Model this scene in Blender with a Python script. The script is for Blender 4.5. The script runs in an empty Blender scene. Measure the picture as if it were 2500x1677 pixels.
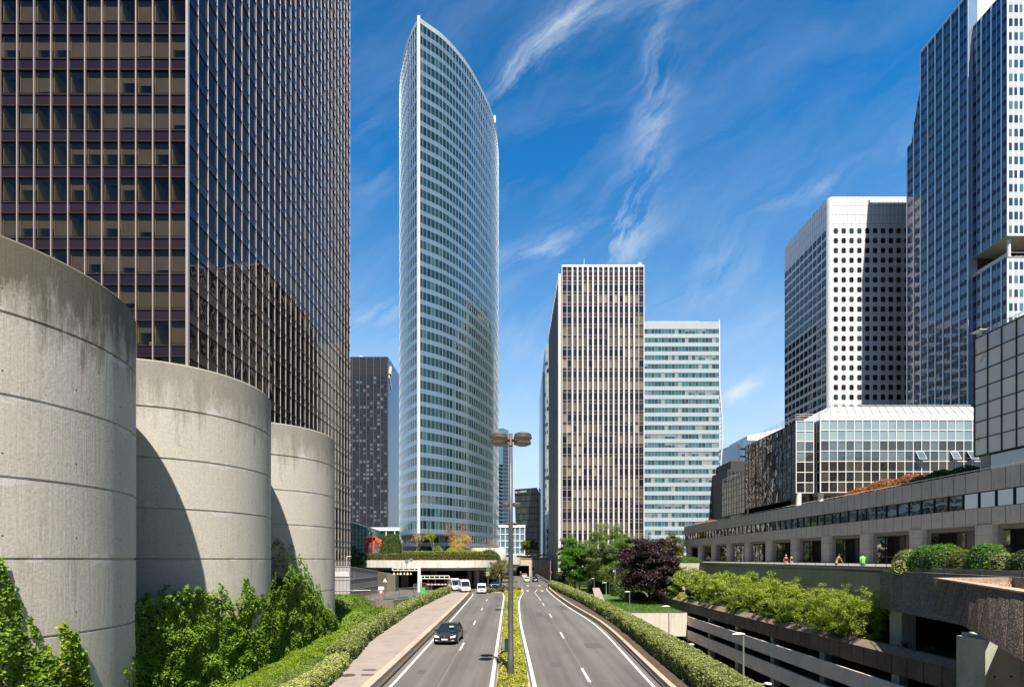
import bpy, math, random
import numpy as np
from mathutils import Vector, Matrix, noise
rad = math.radians
RN = random.Random(11)
NR = np.random.default_rng(5)
S = bpy.context.scene
COL = S.collection
F = 1240.0; EYE = 7.0
def P(u, v, Y): return Vector(((u-1250)/F*Y, Y, EYE-(v-1364)/F*Y))
def XU(u, Y): return (u-1250)/F*Y
def ZV(v, Y): return EYE-(v-1364)/F*Y
def lerp(a, b, t): return a+(b-a)*t
def table(tab, x):
    if x <= tab[0][0]: return tab[0][1]
    for (a, b), (c, d) in zip(tab, tab[1:]):
        if x <= c: return b+(d-b)*(x-a)/(c-a)
    return tab[-1][1]
def nz(x, y=0.0, z=0.0): return noise.noise(Vector((x, y, z)))

# ------------------------------------------------------------------ materials
def newmat(name):
    m = bpy.data.materials.new(name); m.use_nodes = True
    n = m.node_tree; b = n.nodes['Principled BSDF']
    return m, n, b
def N(nt, t, **kw):
    n = nt.nodes.new(t)
    for k, v in kw.items():
        if k.startswith('i_'):
            key = k[2:]
            key = int(key) if key.isdigit() else key.replace('_', ' ')
            n.inputs[key].default_value = v
        else: setattr(n, k, v)
    return n
def L(nt, a, b): nt.links.new(a, b)
def c4(c): return (c[0], c[1], c[2], 1.0)
def ramp(nt, fac, stops, interp='LINEAR'):
    r = N(nt, 'ShaderNodeValToRGB'); e = r.color_ramp; e.interpolation = interp
    while len(e.elements) < len(stops): e.elements.new(0.5)
    for el, (p, c) in zip(e.elements, stops): el.position = p; el.color = c4(c)
    L(nt, fac, r.inputs[0]); return r.outputs[0]
def math_(nt, op, a, b=None):
    m = N(nt, 'ShaderNodeMath', operation=op)
    for i, x in enumerate((a, b)):
        if x is None: continue
        if isinstance(x, (int, float)): m.inputs[i].default_value = x
        else: L(nt, x, m.inputs[i])
    return m.outputs[0]
def coords(nt, scale=(1, 1, 1), kind='Object'):
    t = N(nt, 'ShaderNodeTexCoord'); mp = N(nt, 'ShaderNodeMapping')
    mp.inputs['Scale'].default_value = scale
    L(nt, t.outputs[kind], mp.inputs[0]); return mp.outputs[0]
def noise_(nt, vec, scale, detail=3, rough=.55, dist=0.0):
    n = N(nt, 'ShaderNodeTexNoise', i_Scale=scale, i_Detail=detail, i_Roughness=rough, i_Distortion=dist)
    L(nt, vec, n.inputs['Vector']); return n.outputs['Fac']
def mix_(nt, fac, a, b, mode='MIX'):
    m = N(nt, 'ShaderNodeMix', data_type='RGBA', blend_type=mode)
    for s, x in ((m.inputs[0], fac), (m.inputs[6], a), (m.inputs[7], b)):
        if isinstance(x, (int, float)): s.default_value = x
        elif isinstance(x, tuple): s.default_value = c4(x)
        else: L(nt, x, s)
    return m.outputs[2]
def bump_(nt, b, h, strength=.3, dist=.02):
    bp = N(nt, 'ShaderNodeBump', i_Strength=strength, i_Distance=dist)
    L(nt, h, bp.inputs['Height']); L(nt, bp.outputs[0], b.inputs['Normal'])
def rnd(nt):
    g = N(nt, 'ShaderNodeNewGeometry'); o = N(nt, 'ShaderNodeObjectInfo')
    a = math_(nt, 'ADD', g.outputs['Random Per Island'], o.outputs['Random'])
    return math_(nt, 'FRACT', a)
def shade(c, k): return tuple(x*k for x in c[:3])

def m_plain(name, col, rough=.6, metal=0.0, var=.12, scale=3.0, bump=0.0, bscale=30, spec=.5):
    m, nt, b = newmat(name)
    b.inputs['Roughness'].default_value = rough; b.inputs['Metallic'].default_value = metal
    b.inputs['Specular IOR Level'].default_value = spec
    v = coords(nt)
    f = noise_(nt, v, scale, 4)
    L(nt, ramp(nt, f, [(.3, shade(col, 1-var)), (.7, shade(col, 1+var))]), b.inputs['Base Color'])
    if bump: bump_(nt, b, noise_(nt, v, bscale, 3), bump, .01)
    return m
def m_concrete(name, base, dark, streak=8.0, zs=.25, grain=22, amount=.5, rough=.85, speck=.25, bump=.35, bdist=.02):
    """weathered concrete: vertical rain streaks, blotches, grain"""
    m, nt, b = newmat(name); b.inputs['Roughness'].default_value = rough
    b.inputs['Specular IOR Level'].default_value = .25
    s = noise_(nt, coords(nt, (1, 1, zs)), streak, 5, .65)
    bl = noise_(nt, coords(nt), .35, 5, .6)
    f = math_(nt, 'ADD', math_(nt, 'MULTIPLY', s, .6), math_(nt, 'MULTIPLY', bl, .4))
    c = ramp(nt, f, [(.5-.22*amount-.05, dark), (.52, base), (.75, shade(base, 1.12))])
    g = noise_(nt, coords(nt), grain, 4, .7)
    c2 = mix_(nt, speck, c, ramp(nt, g, [(.35, shade(base, .45)), (.6, shade(base, 1.25))]), 'MIX')
    L(nt, c2, b.inputs['Base Color'])
    bump_(nt, b, g, bump, bdist)
    return m
def m_aggregate(name, cols, scale=28, bump=.8, rough=.9):
    m, nt, b = newmat(name); b.inputs['Roughness'].default_value = rough
    vo = N(nt, 'ShaderNodeTexVoronoi', i_Scale=scale); L(nt, coords(nt), vo.inputs['Vector'])
    sp = N(nt, 'ShaderNodeSeparateColor'); L(nt, vo.outputs['Color'], sp.inputs[0])
    c = ramp(nt, sp.outputs[0], [(.0, cols[0]), (.4, cols[1]), (.8, cols[2]), (1, cols[3])])
    bl = noise_(nt, coords(nt, (1, 1, .4)), .9, 4)
    c = mix_(nt, .8, c, ramp(nt, bl, [(.35, (.62, .62, .62)), (.7, (1.1, 1.1, 1.1))]), 'MULTIPLY')
    L(nt, c, b.inputs['Base Color']); bump_(nt, b, vo.outputs['Distance'], bump, .02)
    return m
def m_glass(name, tints, rough=.03, ior=2.2, wob=.0, wscale=1.2, wdist=.02, metal=0.0, wvec=(1, 1, 1), jit=0.0):
    """opaque coated facade glass: island-random interior tint, mirror-like coat, wavy panes"""
    m, nt, b = newmat(name)
    b.inputs['Roughness'].default_value = rough; b.inputs['IOR'].default_value = ior
    b.inputs['Metallic'].default_value = metal
    r = rnd(nt)
    L(nt, ramp(nt, r, [(i/len(tints), t) for i, t in enumerate(tints)], 'CONSTANT'), b.inputs['Base Color'])
    if wob: bump_(nt, b, noise_(nt, coords(nt, wvec), wscale, 1, .4), wob, wdist)
    return m
def m_leaf(name, cols, trans=.35, nscale=.6, rough=.45, tcol=None):
    m, nt, b = newmat(name); b.inputs['Roughness'].default_value = rough
    b.inputs['Specular IOR Level'].default_value = .35
    g = N(nt, 'ShaderNodeNewGeometry')
    n = noise_(nt, coords(nt), nscale, 3)
    f = math_(nt, 'ADD', math_(nt, 'MULTIPLY', g.outputs['Random Per Island'], .55),
              math_(nt, 'MULTIPLY', n, .45))
    k = len(cols)
    c = ramp(nt, f, [(.2+.6*i/(k-1), cc) for i, cc in enumerate(cols)])
    L(nt, c, b.inputs['Base Color'])
    t = N(nt, 'ShaderNodeBsdfTranslucent')
    L(nt, mix_(nt, 1.0, c, tcol or (1.5, 1.6, .7), 'MULTIPLY'), t.inputs[0])
    mx = N(nt, 'ShaderNodeMixShader'); mx.inputs[0].default_value = trans
    L(nt, b.outputs[0], mx.inputs[1]); L(nt, t.outputs[0], mx.inputs[2])
    L(nt, mx.outputs[0], nt.nodes['Material Output'].inputs[0])
    return m
def m_emit(name, col, s=1.0):
    m, nt, b = newmat(name)
    b.inputs['Base Color'].default_value = c4(col)
    b.inputs['Emission Color'].default_value = c4(col); b.inputs['Emission Strength'].default_value = s
    return m

# ------------------------------------------------------------------ mesh builder
class MB:
    def __init__(s): s.v = []; s.f = []; s.m = []; s.lv = None; s.lm = 0
    def add(s, vs, fs, mi=0):
        o = len(s.v); s.v.extend([tuple(p) for p in vs])
        s.f.extend([tuple(i+o for i in f) for f in fs]); s.m.extend([mi]*len(fs)); return s
    def quad(s, a, b, c, d, mi=0): return s.add((a, b, c, d), ((0, 1, 2, 3),), mi)
    def hexa(s, b4, t4, mi=0):
        return s.add(list(b4)+list(t4), ((3, 2, 1, 0), (4, 5, 6, 7), (0, 1, 5, 4), (1, 2, 6, 5), (2, 3, 7, 6), (3, 0, 4, 7)), mi)
    def box(s, x0, x1, y0, y1, z0, z1, mi=0):
        return s.hexa([(x0, y0, z0), (x1, y0, z0), (x1, y1, z0), (x0, y1, z0)],
                      [(x0, y0, z1), (x1, y0, z1), (x1, y1, z1), (x0, y1, z1)], mi)
    def prism(s, poly, z0, z1, mi=0, caps=True):
        n = len(poly); zt = z1 if callable(z1) else (lambda x, y: z1)
        vs = [(x, y, z0) for x, y in poly]+[(x, y, zt(x, y)) for x, y in poly]
        fs = [(i, (i+1) % n, n+(i+1) % n, n+i) for i in range(n)]
        if caps: fs += [tuple(range(n-1, -1, -1)), tuple(range(n, 2*n))]
        return s.add(vs, fs, mi)
    def tube(s, p0, p1, r0, r1=None, n=8, mi=0, caps=True):
        p0 = Vector(p0); p1 = Vector(p1); r1 = r0 if r1 is None else r1
        d = (p1-p0).normalized(); a = d.orthogonal().normalized(); b = d.cross(a)
        vs = []
        for p, r in ((p0, r0), (p1, r1)):
            for i in range(n):
                t = 2*math.pi*i/n; vs.append(p+a*(r*math.cos(t))+b*(r*math.sin(t)))
        fs = [(i, (i+1) % n, n+(i+1) % n, n+i) for i in range(n)]
        if caps: fs += [tuple(range(n-1, -1, -1)), tuple(range(n, 2*n))]
        return s.add(vs, fs, mi)
    def path(s, pts, r, n=6, mi=0):
        for a, b in zip(pts, pts[1:]): s.tube(a, b, r, r, n, mi)
        return s
    def lathe(s, prof, c, n=24, mi=0, axis='z', a0=0.0, a1=2*math.pi):
        """prof: (radius, height) list"""
        full = abs(a1-a0-2*math.pi) < 1e-6; k = n if full else n+1
        vs = []
        for r, h in prof:
            for i in range(k):
                t = a0+(a1-a0)*i/n
                if axis == 'z': vs.append((c[0]+r*math.cos(t), c[1]+r*math.sin(t), c[2]+h))
                elif axis == 'x': vs.append((c[0]+h, c[1]+r*math.cos(t), c[2]+r*math.sin(t)))
                else: vs.append((c[0]+r*math.cos(t), c[1]+h, c[2]+r*math.sin(t)))
        fs = []
        for j in range(len(prof)-1):
            for i in range(n):
                i2 = (i+1) % k
                fs.append((j*k+i, j*k+i2, (j+1)*k+i2, (j+1)*k+i))
        return s.add(vs, fs, mi)
    def ribbon(s, pts, z0, z1, w, mi=0, closed=False):
        """wall of thickness w along plan polyline (left side offset)"""
        n = len(pts); off = []
        for i in range(n):
            a = Vector(pts[max(i-1, 0)][:2]); b = Vector(pts[min(i+1, n-1)][:2])
            d = (b-a).normalized(); nn = Vector((-d.y, d.x)); off.append((pts[i][0]+nn.x*w, pts[i][1]+nn.y*w))
        for i in range(n-1):
            z0a = z0[i] if isinstance(z0, (list, tuple)) else z0; z0b = z0[i+1] if isinstance(z0, (list, tuple)) else z0
            z1a = z1[i] if isinstance(z1, (list, tuple)) else z1; z1b = z1[i+1] if isinstance(z1, (list, tuple)) else z1
            p, q = pts[i], pts[i+1]; r_, t_ = off[i+1], off[i]
            vs = [(p[0], p[1], z0a), (q[0], q[1], z0b), (r_[0], r_[1], z0b), (t_[0], t_[1], z0a),
                  (p[0], p[1], z1a), (q[0], q[1], z1b), (r_[0], r_[1], z1b), (t_[0], t_[1], z1a)]
            fs = [(0, 1, 5, 4), (2, 3, 7, 6), (4, 5, 6, 7), (3, 2, 1, 0)]
            if i == 0: fs.append((3, 0, 4, 7))
            if i == n-2: fs.append((1, 2, 6, 5))
            s.add(vs, fs, mi)
        return s
    def leaves(s, c, size, up=.3, mi=0, asp=.55, nrm=None):
        """one folded diamond per centre; size scalar or array"""
        c = np.asarray(c, dtype=float); n = len(c)
        if n == 0: return s
        size = np.broadcast_to(np.asarray(size, dtype=float), (n,))*NR.uniform(.7, 1.3, n)
        nn = NR.normal(size=(n, 3)); nn[:, 2] += up*2
        if nrm is not None: nn = nn*.6+np.asarray(nrm)*1.1
        nn /= np.linalg.norm(nn, axis=1)[:, None]+1e-9
        t = np.cross(nn, NR.normal(size=(n, 3))); t /= np.linalg.norm(t, axis=1)[:, None]+1e-9
        b = np.cross(nn, t); h = (size*.5)[:, None]
        q = np.stack([c-t*h, c+b*h*asp+nn*h*.18, c+t*h, c-b*h*asp+nn*h*.18], axis=1).reshape(-1, 3)
        s.lv = q if s.lv is None else np.vstack([s.lv, q]); s.lm = mi; return s
    def build(s, name, mats, parent=None, smooth=False, local=False, loc=None):
        me = bpy.data.meshes.new(name)
        v = np.array(s.v, dtype=float).reshape(-1, 3)
        nb = len(s.v)
        if s.lv is not None: v = np.vstack([v, s.lv])
        off = np.zeros(3)
        if not local:
            if parent is not None:
                r = parent
                while r is not None: off += np.array(r.location); r = r.parent
            elif loc is not None: off = np.array(loc, dtype=float)
            elif len(v):
                off = np.array([(v[:, 0].min()+v[:, 0].max())/2, (v[:, 1].min()+v[:, 1].max())/2, v[:, 2].min()])
        v = v-off
        nl = 0 if s.lv is None else len(s.lv)//4
        loops = [i for f in s.f for i in f]; tot = [len(f) for f in s.f]
        li = np.concatenate([np.array(loops, dtype=np.int32), np.arange(nb, nb+4*nl, dtype=np.int32)])
        lt = np.concatenate([np.array(tot, dtype=np.int32), np.full(nl, 4, dtype=np.int32)])
        ls = np.concatenate([[0], np.cumsum(lt)[:-1]]).astype(np.int32) if len(lt) else lt
        me.vertices.add(len(v)); me.vertices.foreach_set('co', v.astype(np.float32).ravel())
        me.loops.add(len(li)); me.loops.foreach_set('vertex_index', li)
        me.polygons.add(len(lt)); me.polygons.foreach_set('loop_start', ls); me.polygons.foreach_set('loop_total', lt)
        mi = np.concatenate([np.array(s.m, dtype=np.int32), np.full(nl, s.lm, dtype=np.int32)])
        if not isinstance(mats, (list, tuple)): mats = [mats]
        for m in mats: me.materials.append(m)
        me.polygons.foreach_set('material_index', mi)
        me.polygons.foreach_set('use_smooth', np.full(len(lt), bool(smooth)))
        me.update(calc_edges=True); me.validate()
        o = bpy.data.objects.new(name, me); COL.objects.link(o)
        if parent is not None: o.parent = parent
        elif not local: o.location = off
        return o
def sharp(o, ang=35):
    try: o.data.set_sharp_from_angle(angle=rad(ang))
    except Exception: pass
    return o
def tag(o, label=None, cat=None, group=None, kind=None):
    if label: o['label'] = label
    if cat: o['category'] = cat
    if group: o['group'] = group
    if kind: o['kind'] = kind
    return o
def thing(name, label, cat, loc=(0, 0, 0), rz=0.0, group=None):
    o = bpy.data.objects.new(name, None); COL.objects.link(o); o.empty_display_size = .5
    o.location = loc; o.rotation_euler = (0, 0, rz); return tag(o, label, cat, group)
KIDS = {}
def copy_tree(o, parent=None):
    c = o.copy(); COL.objects.link(c)
    if parent is not None: c.parent = parent
    for ch in [x for x in bpy.data.objects if x.parent == o]: copy_tree(ch, c)
    return c
def dup(root, loc, rz, label, group=None):
    c = copy_tree(root); c.location = loc; c.rotation_euler = (0, 0, rz); c['label'] = label
    if group: c['group'] = group
    return c
def bezel(o, w=.02, seg=2):
    md = o.modifiers.new('bevel', 'BEVEL'); md.width = w; md.segments = seg; md.limit_method = 'ANGLE'; return o

class Fac:
    """a flat facade: a = metres to the right seen from outside, z absolute, d = metres proud"""
    def __init__(s, O, end):
        s.O = Vector((O[0], O[1], 0)); e = Vector((end[0], end[1], 0)); s.len = (e-s.O).length
        s.r = (e-s.O).normalized(); s.n = s.r.cross(Vector((0, 0, 1)))
    def pt(s, a, z, d=0): q = s.O+s.r*a+s.n*d; return (q.x, q.y, z)
    def box(s, mb, a0, a1, z0, z1, d0, d1, mi=0):
        return mb.hexa([s.pt(a0, z0, d1), s.pt(a1, z0, d1), s.pt(a1, z0, d0), s.pt(a0, z0, d0)],
                       [s.pt(a0, z1, d1), s.pt(a1, z1, d1), s.pt(a1, z1, d0), s.pt(a0, z1, d0)], mi)
    def quad(s, a0, a1, z0, z1, d=0): return [s.pt(a0, z0, d), s.pt(a1, z0, d), s.pt(a1, z1, d), s.pt(a0, z1, d)]
def screen_area(q):
    pts = []
    for p in q:
        if p[1] < .5: return 0
        pts.append((1250+p[0]/p[1]*F, 1364+(EYE-p[2])/p[1]*F))
    cx = sum(a for a, b in pts)/len(pts); cy = sum(b for a, b in pts)/len(pts)
    if not (0 <= cx <= 2500 and 0 <= cy <= 1677): return 0
    return abs(sum(pts[i][0]*pts[(i+1) % len(pts)][1]-pts[(i+1) % len(pts)][0]*pts[i][1] for i in range(len(pts))))/2
def emit(parent, wins, mats, name='window', limit=100, vis=None):
    """wins: (quad, material index). The largest in the picture become parts of their own, the rest one part"""
    order = sorted(range(len(wins)), key=lambda i: -(screen_area(wins[i][0]) if (vis is None or vis(wins[i][0])) else 0))
    big = set(order[:limit]); rest = MB()
    for i, (q, mi) in enumerate(wins):
        if i in big and len(wins) > 0: MB().quad(*q, mi=0).build(name, mats[mi], parent)
        else: rest.quad(*q, mi=mi)
    if rest.f: tag(rest.build(name, mats, parent), kind='stuff')
# ------------------------------------------------------------------ camera, light, sky
cam = bpy.data.cameras.new('camera'); cam_o = bpy.data.objects.new('camera', cam); COL.objects.link(cam_o)
cam_o.location = (0, 0, EYE); cam_o.rotation_euler = (rad(90), 0, 0)
cam.sensor_fit = 'HORIZONTAL'; cam.sensor_width = 36; cam.lens = F/2500*36
cam.shift_y = (1364-838.5)/2500; cam.clip_end = 20000; cam.clip_start = .1
S.camera = cam_o
EL = 59.5; AZ = 8.0     # light travels towards +Y and AZ degrees to -X
sun = bpy.data.lights.new('sun', 'SUN'); sun.energy = 5.0; sun.angle = rad(.53); sun.color = (1, .905, .77)
sun_o = bpy.data.objects.new('sun', sun); COL.objects.link(sun_o)
d = Vector((-math.sin(rad(AZ))*math.cos(rad(EL)), math.cos(rad(AZ))*math.cos(rad(EL)), -math.sin(rad(EL))))
sun_o.rotation_euler = d.to_track_quat('-Z', 'Y').to_euler(); sun_o.location = (0, -50, 200)
w = bpy.data.worlds.new('World'); S.world = w; w.use_nodes = True
nt = w.node_tree; bg = nt.nodes['Background']
sky = N(nt, 'ShaderNodeTexSky', sky_type='NISHITA', sun_disc=False, sun_elevation=rad(EL), sun_rotation=rad(180-AZ),
        altitude=300, air_density=1.0, dust_density=.6, ozone_density=3.0)
tc = N(nt, 'ShaderNodeTexCoord'); sx = N(nt, 'ShaderNodeSeparateXYZ'); L(nt, tc.outputs['Generated'], sx.inputs[0])
# polarised deep blue overhead, pale haze towards the horizon
tint = mix_(nt, 1.0, sky.outputs[0], (.24, .93, 1.14), 'MULTIPLY')
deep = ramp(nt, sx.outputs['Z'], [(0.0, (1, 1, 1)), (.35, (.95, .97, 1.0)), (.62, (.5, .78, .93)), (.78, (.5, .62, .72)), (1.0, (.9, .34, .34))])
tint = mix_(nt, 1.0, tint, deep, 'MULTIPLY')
hz = ramp(nt, sx.outputs['Z'], [(0.0, (.95, .95, .95)), (.10, (.92, .92, .92)), (.19, (.72, .72, .72)), (.30, (.45, .45, .45)), (.44, (.13, .13, .13)), (.6, (0, 0, 0))])
tint = mix_(nt, hz, tint, (3.7, 4.2, 4.7))
tint = mix_(nt, 1.0, tint, ramp(nt, math_(nt, 'ADD', math_(nt, 'MULTIPLY', sx.outputs['Y'], .5), .5), [(.2, (.38, .36, .36)), (.52, (.6, .6, .6)), (.62, (1, 1, 1))]), 'MULTIPLY')  # dims the unseen sky behind the camera to cut ambient light
# cirrus: noise stretched along streak directions, in direction space (x/y, z/y)
yy = math_(nt, 'MAXIMUM', math_(nt, 'ABSOLUTE', sx.outputs['Y']), .08)
px = math_(nt, 'DIVIDE', sx.outputs['X'], yy); pz = math_(nt, 'DIVIDE', sx.outputs['Z'], yy)
cb = N(nt, 'ShaderNodeCombineXYZ'); L(nt, px, cb.inputs[0]); L(nt, pz, cb.inputs[1])
warp = N(nt, 'ShaderNodeTexNoise', i_Scale=3.2, i_Detail=5, i_Roughness=.6); L(nt, cb.outputs[0], warp.inputs['Vector'])
wv = N(nt, 'ShaderNodeVectorMath', operation='MULTIPLY_ADD'); L(nt, warp.outputs['Color'], wv.inputs[0])
wv.inputs[1].default_value = (.13, .13, 0); L(nt, cb.outputs[0], wv.inputs[2])
def dirp(u, v): return ((u-1250)/F+.065, (1364-v)/F+.065)
def streak(u0, v0, u1, v1, wid, amt):
    a = dirp(u0, v0); b = dirp(u1, v1); cx, cy = (a[0]+b[0])/2, (a[1]+b[1])/2
    ln = math.hypot(b[0]-a[0], b[1]-a[1])/2; an = math.atan2(b[1]-a[1], b[0]-a[0])
    mp = N(nt, 'ShaderNodeMapping', vector_type='TEXTURE'); L(nt, wv.outputs[0], mp.inputs[0])
    mp.inputs['Location'].default_value = (cx, cy, 0); mp.inputs['Rotation'].default_value = (0, 0, an)
    mp.inputs['Scale'].default_value = (ln, wid/F, 1)
    ln_ = N(nt, 'ShaderNodeVectorMath', operation='LENGTH'); L(nt, mp.outputs[0], ln_.inputs[0])
    g = math_(nt, 'EXPONENT', math_(nt, 'MULTIPLY', math_(nt, 'POWER', ln_.outputs['Value'], 2.0), -1.1))
    return math_(nt, 'MULTIPLY', g, amt)
def fib(an, sc, st):
    mp = N(nt, 'ShaderNodeMapping', vector_type='TEXTURE'); L(nt, wv.outputs[0], mp.inputs[0])
    mp.inputs['Rotation'].default_value = (0, 0, an); mp.inputs['Scale'].default_value = (st, 1, 1)
    n = N(nt, 'ShaderNodeTexNoise', i_Scale=sc, i_Detail=8, i_Roughness=.62, i_Distortion=.35); L(nt, mp.outputs[0], n.inputs['Vector'])
    return n.outputs['Fac']
def sumf(l):
    r = l[0]
    for x in l[1:]: r = math_(nt, 'ADD', r, x)
    return r
mA = sumf([streak(1150, 240, 1520, -40, 38, 1.5), streak(1180, 700, 1500, 500, 40, .8), streak(850, 360, 980, 250, 40, .45),
           streak(1500, 400, 1640, 230, 26, 1.3), streak(1735, 1005, 1850, 925, 18, 3.0), streak(1800, 520, 2230, 350, 22, .9), streak(1180, 660, 1420, 590, 24, .8),
           streak(1280, 930, 1400, 780, 55, .6), streak(850, 800, 980, 740, 30, 1.2), streak(1430, 110, 1760, -90, 60, .5), streak(880, 480, 970, 420, 40, .4), streak(1500, 820, 1900, 600, 60, .4), streak(1600, 1000, 1800, 900, 60, .35)])
mB = sumf([streak(1450, 680, 1590, 400, 60, 1.4), streak(1560, 400, 1630, 40, 55, .9), streak(1400, 640, 1620, 520, 46, .8),
           streak(1640, 760, 1850, 540, 90, .45), streak(1210, 860, 1330, 760, 50, .5)])
nA = ramp(nt, fib(rad(36), 11.0, 5.0), [(.46, (0, 0, 0)), (.80, (1, 1, 1))]); nB = ramp(nt, fib(rad(52), 14.0, 3.6), [(.44, (0, 0, 0)), (.80, (1, 1, 1))])
cl = math_(nt, 'ADD', math_(nt, 'MULTIPLY', mA, nA), math_(nt, 'MULTIPLY', mB, nB))
veil = math_(nt, 'MULTIPLY', ramp(nt, fib(rad(35), 6.0, 4.0), [(.45, (0, 0, 0)), (.8, (.5, .5, .5))]),
             ramp(nt, pz, [(0, (1, 1, 1)), (.35, (.55, .55, .55)), (.8, (.3, .3, .3)), (1, (.25, .25, .25))]))
cl = math_(nt, 'MINIMUM', math_(nt, 'ADD', math_(nt, 'MULTIPLY', cl, .74), veil), .7)
cl = math_(nt, 'MULTIPLY', cl, ramp(nt, sx.outputs['Z'], [(0, (0, 0, 0)), (.03, (1, 1, 1))]))
CLOUD = (4.1, 4.6, 5.0)
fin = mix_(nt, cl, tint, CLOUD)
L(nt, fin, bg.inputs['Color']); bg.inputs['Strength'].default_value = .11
S.view_settings.view_transform = 'Standard'; S.view_settings.look = 'None'; S.view_settings.exposure = .9; S.view_settings.gamma = 1
S.cycles.max_bounces = 8; S.cycles.diffuse_bounces = 3; S.cycles.glossy_bounces = 4; S.cycles.transmission_bounces = 4
S.cycles.transparent_max_bounces = 8; S.cycles.caustics_reflective = False; S.cycles.caustics_refractive = False
S.cycles.sample_clamp_indirect = 6
# ------------------------------------------------------------------ materials shared
M = {}
M['bronze'] = m_plain('bronze_metal', (.56, .485, .47), .38, .35, .06)
M['bronze_pale'] = m_plain('pale_bronze_metal', (.80, .72, .72), .35, .2, .06)
M['bronze_dark'] = m_plain('dark_bronze_metal', (.07, .045, .045), .35, .3, .15)
M['span_brown'] = m_glass('brown_spandrel_glass', [(.020, .012, .017), (.024, .014, .019), (.018, .011, .016), (.022, .013, .018)], .08, 1.5)
M['dark_glass'] = m_glass('dark_brown_glass', [(.006, .006, .011), (.010, .010, .014), (.020, .019, .024), (.006, .007, .013), (.009, .009, .012)], .02, 1.3, .35, .55, .05)
M['blind'] = m_plain('beige_blind', (.20, .193, .18), .9, 0, .12, 1.2)
M['partition'] = m_plain('cream_partition', (.62, .56, .42), .8, 0, .05)
M['interior'] = m_plain('dark_interior', (.05, .045, .04), .9, 0, .2)
M['paper'] = m_plain('office_clutter', (.6, .55, .42), .8, 0, .2, 6)
M['white_paint'] = m_plain('white_paint', (.8, .8, .78), .45, 0, .03)
M['steel'] = m_plain('galvanised_steel', (.42, .44, .46), .4, .6, .08)
M['black_metal'] = m_plain('black_metal', (.03, .03, .033), .45, .2, .1)
M['black'] = m_plain('black_void', (.012, .012, .012), .9, 0, .1)
# real see-through office glass for the near facade
m, nt, b = newmat('office_window_glass')
tr = N(nt, 'ShaderNodeBsdfTransparent'); tr.inputs[0].default_value = (.52, .475, .405, 1)
gl = N(nt, 'ShaderNodeBsdfGlossy'); gl.inputs['Roughness'].default_value = .03; gl.inputs['Color'].default_value = (.9, .88, .9, 1)
fr = N(nt, 'ShaderNodeLayerWeight', i_Blend=.5); mx = N(nt, 'ShaderNodeMixShader')
L(nt, math_(nt, 'ADD', math_(nt, 'MULTIPLY', math_(nt, 'POWER', fr.outputs['Facing'], 4.0), .8), .05), mx.inputs[0]); L(nt, tr.outputs[0], mx.inputs[1]); L(nt, gl.outputs[0], mx.inputs[2])
L(nt, mx.outputs[0], nt.nodes['Material Output'].inputs[0])
bp = N(nt, 'ShaderNodeBump', i_Strength=.25, i_Distance=.03); L(nt, noise_(nt, coords(nt), .5, 1), bp.inputs['Height']); L(nt, bp.outputs[0], gl.inputs['Normal'])
M['office_glass'] = m

# ------------------------------------------------------------------ big brown tower on the left
TX, TY, BAY = -30.66, 48.0, 1.6
FH = 3.383; Z0 = 57.57; NF = 35
t = thing('office_tower', 'huge dark brown glass tower with thin bronze mullions behind the concrete cylinders', 'tower', (TX-15, TY+24, 0))
zl = [Z0+FH*k for k in range(-17, 18)]           # spandrel tops
TOPZ = zl[-1]+1.2; BOTZ = 0.0
fr_ = Fac((TX-28*BAY, TY), (TX, TY)); sd = Fac((TX, TY), (TX, TY+30*BAY))
mb = MB()
mb.box(TX-28*BAY+.2, TX-.35, TY+5.2, TY+30*BAY-.2, 0, TOPZ-.3, 0)     # core behind the front offices
mb.box(TX-28*BAY+.2, TX-.35, TY+.3, TY+5.2, zl[18]+.1, TOPZ-.3, 0)
mb.box(TX-28*BAY+.2, TX-.35, TY+.3, TY+5.2, 0, zl[7]-1.1, 0)
mb.build('core', M['interior'], t)
NB = 28
wf, ws = [], []
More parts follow.
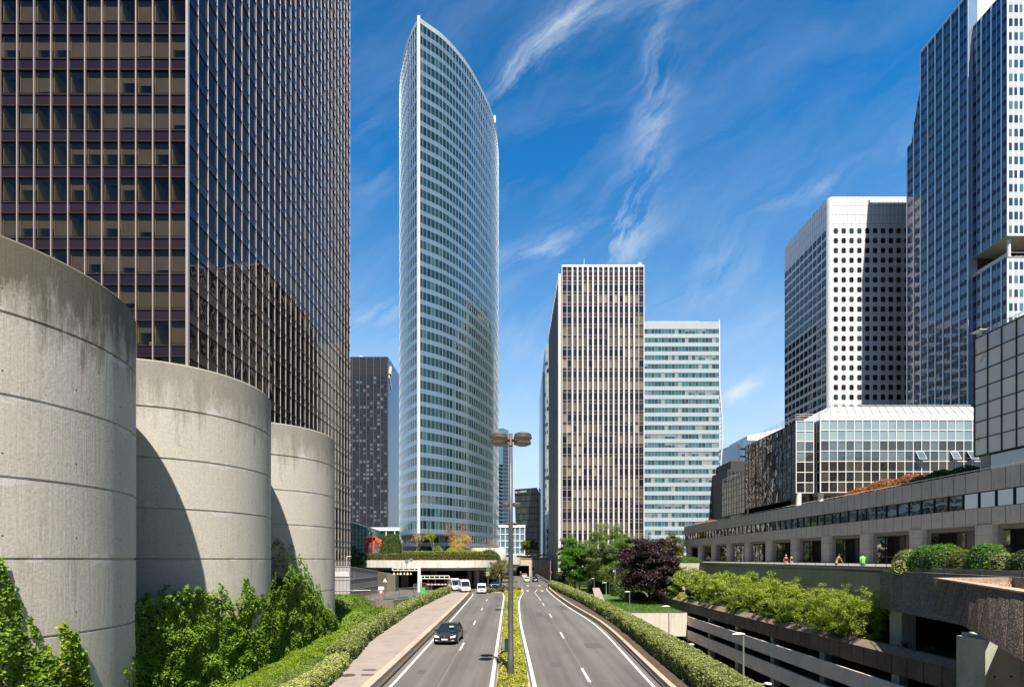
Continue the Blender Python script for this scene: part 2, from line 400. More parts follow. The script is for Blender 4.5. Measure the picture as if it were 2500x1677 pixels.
for k, z in enumerate(zl):
    mb = MB()
    fr_.box(mb, 0, fr_.len, z-1.0, z, -.12, .0, 0); sd.box(mb, .0, sd.len, z-1.0, z, -.12, 0, 0)
    fr_.box(mb, 0, fr_.len, z-.02, z+.06, -.12, .07, 1); fr_.box(mb, 0, fr_.len, z-1.05, z-.98, -.12, .07, 1)
    sd.box(mb, .1, sd.len, z-.02, z+.05, -.12, .05, 1); sd.box(mb, .1, sd.len, z-1.05, z-.98, -.12, .05, 1)
    mb.build('spandrel', [M['span_brown'], M['bronze_dark']], t)
    z0, z1 = z+.06, z+FH-1.05
    if k == len(zl)-1: z1 = TOPZ
    for i in range(30): ws.append((sd.quad(i*BAY+.05, (i+1)*BAY-.05, z0, z1, -.06), 0))
    for i in range(NB):
        see = 7 <= k <= 17
        wf.append((fr_.quad(i*BAY+.05, (i+1)*BAY-.05, z0, z1, -.06), 1 if see else 0))
    if 7 <= k <= 17:
        # rooms: slab, partitions, blinds drawn to different heights
        sl = MB(); fr_.box(sl, 0, fr_.len-.4, z-.9, z-.05, -5.1, -.14, 0); fr_.box(sl, 0, fr_.len-.4, z-.05, z+.03, -5.1, -.2, 1)
        sl.build('floor_slab', [M['interior'], M['blind']], t)
        pm = MB(); bm_ = MB(); cm = MB()
        for i in range(NB-13, NB):
            a0 = i*BAY
            fr_.box(pm, a0-.05, a0+.05, z+.03, z+FH-1.05, -2.6, -.2, 0)
            q = RN.random()
            row = {17: .15, 16: 0.1, 15: .35, 14: .55, 13: 1.0, 12: .8, 11: .35, 10: .5, 9: .2}.get(k, .6)
            if i >= NB-3: row *= .6
            if RN.random() > row: drop = FH-1.1 if q < .7 else (FH-1.1)*RN.choice((.55, .7, .8))
            else: drop = RN.choice((0, 0, .25, .1, .5))*2.0
            if k in (12, 17) and q < .5: drop = 0
            if drop > 0: fr_.box(bm_, a0+.09, a0+BAY-.09, z+FH-1.05-drop, z+FH-1.05, -.28, -.24, 0)
            if RN.random() < .45:
                h = RN.uniform(.15, .6); x = a0+RN.uniform(.3, .9); fr_.box(cm, x, x+RN.uniform(.2, .5), z+.03, z+h, -.9, -.5, 0)
        pm.build('partition', M['partition'], t)
        if bm_.f: bm_.build('blind', M['blind'], t)
        if cm.f: cm.build('desk_clutter', M['paper'], t)
        rl = MB(); fr_.box(rl, 0, fr_.len, z+.26, z+.30, -.16, -.12, 0); rl.build('rail', M['black_metal'], t)
emit(t, wf, [M['dark_glass'], M['office_glass']], limit=100)
sw = MB()
for q, mi in ws: sw.quad(*q)
tag(sw.build('side_window', M['dark_glass'], t), kind='stuff')
for i in range(NB+1):
    mb = MB(); a = i*BAY
    if i == NB: fr_.box(mb, a-.1, a+.12, BOTZ, TOPZ, -.1, .15, 0)
    else: fr_.box(mb, a-.045, a+.045, BOTZ, TOPZ, 0, .16, 0)
    mb.build('mullion', M['bronze'], t)
for i in range(1, 31):
    mb = MB(); a = i*BAY; sd.box(mb, a-.022, a+.022, BOTZ, TOPZ, 0, .06, 0); mb.build('mullion', M['bronze_pale'], t)
mb = MB(); fr_.box(mb, 0, fr_.len+.2, TOPZ, TOPZ+.5, -.5, .2, 0); sd.box(mb, 0, sd.len, TOPZ+.003, TOPZ+.5, -.5, .2, 0)
mb.box(TX-28*BAY+.1, TX-.3, TY+.3, TY+30*BAY, TOPZ, TOPZ+.25, 0); mb.build('roof', M['bronze_dark'], t)

# ------------------------------------------------------------------ concrete cylinders
def m_cyl(name, top, dirt):
    m, nt, b = newmat(name); b.inputs['Roughness'].default_value = .9; b.inputs['Specular IOR Level'].default_value = .2
    # board marks: narrow vertical strips by direction round the cylinder
    tc = N(nt, 'ShaderNodeTexCoord'); sp = N(nt, 'ShaderNodeSeparateXYZ'); L(nt, tc.outputs['Object'], sp.inputs[0])
    ang = math_(nt, 'ARCTAN2', sp.outputs['Y'], sp.outputs['X'])
    cc = N(nt, 'ShaderNodeCombineXYZ'); L(nt, math_(nt, 'MULTIPLY', ang, 5.0), cc.inputs[0]); L(nt, math_(nt, 'MULTIPLY', sp.outputs['Z'], .03), cc.inputs[1])
    L(nt, math_(nt, 'FLOOR', math_(nt, 'MULTIPLY', sp.outputs['Z'], .4)), cc.inputs[2])
    board = noise_(nt, cc.outputs[0], 7, 2, .8)
    cc2 = N(nt, 'ShaderNodeCombineXYZ'); L(nt, math_(nt, 'MULTIPLY', ang, 5.0), cc2.inputs[0]); L(nt, math_(nt, 'MULTIPLY', sp.outputs['Z'], .12), cc2.inputs[1])
    run = noise_(nt, cc2.outputs[0], 2.2, 7, .75)
    blot = noise_(nt, coords(nt, (1, 1, .7)), .38, 7, .68); grain = noise_(nt, coords(nt), 11, 5, .8)
    f = sumf([math_(nt, 'MULTIPLY', board, .25), math_(nt, 'MULTIPLY', run, .4), math_(nt, 'MULTIPLY', blot, .35)])
    base = ramp(nt, f, [(.42, (.25, .24, .215)), (.48, (.45, .44, .395)), (.54, (.60, .59, .535)), (.60, (.76, .75, .70))])
    base = mix_(nt, .5, base, ramp(nt, grain, [(.34, (.55, .55, .55)), (.52, (1.0, 1.0, 1.0)), (.66, (1.2, 1.2, 1.2))]), 'MULTIPLY')
    # pits
    vo = N(nt, 'ShaderNodeTexVoronoi', i_Scale=5.0); L(nt, coords(nt), vo.inputs['Vector'])
    base = mix_(nt, math_(nt, 'MULTIPLY', math_(nt, 'LESS_THAN', vo.outputs['Distance'], .055), .55), base, (.14, .13, .11))
    hx_ = math_(nt, 'SUBTRACT', math_(nt, 'FRACT', math_(nt, 'MULTIPLY', ang, 2.6)), .5); hz_ = math_(nt, 'SUBTRACT', math_(nt, 'FRACT', math_(nt, 'DIVIDE', math_(nt, 'SUBTRACT', sp.outputs['Z'], 7.0-.55), 2.5)), .5)
    hd_ = math_(nt, 'ADD', math_(nt, 'POWER', math_(nt, 'MULTIPLY', hx_, 1.92), 2.0), math_(nt, 'POWER', math_(nt, 'MULTIPLY', hz_, 2.5), 2.0))
    base = mix_(nt, math_(nt, 'LESS_THAN', hd_, .0007), base, (.03, .028, .025))
    # soot running down from the rim
    h = math_(nt, 'DIVIDE', math_(nt, 'SUBTRACT', sp.outputs['Z'], top-3.2), 3.2)
    soot = math_(nt, 'ADD', h, math_(nt, 'MULTIPLY', math_(nt, 'SUBTRACT', run, .5), 2.2))
    soot = math_(nt, 'ADD', soot, math_(nt, 'MULTIPLY', math_(nt, 'SUBTRACT', blot, .5), 1.4))
    sf = ramp(nt, soot, [(.0, (0, 0, 0)), (.62, (1, 1, 1))])
    drip = ramp(nt, math_(nt, 'ADD', math_(nt, 'MULTIPLY', run, .7), math_(nt, 'MULTIPLY', blot, .3)), [(.54, (0, 0, 0)), (.66, (1, 1, 1))])
    base = mix_(nt, math_(nt, 'MULTIPLY', drip, .5), base, (.24, .225, .19))
    base = mix_(nt, math_(nt, 'MULTIPLY', sf, dirt), base, (.105, .1, .075))
    # pale mortar repairs along the joints
    jz = math_(nt, 'ABSOLUTE', math_(nt, 'SUBTRACT', math_(nt, 'FRACT', math_(nt, 'DIVIDE', math_(nt, 'SUBTRACT', sp.outputs['Z'], 7.0-1.0), 2.5)), .4))
    pat = math_(nt, 'GREATER_THAN', math_(nt, 'SUBTRACT', noise_(nt, coords(nt, (1, 1, 2.2)), .9, 5, .65), math_(nt, 'MULTIPLY', jz, 1.0)), .535)
    base = mix_(nt, math_(nt, 'MULTIPLY', pat, .55), base, (.62, .63, .63))
    L(nt, base, b.inputs['Base Color'])
    hh = math_(nt, 'ADD', math_(nt, 'MULTIPLY', board, .8), math_(nt, 'MULTIPLY', grain, .6))
    bump_(nt, b, hh, .55, .035); return m
CH = 2.5; CR = 5.0
CYL = [(-19.63, 18.12), (-19.6, 29.65), (-19.55, 40.9)]
labs = ['nearest and largest concrete cylinder, dark stained rim, cut by the left edge of the picture',
        'middle of the three board-marked concrete cylinders, ivy over its foot',
        'farthest and smallest looking concrete cylinder, beside the dark tower foot']
for i, (cx, cy) in enumerate(CYL):
    t = thing('concrete_cylinder', labs[i], 'concrete cylinder', (cx, cy, 0), 0, 'concrete cylinders in a row beside the road')
    ztop = 7+4*CH-.18
    prof = [(0.0, -.2), (CR, -.2)]
    for k in range(-2, 4):
        zj = 7+k*CH
        prof += [(CR, zj-.045), (CR-.07, zj-.03), (CR-.07, zj+.03), (CR+.0, zj+.045)]
    prof += [(CR, ztop-.08), (CR-.08, ztop), (CR-.45, ztop), (CR-.5, ztop-.06), (CR-.5, ztop-1.5), (0, ztop-1.6)]
    mb = MB(); mb.lathe(prof, (0, 0, 0), 96)
    o = mb.build('shell', m_cyl('board_marked_concrete', ztop, .9 if i == 0 else .45), t, smooth=True, local=True); sharp(o, 30)
    if i: o.data.materials[0] = m_cyl('board_marked_concrete', ztop, .5)

# ------------------------------------------------------------------ ivy
M['ivy'] = m_leaf('ivy_leaf', [(.04, .095, .006), (.10, .20, .011), (.19, .33, .02), (.31, .44, .045)], .4, .5)
M['ivy_bright'] = m_leaf('pale_creeper_leaf', [(.06, .14, .01), (.14, .25, .015), (.26, .36, .025), (.36, .38, .05)], .4, .5)
M['twig'] = m_plain('creeper_stem', (.09, .05, .03), .8)
M['dark_leaf_mass'] = m_plain('dark_leaf_backing', (.012, .03, .008), .9, 0, .4, 4, .8, 9)  # near-black green for the solid backing inside the ivy curtain
def cyl_ivy(ci, ztab, n, label, mat, th0, th1, size=.15, bulge=.55, rough=.5, stems=True, zlo=0.0):
    cx, cy = CYL[ci]; pts = []; nr = []
    tries = 0
    while len(pts) < n and tries < n*12:
        tries += 1
        th = RN.uniform(th0, th1); x = cx+CR*math.cos(th); y = cy+CR*math.sin(th)
        u = 1250+F*x/y; ht = table(ztab, u)+.5*nz(th*9, ci*3)+.35*nz(th*25, 5)
        if ht < .2: continue
        z = zlo+(ht-zlo)*(1-RN.random()**1.25)
        if ht-z < .9 and nz(th*16, z*1.3, 9) < -.12: continue
        rr = CR+.05+bulge*max(0, (.55+nz(th*5, z*.55, ci)))*(1-.65*z/max(ht, .1))*RN.uniform(.35, 1)+.16*abs(nz(th*30, z*4))
        pts.append((cx+rr*math.cos(th), cy+rr*math.sin(th), z)); nr.append((math.cos(th), math.sin(th), .45))
    t = thing('climbing_ivy', label, 'climbing plant', (cx+CR*math.cos((th0+th1)/2), cy+CR*math.sin((th0+th1)/2), 0), 0, 'climbing plants on the cylinders')
    MB().leaves(pts, size, .4, nrm=nr).build('foliage', mat, t)
    for k in range(9):
        th = RN.uniform(th0, th1); x = cx+CR*math.cos(th); y = cy+CR*math.sin(th); ht = table(ztab, 1250+F*x/y)
        if ht < 1: continue
        pp = []; z = 0
        zs_ = min(ht-.4, 9)
        while z < zs_: pp.append((cx+(CR+.04)*math.cos(th), cy+(CR+.04)*math.sin(th), z)); z += .35; th += RN.uniform(-.03, .03)
        MB().path(pp, .018, 4).build('stem', M['twig'], t) if len(pp) > 1 else None
A = rad
cyl_ivy(0, [(-400, 7.6), (0, 7.0), (25, 6.1), (60, 5.6), (90, 4.6), (112, 3.0), (140, .4), (160, -1)], 7500, 'dark green ivy climbing the left flank of the nearest cylinder', M['ivy'], A(-75), A(-20), .17, .8)
cyl_ivy(0, [(85, -1), (98, 3.0), (120, 4.8), (150, 5.0), (180, 4.4), (200, 3.4), (225, 1.6), (245, -1)], 2600, 'pale yellow-green creeper at the foot of the nearest cylinder', M['ivy_bright'], A(-27), A(-2), .2, .75)
cyl_ivy(0, [(205, -1), (240, 2.9), (262, 1.2), (290, 1.0), (300, 2.8), (325, 3.2), (335, 2.5)], 900, 'thin trailing creeper at the right foot of the nearest cylinder', M['ivy'], A(-8), A(36), .14, .2)
cyl_ivy(1, [(320, 5.6), (345, 5.2), (400, 5.5), (470, 5.4), (500, 5.9), (540, 5.5), (580, 4.6), (600, 3.2), (630, 3.0), (655, 5.5), (662, 6)], 9000, 'thick ivy blanket over the foot of the middle cylinder', M['ivy'], A(-100), A(26), .15, .7)
cyl_ivy(2, [(655, 7.6), (680, 8.4), (705, 8.2), (735, 7.2), (760, 5.6), (790, 3.8), (815, 2.0)], 6000, 'ivy reaching up between the middle and the farthest cylinder', M['ivy'], A(-100), A(22), .16, .7)
# free-standing curtain of ivy between and before the cylinders
def curtain(label, x_of, y0, y1, ztab, n, mat, size, depth, name='ivy_curtain'):
    pts = []; nr = []
    while len(pts) < n:
        y = RN.uniform(y0, y1); ht = table(ztab, y)+.35*nz(y*1.3, 2)+.25*nz(y*4, 7)
        z = ht*(1-RN.random()**1.1)
        if z < 0: continue
        lump = nz(y*.8, z*.8, 3)+.5*nz(y*2.2, z*2.2, 8)
        x = x_of(y)+depth*(.35+.9*lump)*(1-.35*z/max(ht, .1))*RN.uniform(.45, 1)
        if ht-z < .8 and nz(y*3, z*3, 4) < -.1: continue
        pts.append((x, y, z)); nr.append((.8, -.35, .5))
    o = thing(name, label, 'climbing plant', (x_of((y0+y1)/2), (y0+y1)/2, 0), 0, 'climbing plants on the cylinders')
    MB().leaves(pts, size, .4, nrm=nr).build('foliage', mat, o)
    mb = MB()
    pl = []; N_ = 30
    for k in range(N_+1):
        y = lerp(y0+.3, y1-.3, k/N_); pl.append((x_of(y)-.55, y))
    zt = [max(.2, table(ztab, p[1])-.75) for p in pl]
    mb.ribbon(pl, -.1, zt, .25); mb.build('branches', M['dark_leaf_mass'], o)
ZT = [(20.6, 5.2), (21.5, 5.4), (23, 5.6), (25, 5.5), (26.2, 4.6), (27.2, 4.4), (28.2, 6.0), (29.2, 5.8), (30.3, 4.7), (32, 5.4), (33.3, 6.6), (34.8, 6.0), (36.5, 4.9), (38.3, 4.0), (39.5, 3.0), (41, 2.0), (42.5, .9)]
curtain('tall mass of ivy hanging like a curtain between the cylinders and the hedges', lambda y: table([(20.5, -15.45), (24, -15.1), (28, -14.75), (43, -14.4)], y), 20.6, 43, ZT, 44000, M['ivy'], .15, .5)
# ------------------------------------------------------------------ ground, roads
M['asphalt'] = None
m, nt, b = newmat('asphalt'); b.inputs['Roughness'].default_value = .82; b.inputs['Specular IOR Level'].default_value = .35
lane = noise_(nt, coords(nt, (1, .012, 1)), .9, 4, .6); gr = noise_(nt, coords(nt), 40, 3, .7); bl = noise_(nt, coords(nt, (1, .35, 1)), .18, 5, .6)
f = sumf([math_(nt, 'MULTIPLY', lane, .5), math_(nt, 'MULTIPLY', bl, .35), math_(nt, 'MULTIPLY', gr, .15)])
c = ramp(nt, f, [(.36, (.072, .068, .065)), (.50, (.12, .114, .108)), (.62, (.168, .158, .148))])
L(nt, c, b.inputs['Base Color']); bump_(nt, b, gr, .35, .01); M['asphalt'] = m
M['asphalt_dark'] = m_plain('dark_asphalt', (.055, .055, .058), .85, 0, .2, .5, .3)  # darker, even asphalt tone for the sunken road
M['pavement'] = m_concrete('pavement_asphalt', (.30, .262, .24), (.22, .19, .172), 1.2, 1, 50, .7, .85, .12)
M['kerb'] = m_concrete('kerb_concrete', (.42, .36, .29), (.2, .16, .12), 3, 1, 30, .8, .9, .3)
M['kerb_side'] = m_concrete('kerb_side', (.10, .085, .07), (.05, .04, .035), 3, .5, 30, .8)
M['marking'] = None
m, nt, b = newmat('road_paint'); b.inputs['Roughness'].default_value = .6
n1 = noise_(nt, coords(nt), 14, 4, .7)
L(nt, ramp(nt, n1, [(.34, (.28, .27, .26)), (.5, (.70, .69, .67))]), b.inputs['Base Color']); M['marking'] = m
M['plaza'] = m_concrete('plaza_paving', (.26, .25, .23), (.15, .15, .14), 1, 1, 20, .8)
M['concrete'] = m_concrete('grey_concrete', (.36, .345, .31), (.17, .16, .14), 4, .2, 25, .9)
M['concrete_pale'] = m_concrete('pale_concrete', (.56, .54, .49), (.33, .31, .28), 3, .2, 25, .6)
M['concrete_dark'] = m_concrete('dark_stained_concrete', (.20, .185, .155), (.08, .072, .06), 6, .12, 22, 1.2)
M['soil'] = m_plain('planting_soil', (.07, .05, .035), .95, 0, .4, 3, .6, 12)
M['lawn'] = m_plain('lawn_grass', (.06, .12, .02), .9, 0, .35, 2, .6, 30)

G = 6000
TL, TR, T0, T1, TZ = 12.75, 60.0, -80.0, 150.0, -6.9
mb = MB()
mb.quad((-G, -G, -.02), (G, -G, -.02), (G, T0, -.02), (-G, T0, -.02)); mb.quad((-G, T1, -.02), (G, T1, -.02), (G, G, -.02), (-G, G, -.02))
mb.quad((-G, T0, -.02), (TL, T0, -.02), (TL, T1, -.02), (-G, T1, -.02)); mb.quad((TR, T0, -.02), (G, T0, -.02), (G, T1, -.02), (TR, T1, -.02))
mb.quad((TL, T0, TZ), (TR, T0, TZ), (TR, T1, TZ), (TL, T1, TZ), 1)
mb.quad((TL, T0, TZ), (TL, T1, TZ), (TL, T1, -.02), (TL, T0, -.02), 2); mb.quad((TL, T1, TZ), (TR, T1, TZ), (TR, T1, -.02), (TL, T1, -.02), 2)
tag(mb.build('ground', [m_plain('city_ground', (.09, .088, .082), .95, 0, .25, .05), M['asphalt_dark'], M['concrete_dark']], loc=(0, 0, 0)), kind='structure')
# right edge of the right carriageway, left edge etc as functions of Y
XR = [(-60, 7.4), (20, 7.5), (27.7, 7.75), (44.8, 8.65), (55, 8.95), (75, 8.1), (95, 7.8), (117, 7.9), (135, 9.3), (180, 9.3), (240, 9.0)]
XM1 = [(-60, 1.3), (27, 1.28), (55, .92), (80, 1.05), (92, 1.45), (107, 2.5), (128, 2.6), (240, 3.4)]
XM0 = [(-60, -1.05), (27, -1.12), (60, -1.3), (99, -1.5), (108, -2.4), (118, -6)]
XLn = [(-60, -6.4), (27.7, -6.65), (60, -7.0), (101, -7.6), (112, -9), (125, -14)]
XR, XM1, XM0, XLn = [[(float(a), float(b)) for a, b in t_] for t_ in (XR, XM1, XM0, XLn)]
def smooth_tab(tab, y): return (table(tab, y-6)+table(tab, y-3)+table(tab, y)*2+table(tab, y+3)+table(tab, y+6))/6
fr = lambda y: smooth_tab(XR, y)
fm1 = lambda y: smooth_tab(XM1, y)
fm0 = lambda y: smooth_tab(XM0, y)
fl = lambda y: smooth_tab(XLn, y)
def strip(f0, f1, y0, y1, z, step=3.0):
    mb = MB(); n = max(2, int((y1-y0)/step))
    for i in range(n):
        a, b_ = lerp(y0, y1, i/n), lerp(y0, y1, (i+1)/n)
        mb.quad((f0(a), a, z), (f1(a), a, z), (f1(b_), b_, z), (f0(b_), b_, z))
    return mb
mb = MB(); mb.quad((-14, -60, 0), (12.6, -60, 0), (12.6, 100, 0), (-14, 100, 0)); mb.quad((-70, 100, 0), (12.6, 100, 0), (12.6, 300, 0), (-70, 300, 0))
tag(mb.build('road', M['asphalt'], loc=(0, 0, 0)), kind='structure')
mk = MB()
def line(f, off, wd, y0, y1, dash=None):
    if dash is None:
        s_ = strip(lambda y: f(y)+off-wd/2, lambda y: f(y)+off+wd/2, y0, y1, .006); mk.add(s_.v, s_.f)
    else:
        y = y0
        while y < y1:
            mk.quad((f(y)+off-wd/2, y, .006), (f(y)+off+wd/2, y, .006), (f(y+dash[0])+off+wd/2, y+dash[0], .006), (f(y+dash[0])+off-wd/2, y+dash[0], .006)); y += sum(dash)
line(fr, 0, .18, -50, 122); line(fm1, 0, .22, -50, 112); line(fm0, 0, .22, -50, 110); line(fl, 0, .18, -50, 104)
fc = lambda y: table([(0, 4.3), (28, 4.43), (48, 4.62), (65, 4.8), (90, 4.9), (117, 4.6)], y)
line(fc, 0, .17, 28.9-16*3, 84, (3.7, 12.3)); line(fc, 0, .14, 86, 106, (3.2, 1.4))
line(lambda y: table([(0, -3.8), (40, -4.0), (60, -4.15), (90, -4.3)], y), 0, .15, 39-15.2*4, 98, (3.4, 11.8))
mk.quad((4.55, 105.5, .006), (4.7, 105.5, .006), (5.9, 117, .006), (5.75, 117, .006))
for ax, ay in ((3.4, 112), (6.6, 112), (4.2, 134), (7.2, 134)):   # lane arrows
    mk.quad((ax-.12, ay-3, .006), (ax+.12, ay-3, .006), (ax+.12, ay+.2, .006), (ax-.12, ay+.2, .006)); mk.add([(ax-.5, ay-.2+.4, .006), (ax+.5, ay+.2, .006), (ax, ay+2, .006)], [(0, 1, 2)])
tag(mk.build('lane_markings', M['marking'], loc=(0, 0, 0)), kind='structure')
mp_ = MB()
for x, y, w_, l_ in ((-5.4, 47, 1.0, 3.2), (5.9, 40, 1.3, 2.2), (3.0, 62, .9, 5), (-2.6, 75, .8, 3), (6.8, 70, 1.0, 6), (2.6, 33, .7, 1.6), (-5.9, 31, .5, 1.1)):
    mp_.hexa([(x, y, -.01), (x+w_, y, -.01), (x+w_, y+l_, -.01), (x, y+l_, -.01)], [(x, y, .0025), (x+w_, y, .0025), (x+w_, y+l_, .0025), (x, y+l_, .0025)])
tag(mp_.build('road_patch', m_plain('patched_asphalt', (.085, .08, .077), .85, 0, .12, 5), loc=(0, 0, 0)), kind='structure')
# seams and patches on the asphalt
ms = MB()
for f_, dx in ((lambda y: table([(0, -3.95), (60, -4.2), (95, -4.35)], y), .0), (fc, .0)):
    s_ = strip(lambda y: f_(y)-.015+dx, lambda y: f_(y)+.015+dx, -40, 100, .003); ms.add(s_.v, s_.f)
tag(ms.build('road_seam', m_plain('pale_seam', (.22, .21, .2), .8), loc=(0, 0, 0)), kind='structure')

# median: kerb + planted bed
mb = strip(lambda y: fm0(y)+.33, lambda y: fm1(y)-.33, -50, 116, .14, 2); k = MB()
nn = 90
for i in range(nn):
    a, b_ = lerp(-50, 117, i/nn), lerp(-50, 117, (i+1)/nn)
    for f_, s_ in ((fm0, 1), (fm1, -1)):
        x0, x1 = f_(a)+s_*.26, f_(b_)+s_*.26
        lo, hi = (0, .16) if s_ > 0 else (-.16, 0)
        k.hexa([(x0+lo, a, -.01), (x0+hi, a, -.01), (x1+hi, b_, -.01), (x1+lo, b_, -.01)], [(x0+lo, a, .15), (x0+hi, a, .15), (x1+hi, b_, .15), (x1+lo, b_, .15)])
tag(mb.build('planting_bed', M['soil'], loc=(0, 0, 0)), kind='structure'); tag(k.build('median_kerb', M['kerb'], loc=(0, 0, 0)), kind='structure')

# left pavement behind a low two-step kerb
XPL = [(0, -8.9), (27, -9.5), (33, -10.3), (41, -11.4), (66, -12.6), (96, -12.2), (104, -11.5)]
fp = lambda y: table(XPL, y)
fk = lambda y: fl(y)-.62
mb = strip(lambda y: fp(y)-1.35, lambda y: fk(y)-.55, -40, 101, .32, 3)
tag(mb.build('pavement', M['pavement'], loc=(0, 0, 0)), kind='structure')
k = MB(); n = 48
for i in range(n):
    a, b_ = lerp(-40, 101, i/n), lerp(-40, 101, (i+1)/n)
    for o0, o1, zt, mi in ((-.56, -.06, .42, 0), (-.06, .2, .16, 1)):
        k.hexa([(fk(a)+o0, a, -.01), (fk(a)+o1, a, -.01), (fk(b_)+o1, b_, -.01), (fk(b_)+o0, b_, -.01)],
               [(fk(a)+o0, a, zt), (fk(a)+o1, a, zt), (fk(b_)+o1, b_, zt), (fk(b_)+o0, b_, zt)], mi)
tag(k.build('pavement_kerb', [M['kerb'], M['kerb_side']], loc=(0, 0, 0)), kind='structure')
mb = MB(); mb.box(-12.4, fk(101), 101, 101.3, -.01, .32); tag(mb.build('pavement_end_kerb', M['kerb'], loc=(0, 0, 0)), kind='structure')
for j, (x, y, w_, l_, s_) in enumerate(((-9.0, 29.2, .75, .75, 'round'), (-8.6, 30.6, .35, .8, 'sq'), (-8.35, 29.3, .35, .7, 'sq'), (-10.1, 80, .5, .6, 'sq'))):
    mb = MB()
    if s_ == 'round': mb.lathe([(0, .018), (.36, .018), (.4, .0)], (x-.4, y, .322), 20)
    else: mb.box(x-l_/2, x+l_/2, y-w_/2, y+w_/2, .318, .33)
    tag(mb.build('manhole_cover', m_plain('cast_iron', (.09, .075, .065), .6, .3, .2, 8)),
        ['round iron cover set in the pavement beside the low hedge', 'narrow iron cover beside the kerb, farther of the near pair', 'narrow iron cover beside the kerb, nearer of the pair', 'small iron cover far along the pavement'][j], 'manhole cover', 'covers in the pavement')
# right kerb and strip before the long hedge
k = MB(); n = 60
for i in range(n):
    a, b_ = lerp(-40, 122, i/n), lerp(-40, 122, (i+1)/n)
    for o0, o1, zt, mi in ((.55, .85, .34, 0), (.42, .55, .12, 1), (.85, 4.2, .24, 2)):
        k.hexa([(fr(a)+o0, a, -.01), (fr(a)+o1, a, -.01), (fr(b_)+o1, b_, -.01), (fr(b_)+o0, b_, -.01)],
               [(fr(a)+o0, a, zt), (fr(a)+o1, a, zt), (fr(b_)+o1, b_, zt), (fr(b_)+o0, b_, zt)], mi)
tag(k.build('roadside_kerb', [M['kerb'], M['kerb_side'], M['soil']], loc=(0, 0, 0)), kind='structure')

# ------------------------------------------------------------------ hedges
M['hedge'] = m_leaf('clipped_hedge_leaf', [(.08, .115, .03), (.18, .22, .065), (.30, .345, .12), (.44, .47, .21)], .3, .8)
M['hedge_pale'] = m_leaf('variegated_hedge_leaf', [(.12, .17, .04), (.27, .33, .09), (.45, .49, .17), (.62, .62, .3)], .3, .9)
M['hedge_yellow'] = m_leaf('golden_hedge_leaf', [(.13, .17, .025), (.31, .34, .05), (.50, .49, .09), (.64, .60, .16)], .35, .9)
M['hedge_dark'] = m_leaf('dark_hedge_leaf', [(.02, .04, .01), (.05, .09, .015), (.09, .13, .02), (.14, .17, .03)], .2, 1.2)
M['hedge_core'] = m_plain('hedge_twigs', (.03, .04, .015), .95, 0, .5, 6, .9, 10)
def hedge(name, label, f0, f1, y0, y1, z0, zt, mat, k=1.0, group=None, cat='hedge', smin=.062, sk=.0026, dens=2.5, amp=.09):
    """f0,f1: left and right edge x(y); zt: top height or function"""
    zf = zt if callable(zt) else (lambda y: zt)
    o = thing(name, label, cat, ((f0((y0+y1)/2)+f1((y0+y1)/2))/2, (y0+y1)/2, z0), 0, group)
    pts = []; nr = []; sz = []
    y = max(y0, 15.0)
    while y < y1:
        s = max(smin, sk*y); dy = .5
        x0, x1, zz = f0(y), f1(y), zf(y); per = (x1-x0)+2*(zz-z0)
        n = int(dens*per*dy/(s*s))
        for _ in range(n):
            yy = y+RN.random()*dy; q = RN.random()*per
            if q < zz-z0: x, z, nm = x0, z0+q, (-1, 0, .3)
            elif q > per-(zz-z0): x, z, nm = x1, z0+(per-q), (1, 0, .3)
            else: x, z, nm = x0+(q-(zz-z0)), zz, (0, 0, 1)
            # round the shoulders
            cx_, hw = (x0+x1)/2, (x1-x0)/2; tx = (x-cx_)/hw; tz = (z-z0)/(zz-z0)
            rr = .14
            if tz > .75 and abs(tx) > .75: x -= math.copysign(rr*(abs(tx)-.75)*4*(tz-.75)*4*.6, tx); z -= rr*(abs(tx)-.75)*4*(tz-.75)*4*.6
            dsp = amp*(nz(x*1.3, yy*1.1, z*1.3)*1.4+nz(x*4, yy*4, z*4)*.8)+RN.uniform(-.05, .03)
            pts.append((x+nm[0]*dsp, yy, z+nm[2]*dsp)); nr.append(nm); sz.append(s)
        y += dy
    yend = y0 if y0 > 15 else None
    for ye, ny in ((yend, -1), (y1, 1)):
        if ye is None: continue
        s = max(smin, sk*ye); x0, x1, zz = f0(ye), f1(ye), zf(ye)
        for _ in range(int(dens*(x1-x0)*(zz-z0)/(s*s))): pts.append((RN.uniform(x0, x1), ye+RN.uniform(-.06, .06), RN.uniform(z0, zz))); nr.append((0, ny, .3)); sz.append(s)
    MB().leaves(pts, np.array(sz)*1.1, .3, nrm=nr, asp=.85).build('foliage', mat, o)
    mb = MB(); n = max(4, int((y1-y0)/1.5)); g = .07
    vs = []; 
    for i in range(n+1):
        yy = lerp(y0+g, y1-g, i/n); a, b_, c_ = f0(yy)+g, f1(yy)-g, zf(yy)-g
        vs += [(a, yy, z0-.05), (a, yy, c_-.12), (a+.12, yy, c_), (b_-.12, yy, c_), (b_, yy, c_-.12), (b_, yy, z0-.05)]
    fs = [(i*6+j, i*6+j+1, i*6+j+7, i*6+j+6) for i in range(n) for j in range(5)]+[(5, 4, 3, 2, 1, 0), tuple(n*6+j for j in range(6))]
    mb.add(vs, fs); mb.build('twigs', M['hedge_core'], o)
    return o
HL = [(14, 9.3), (27, 9.5), (33, 9.75), (45, 10.4), (57, 10.75), (80, 10.6), (100, 9.6), (128, 9.1)]
HR = [(14, 11.0), (23, 11.1), (33, 11.75), (57, 12.3), (80, 12.4), (101, 12.0), (128, 11.2)]
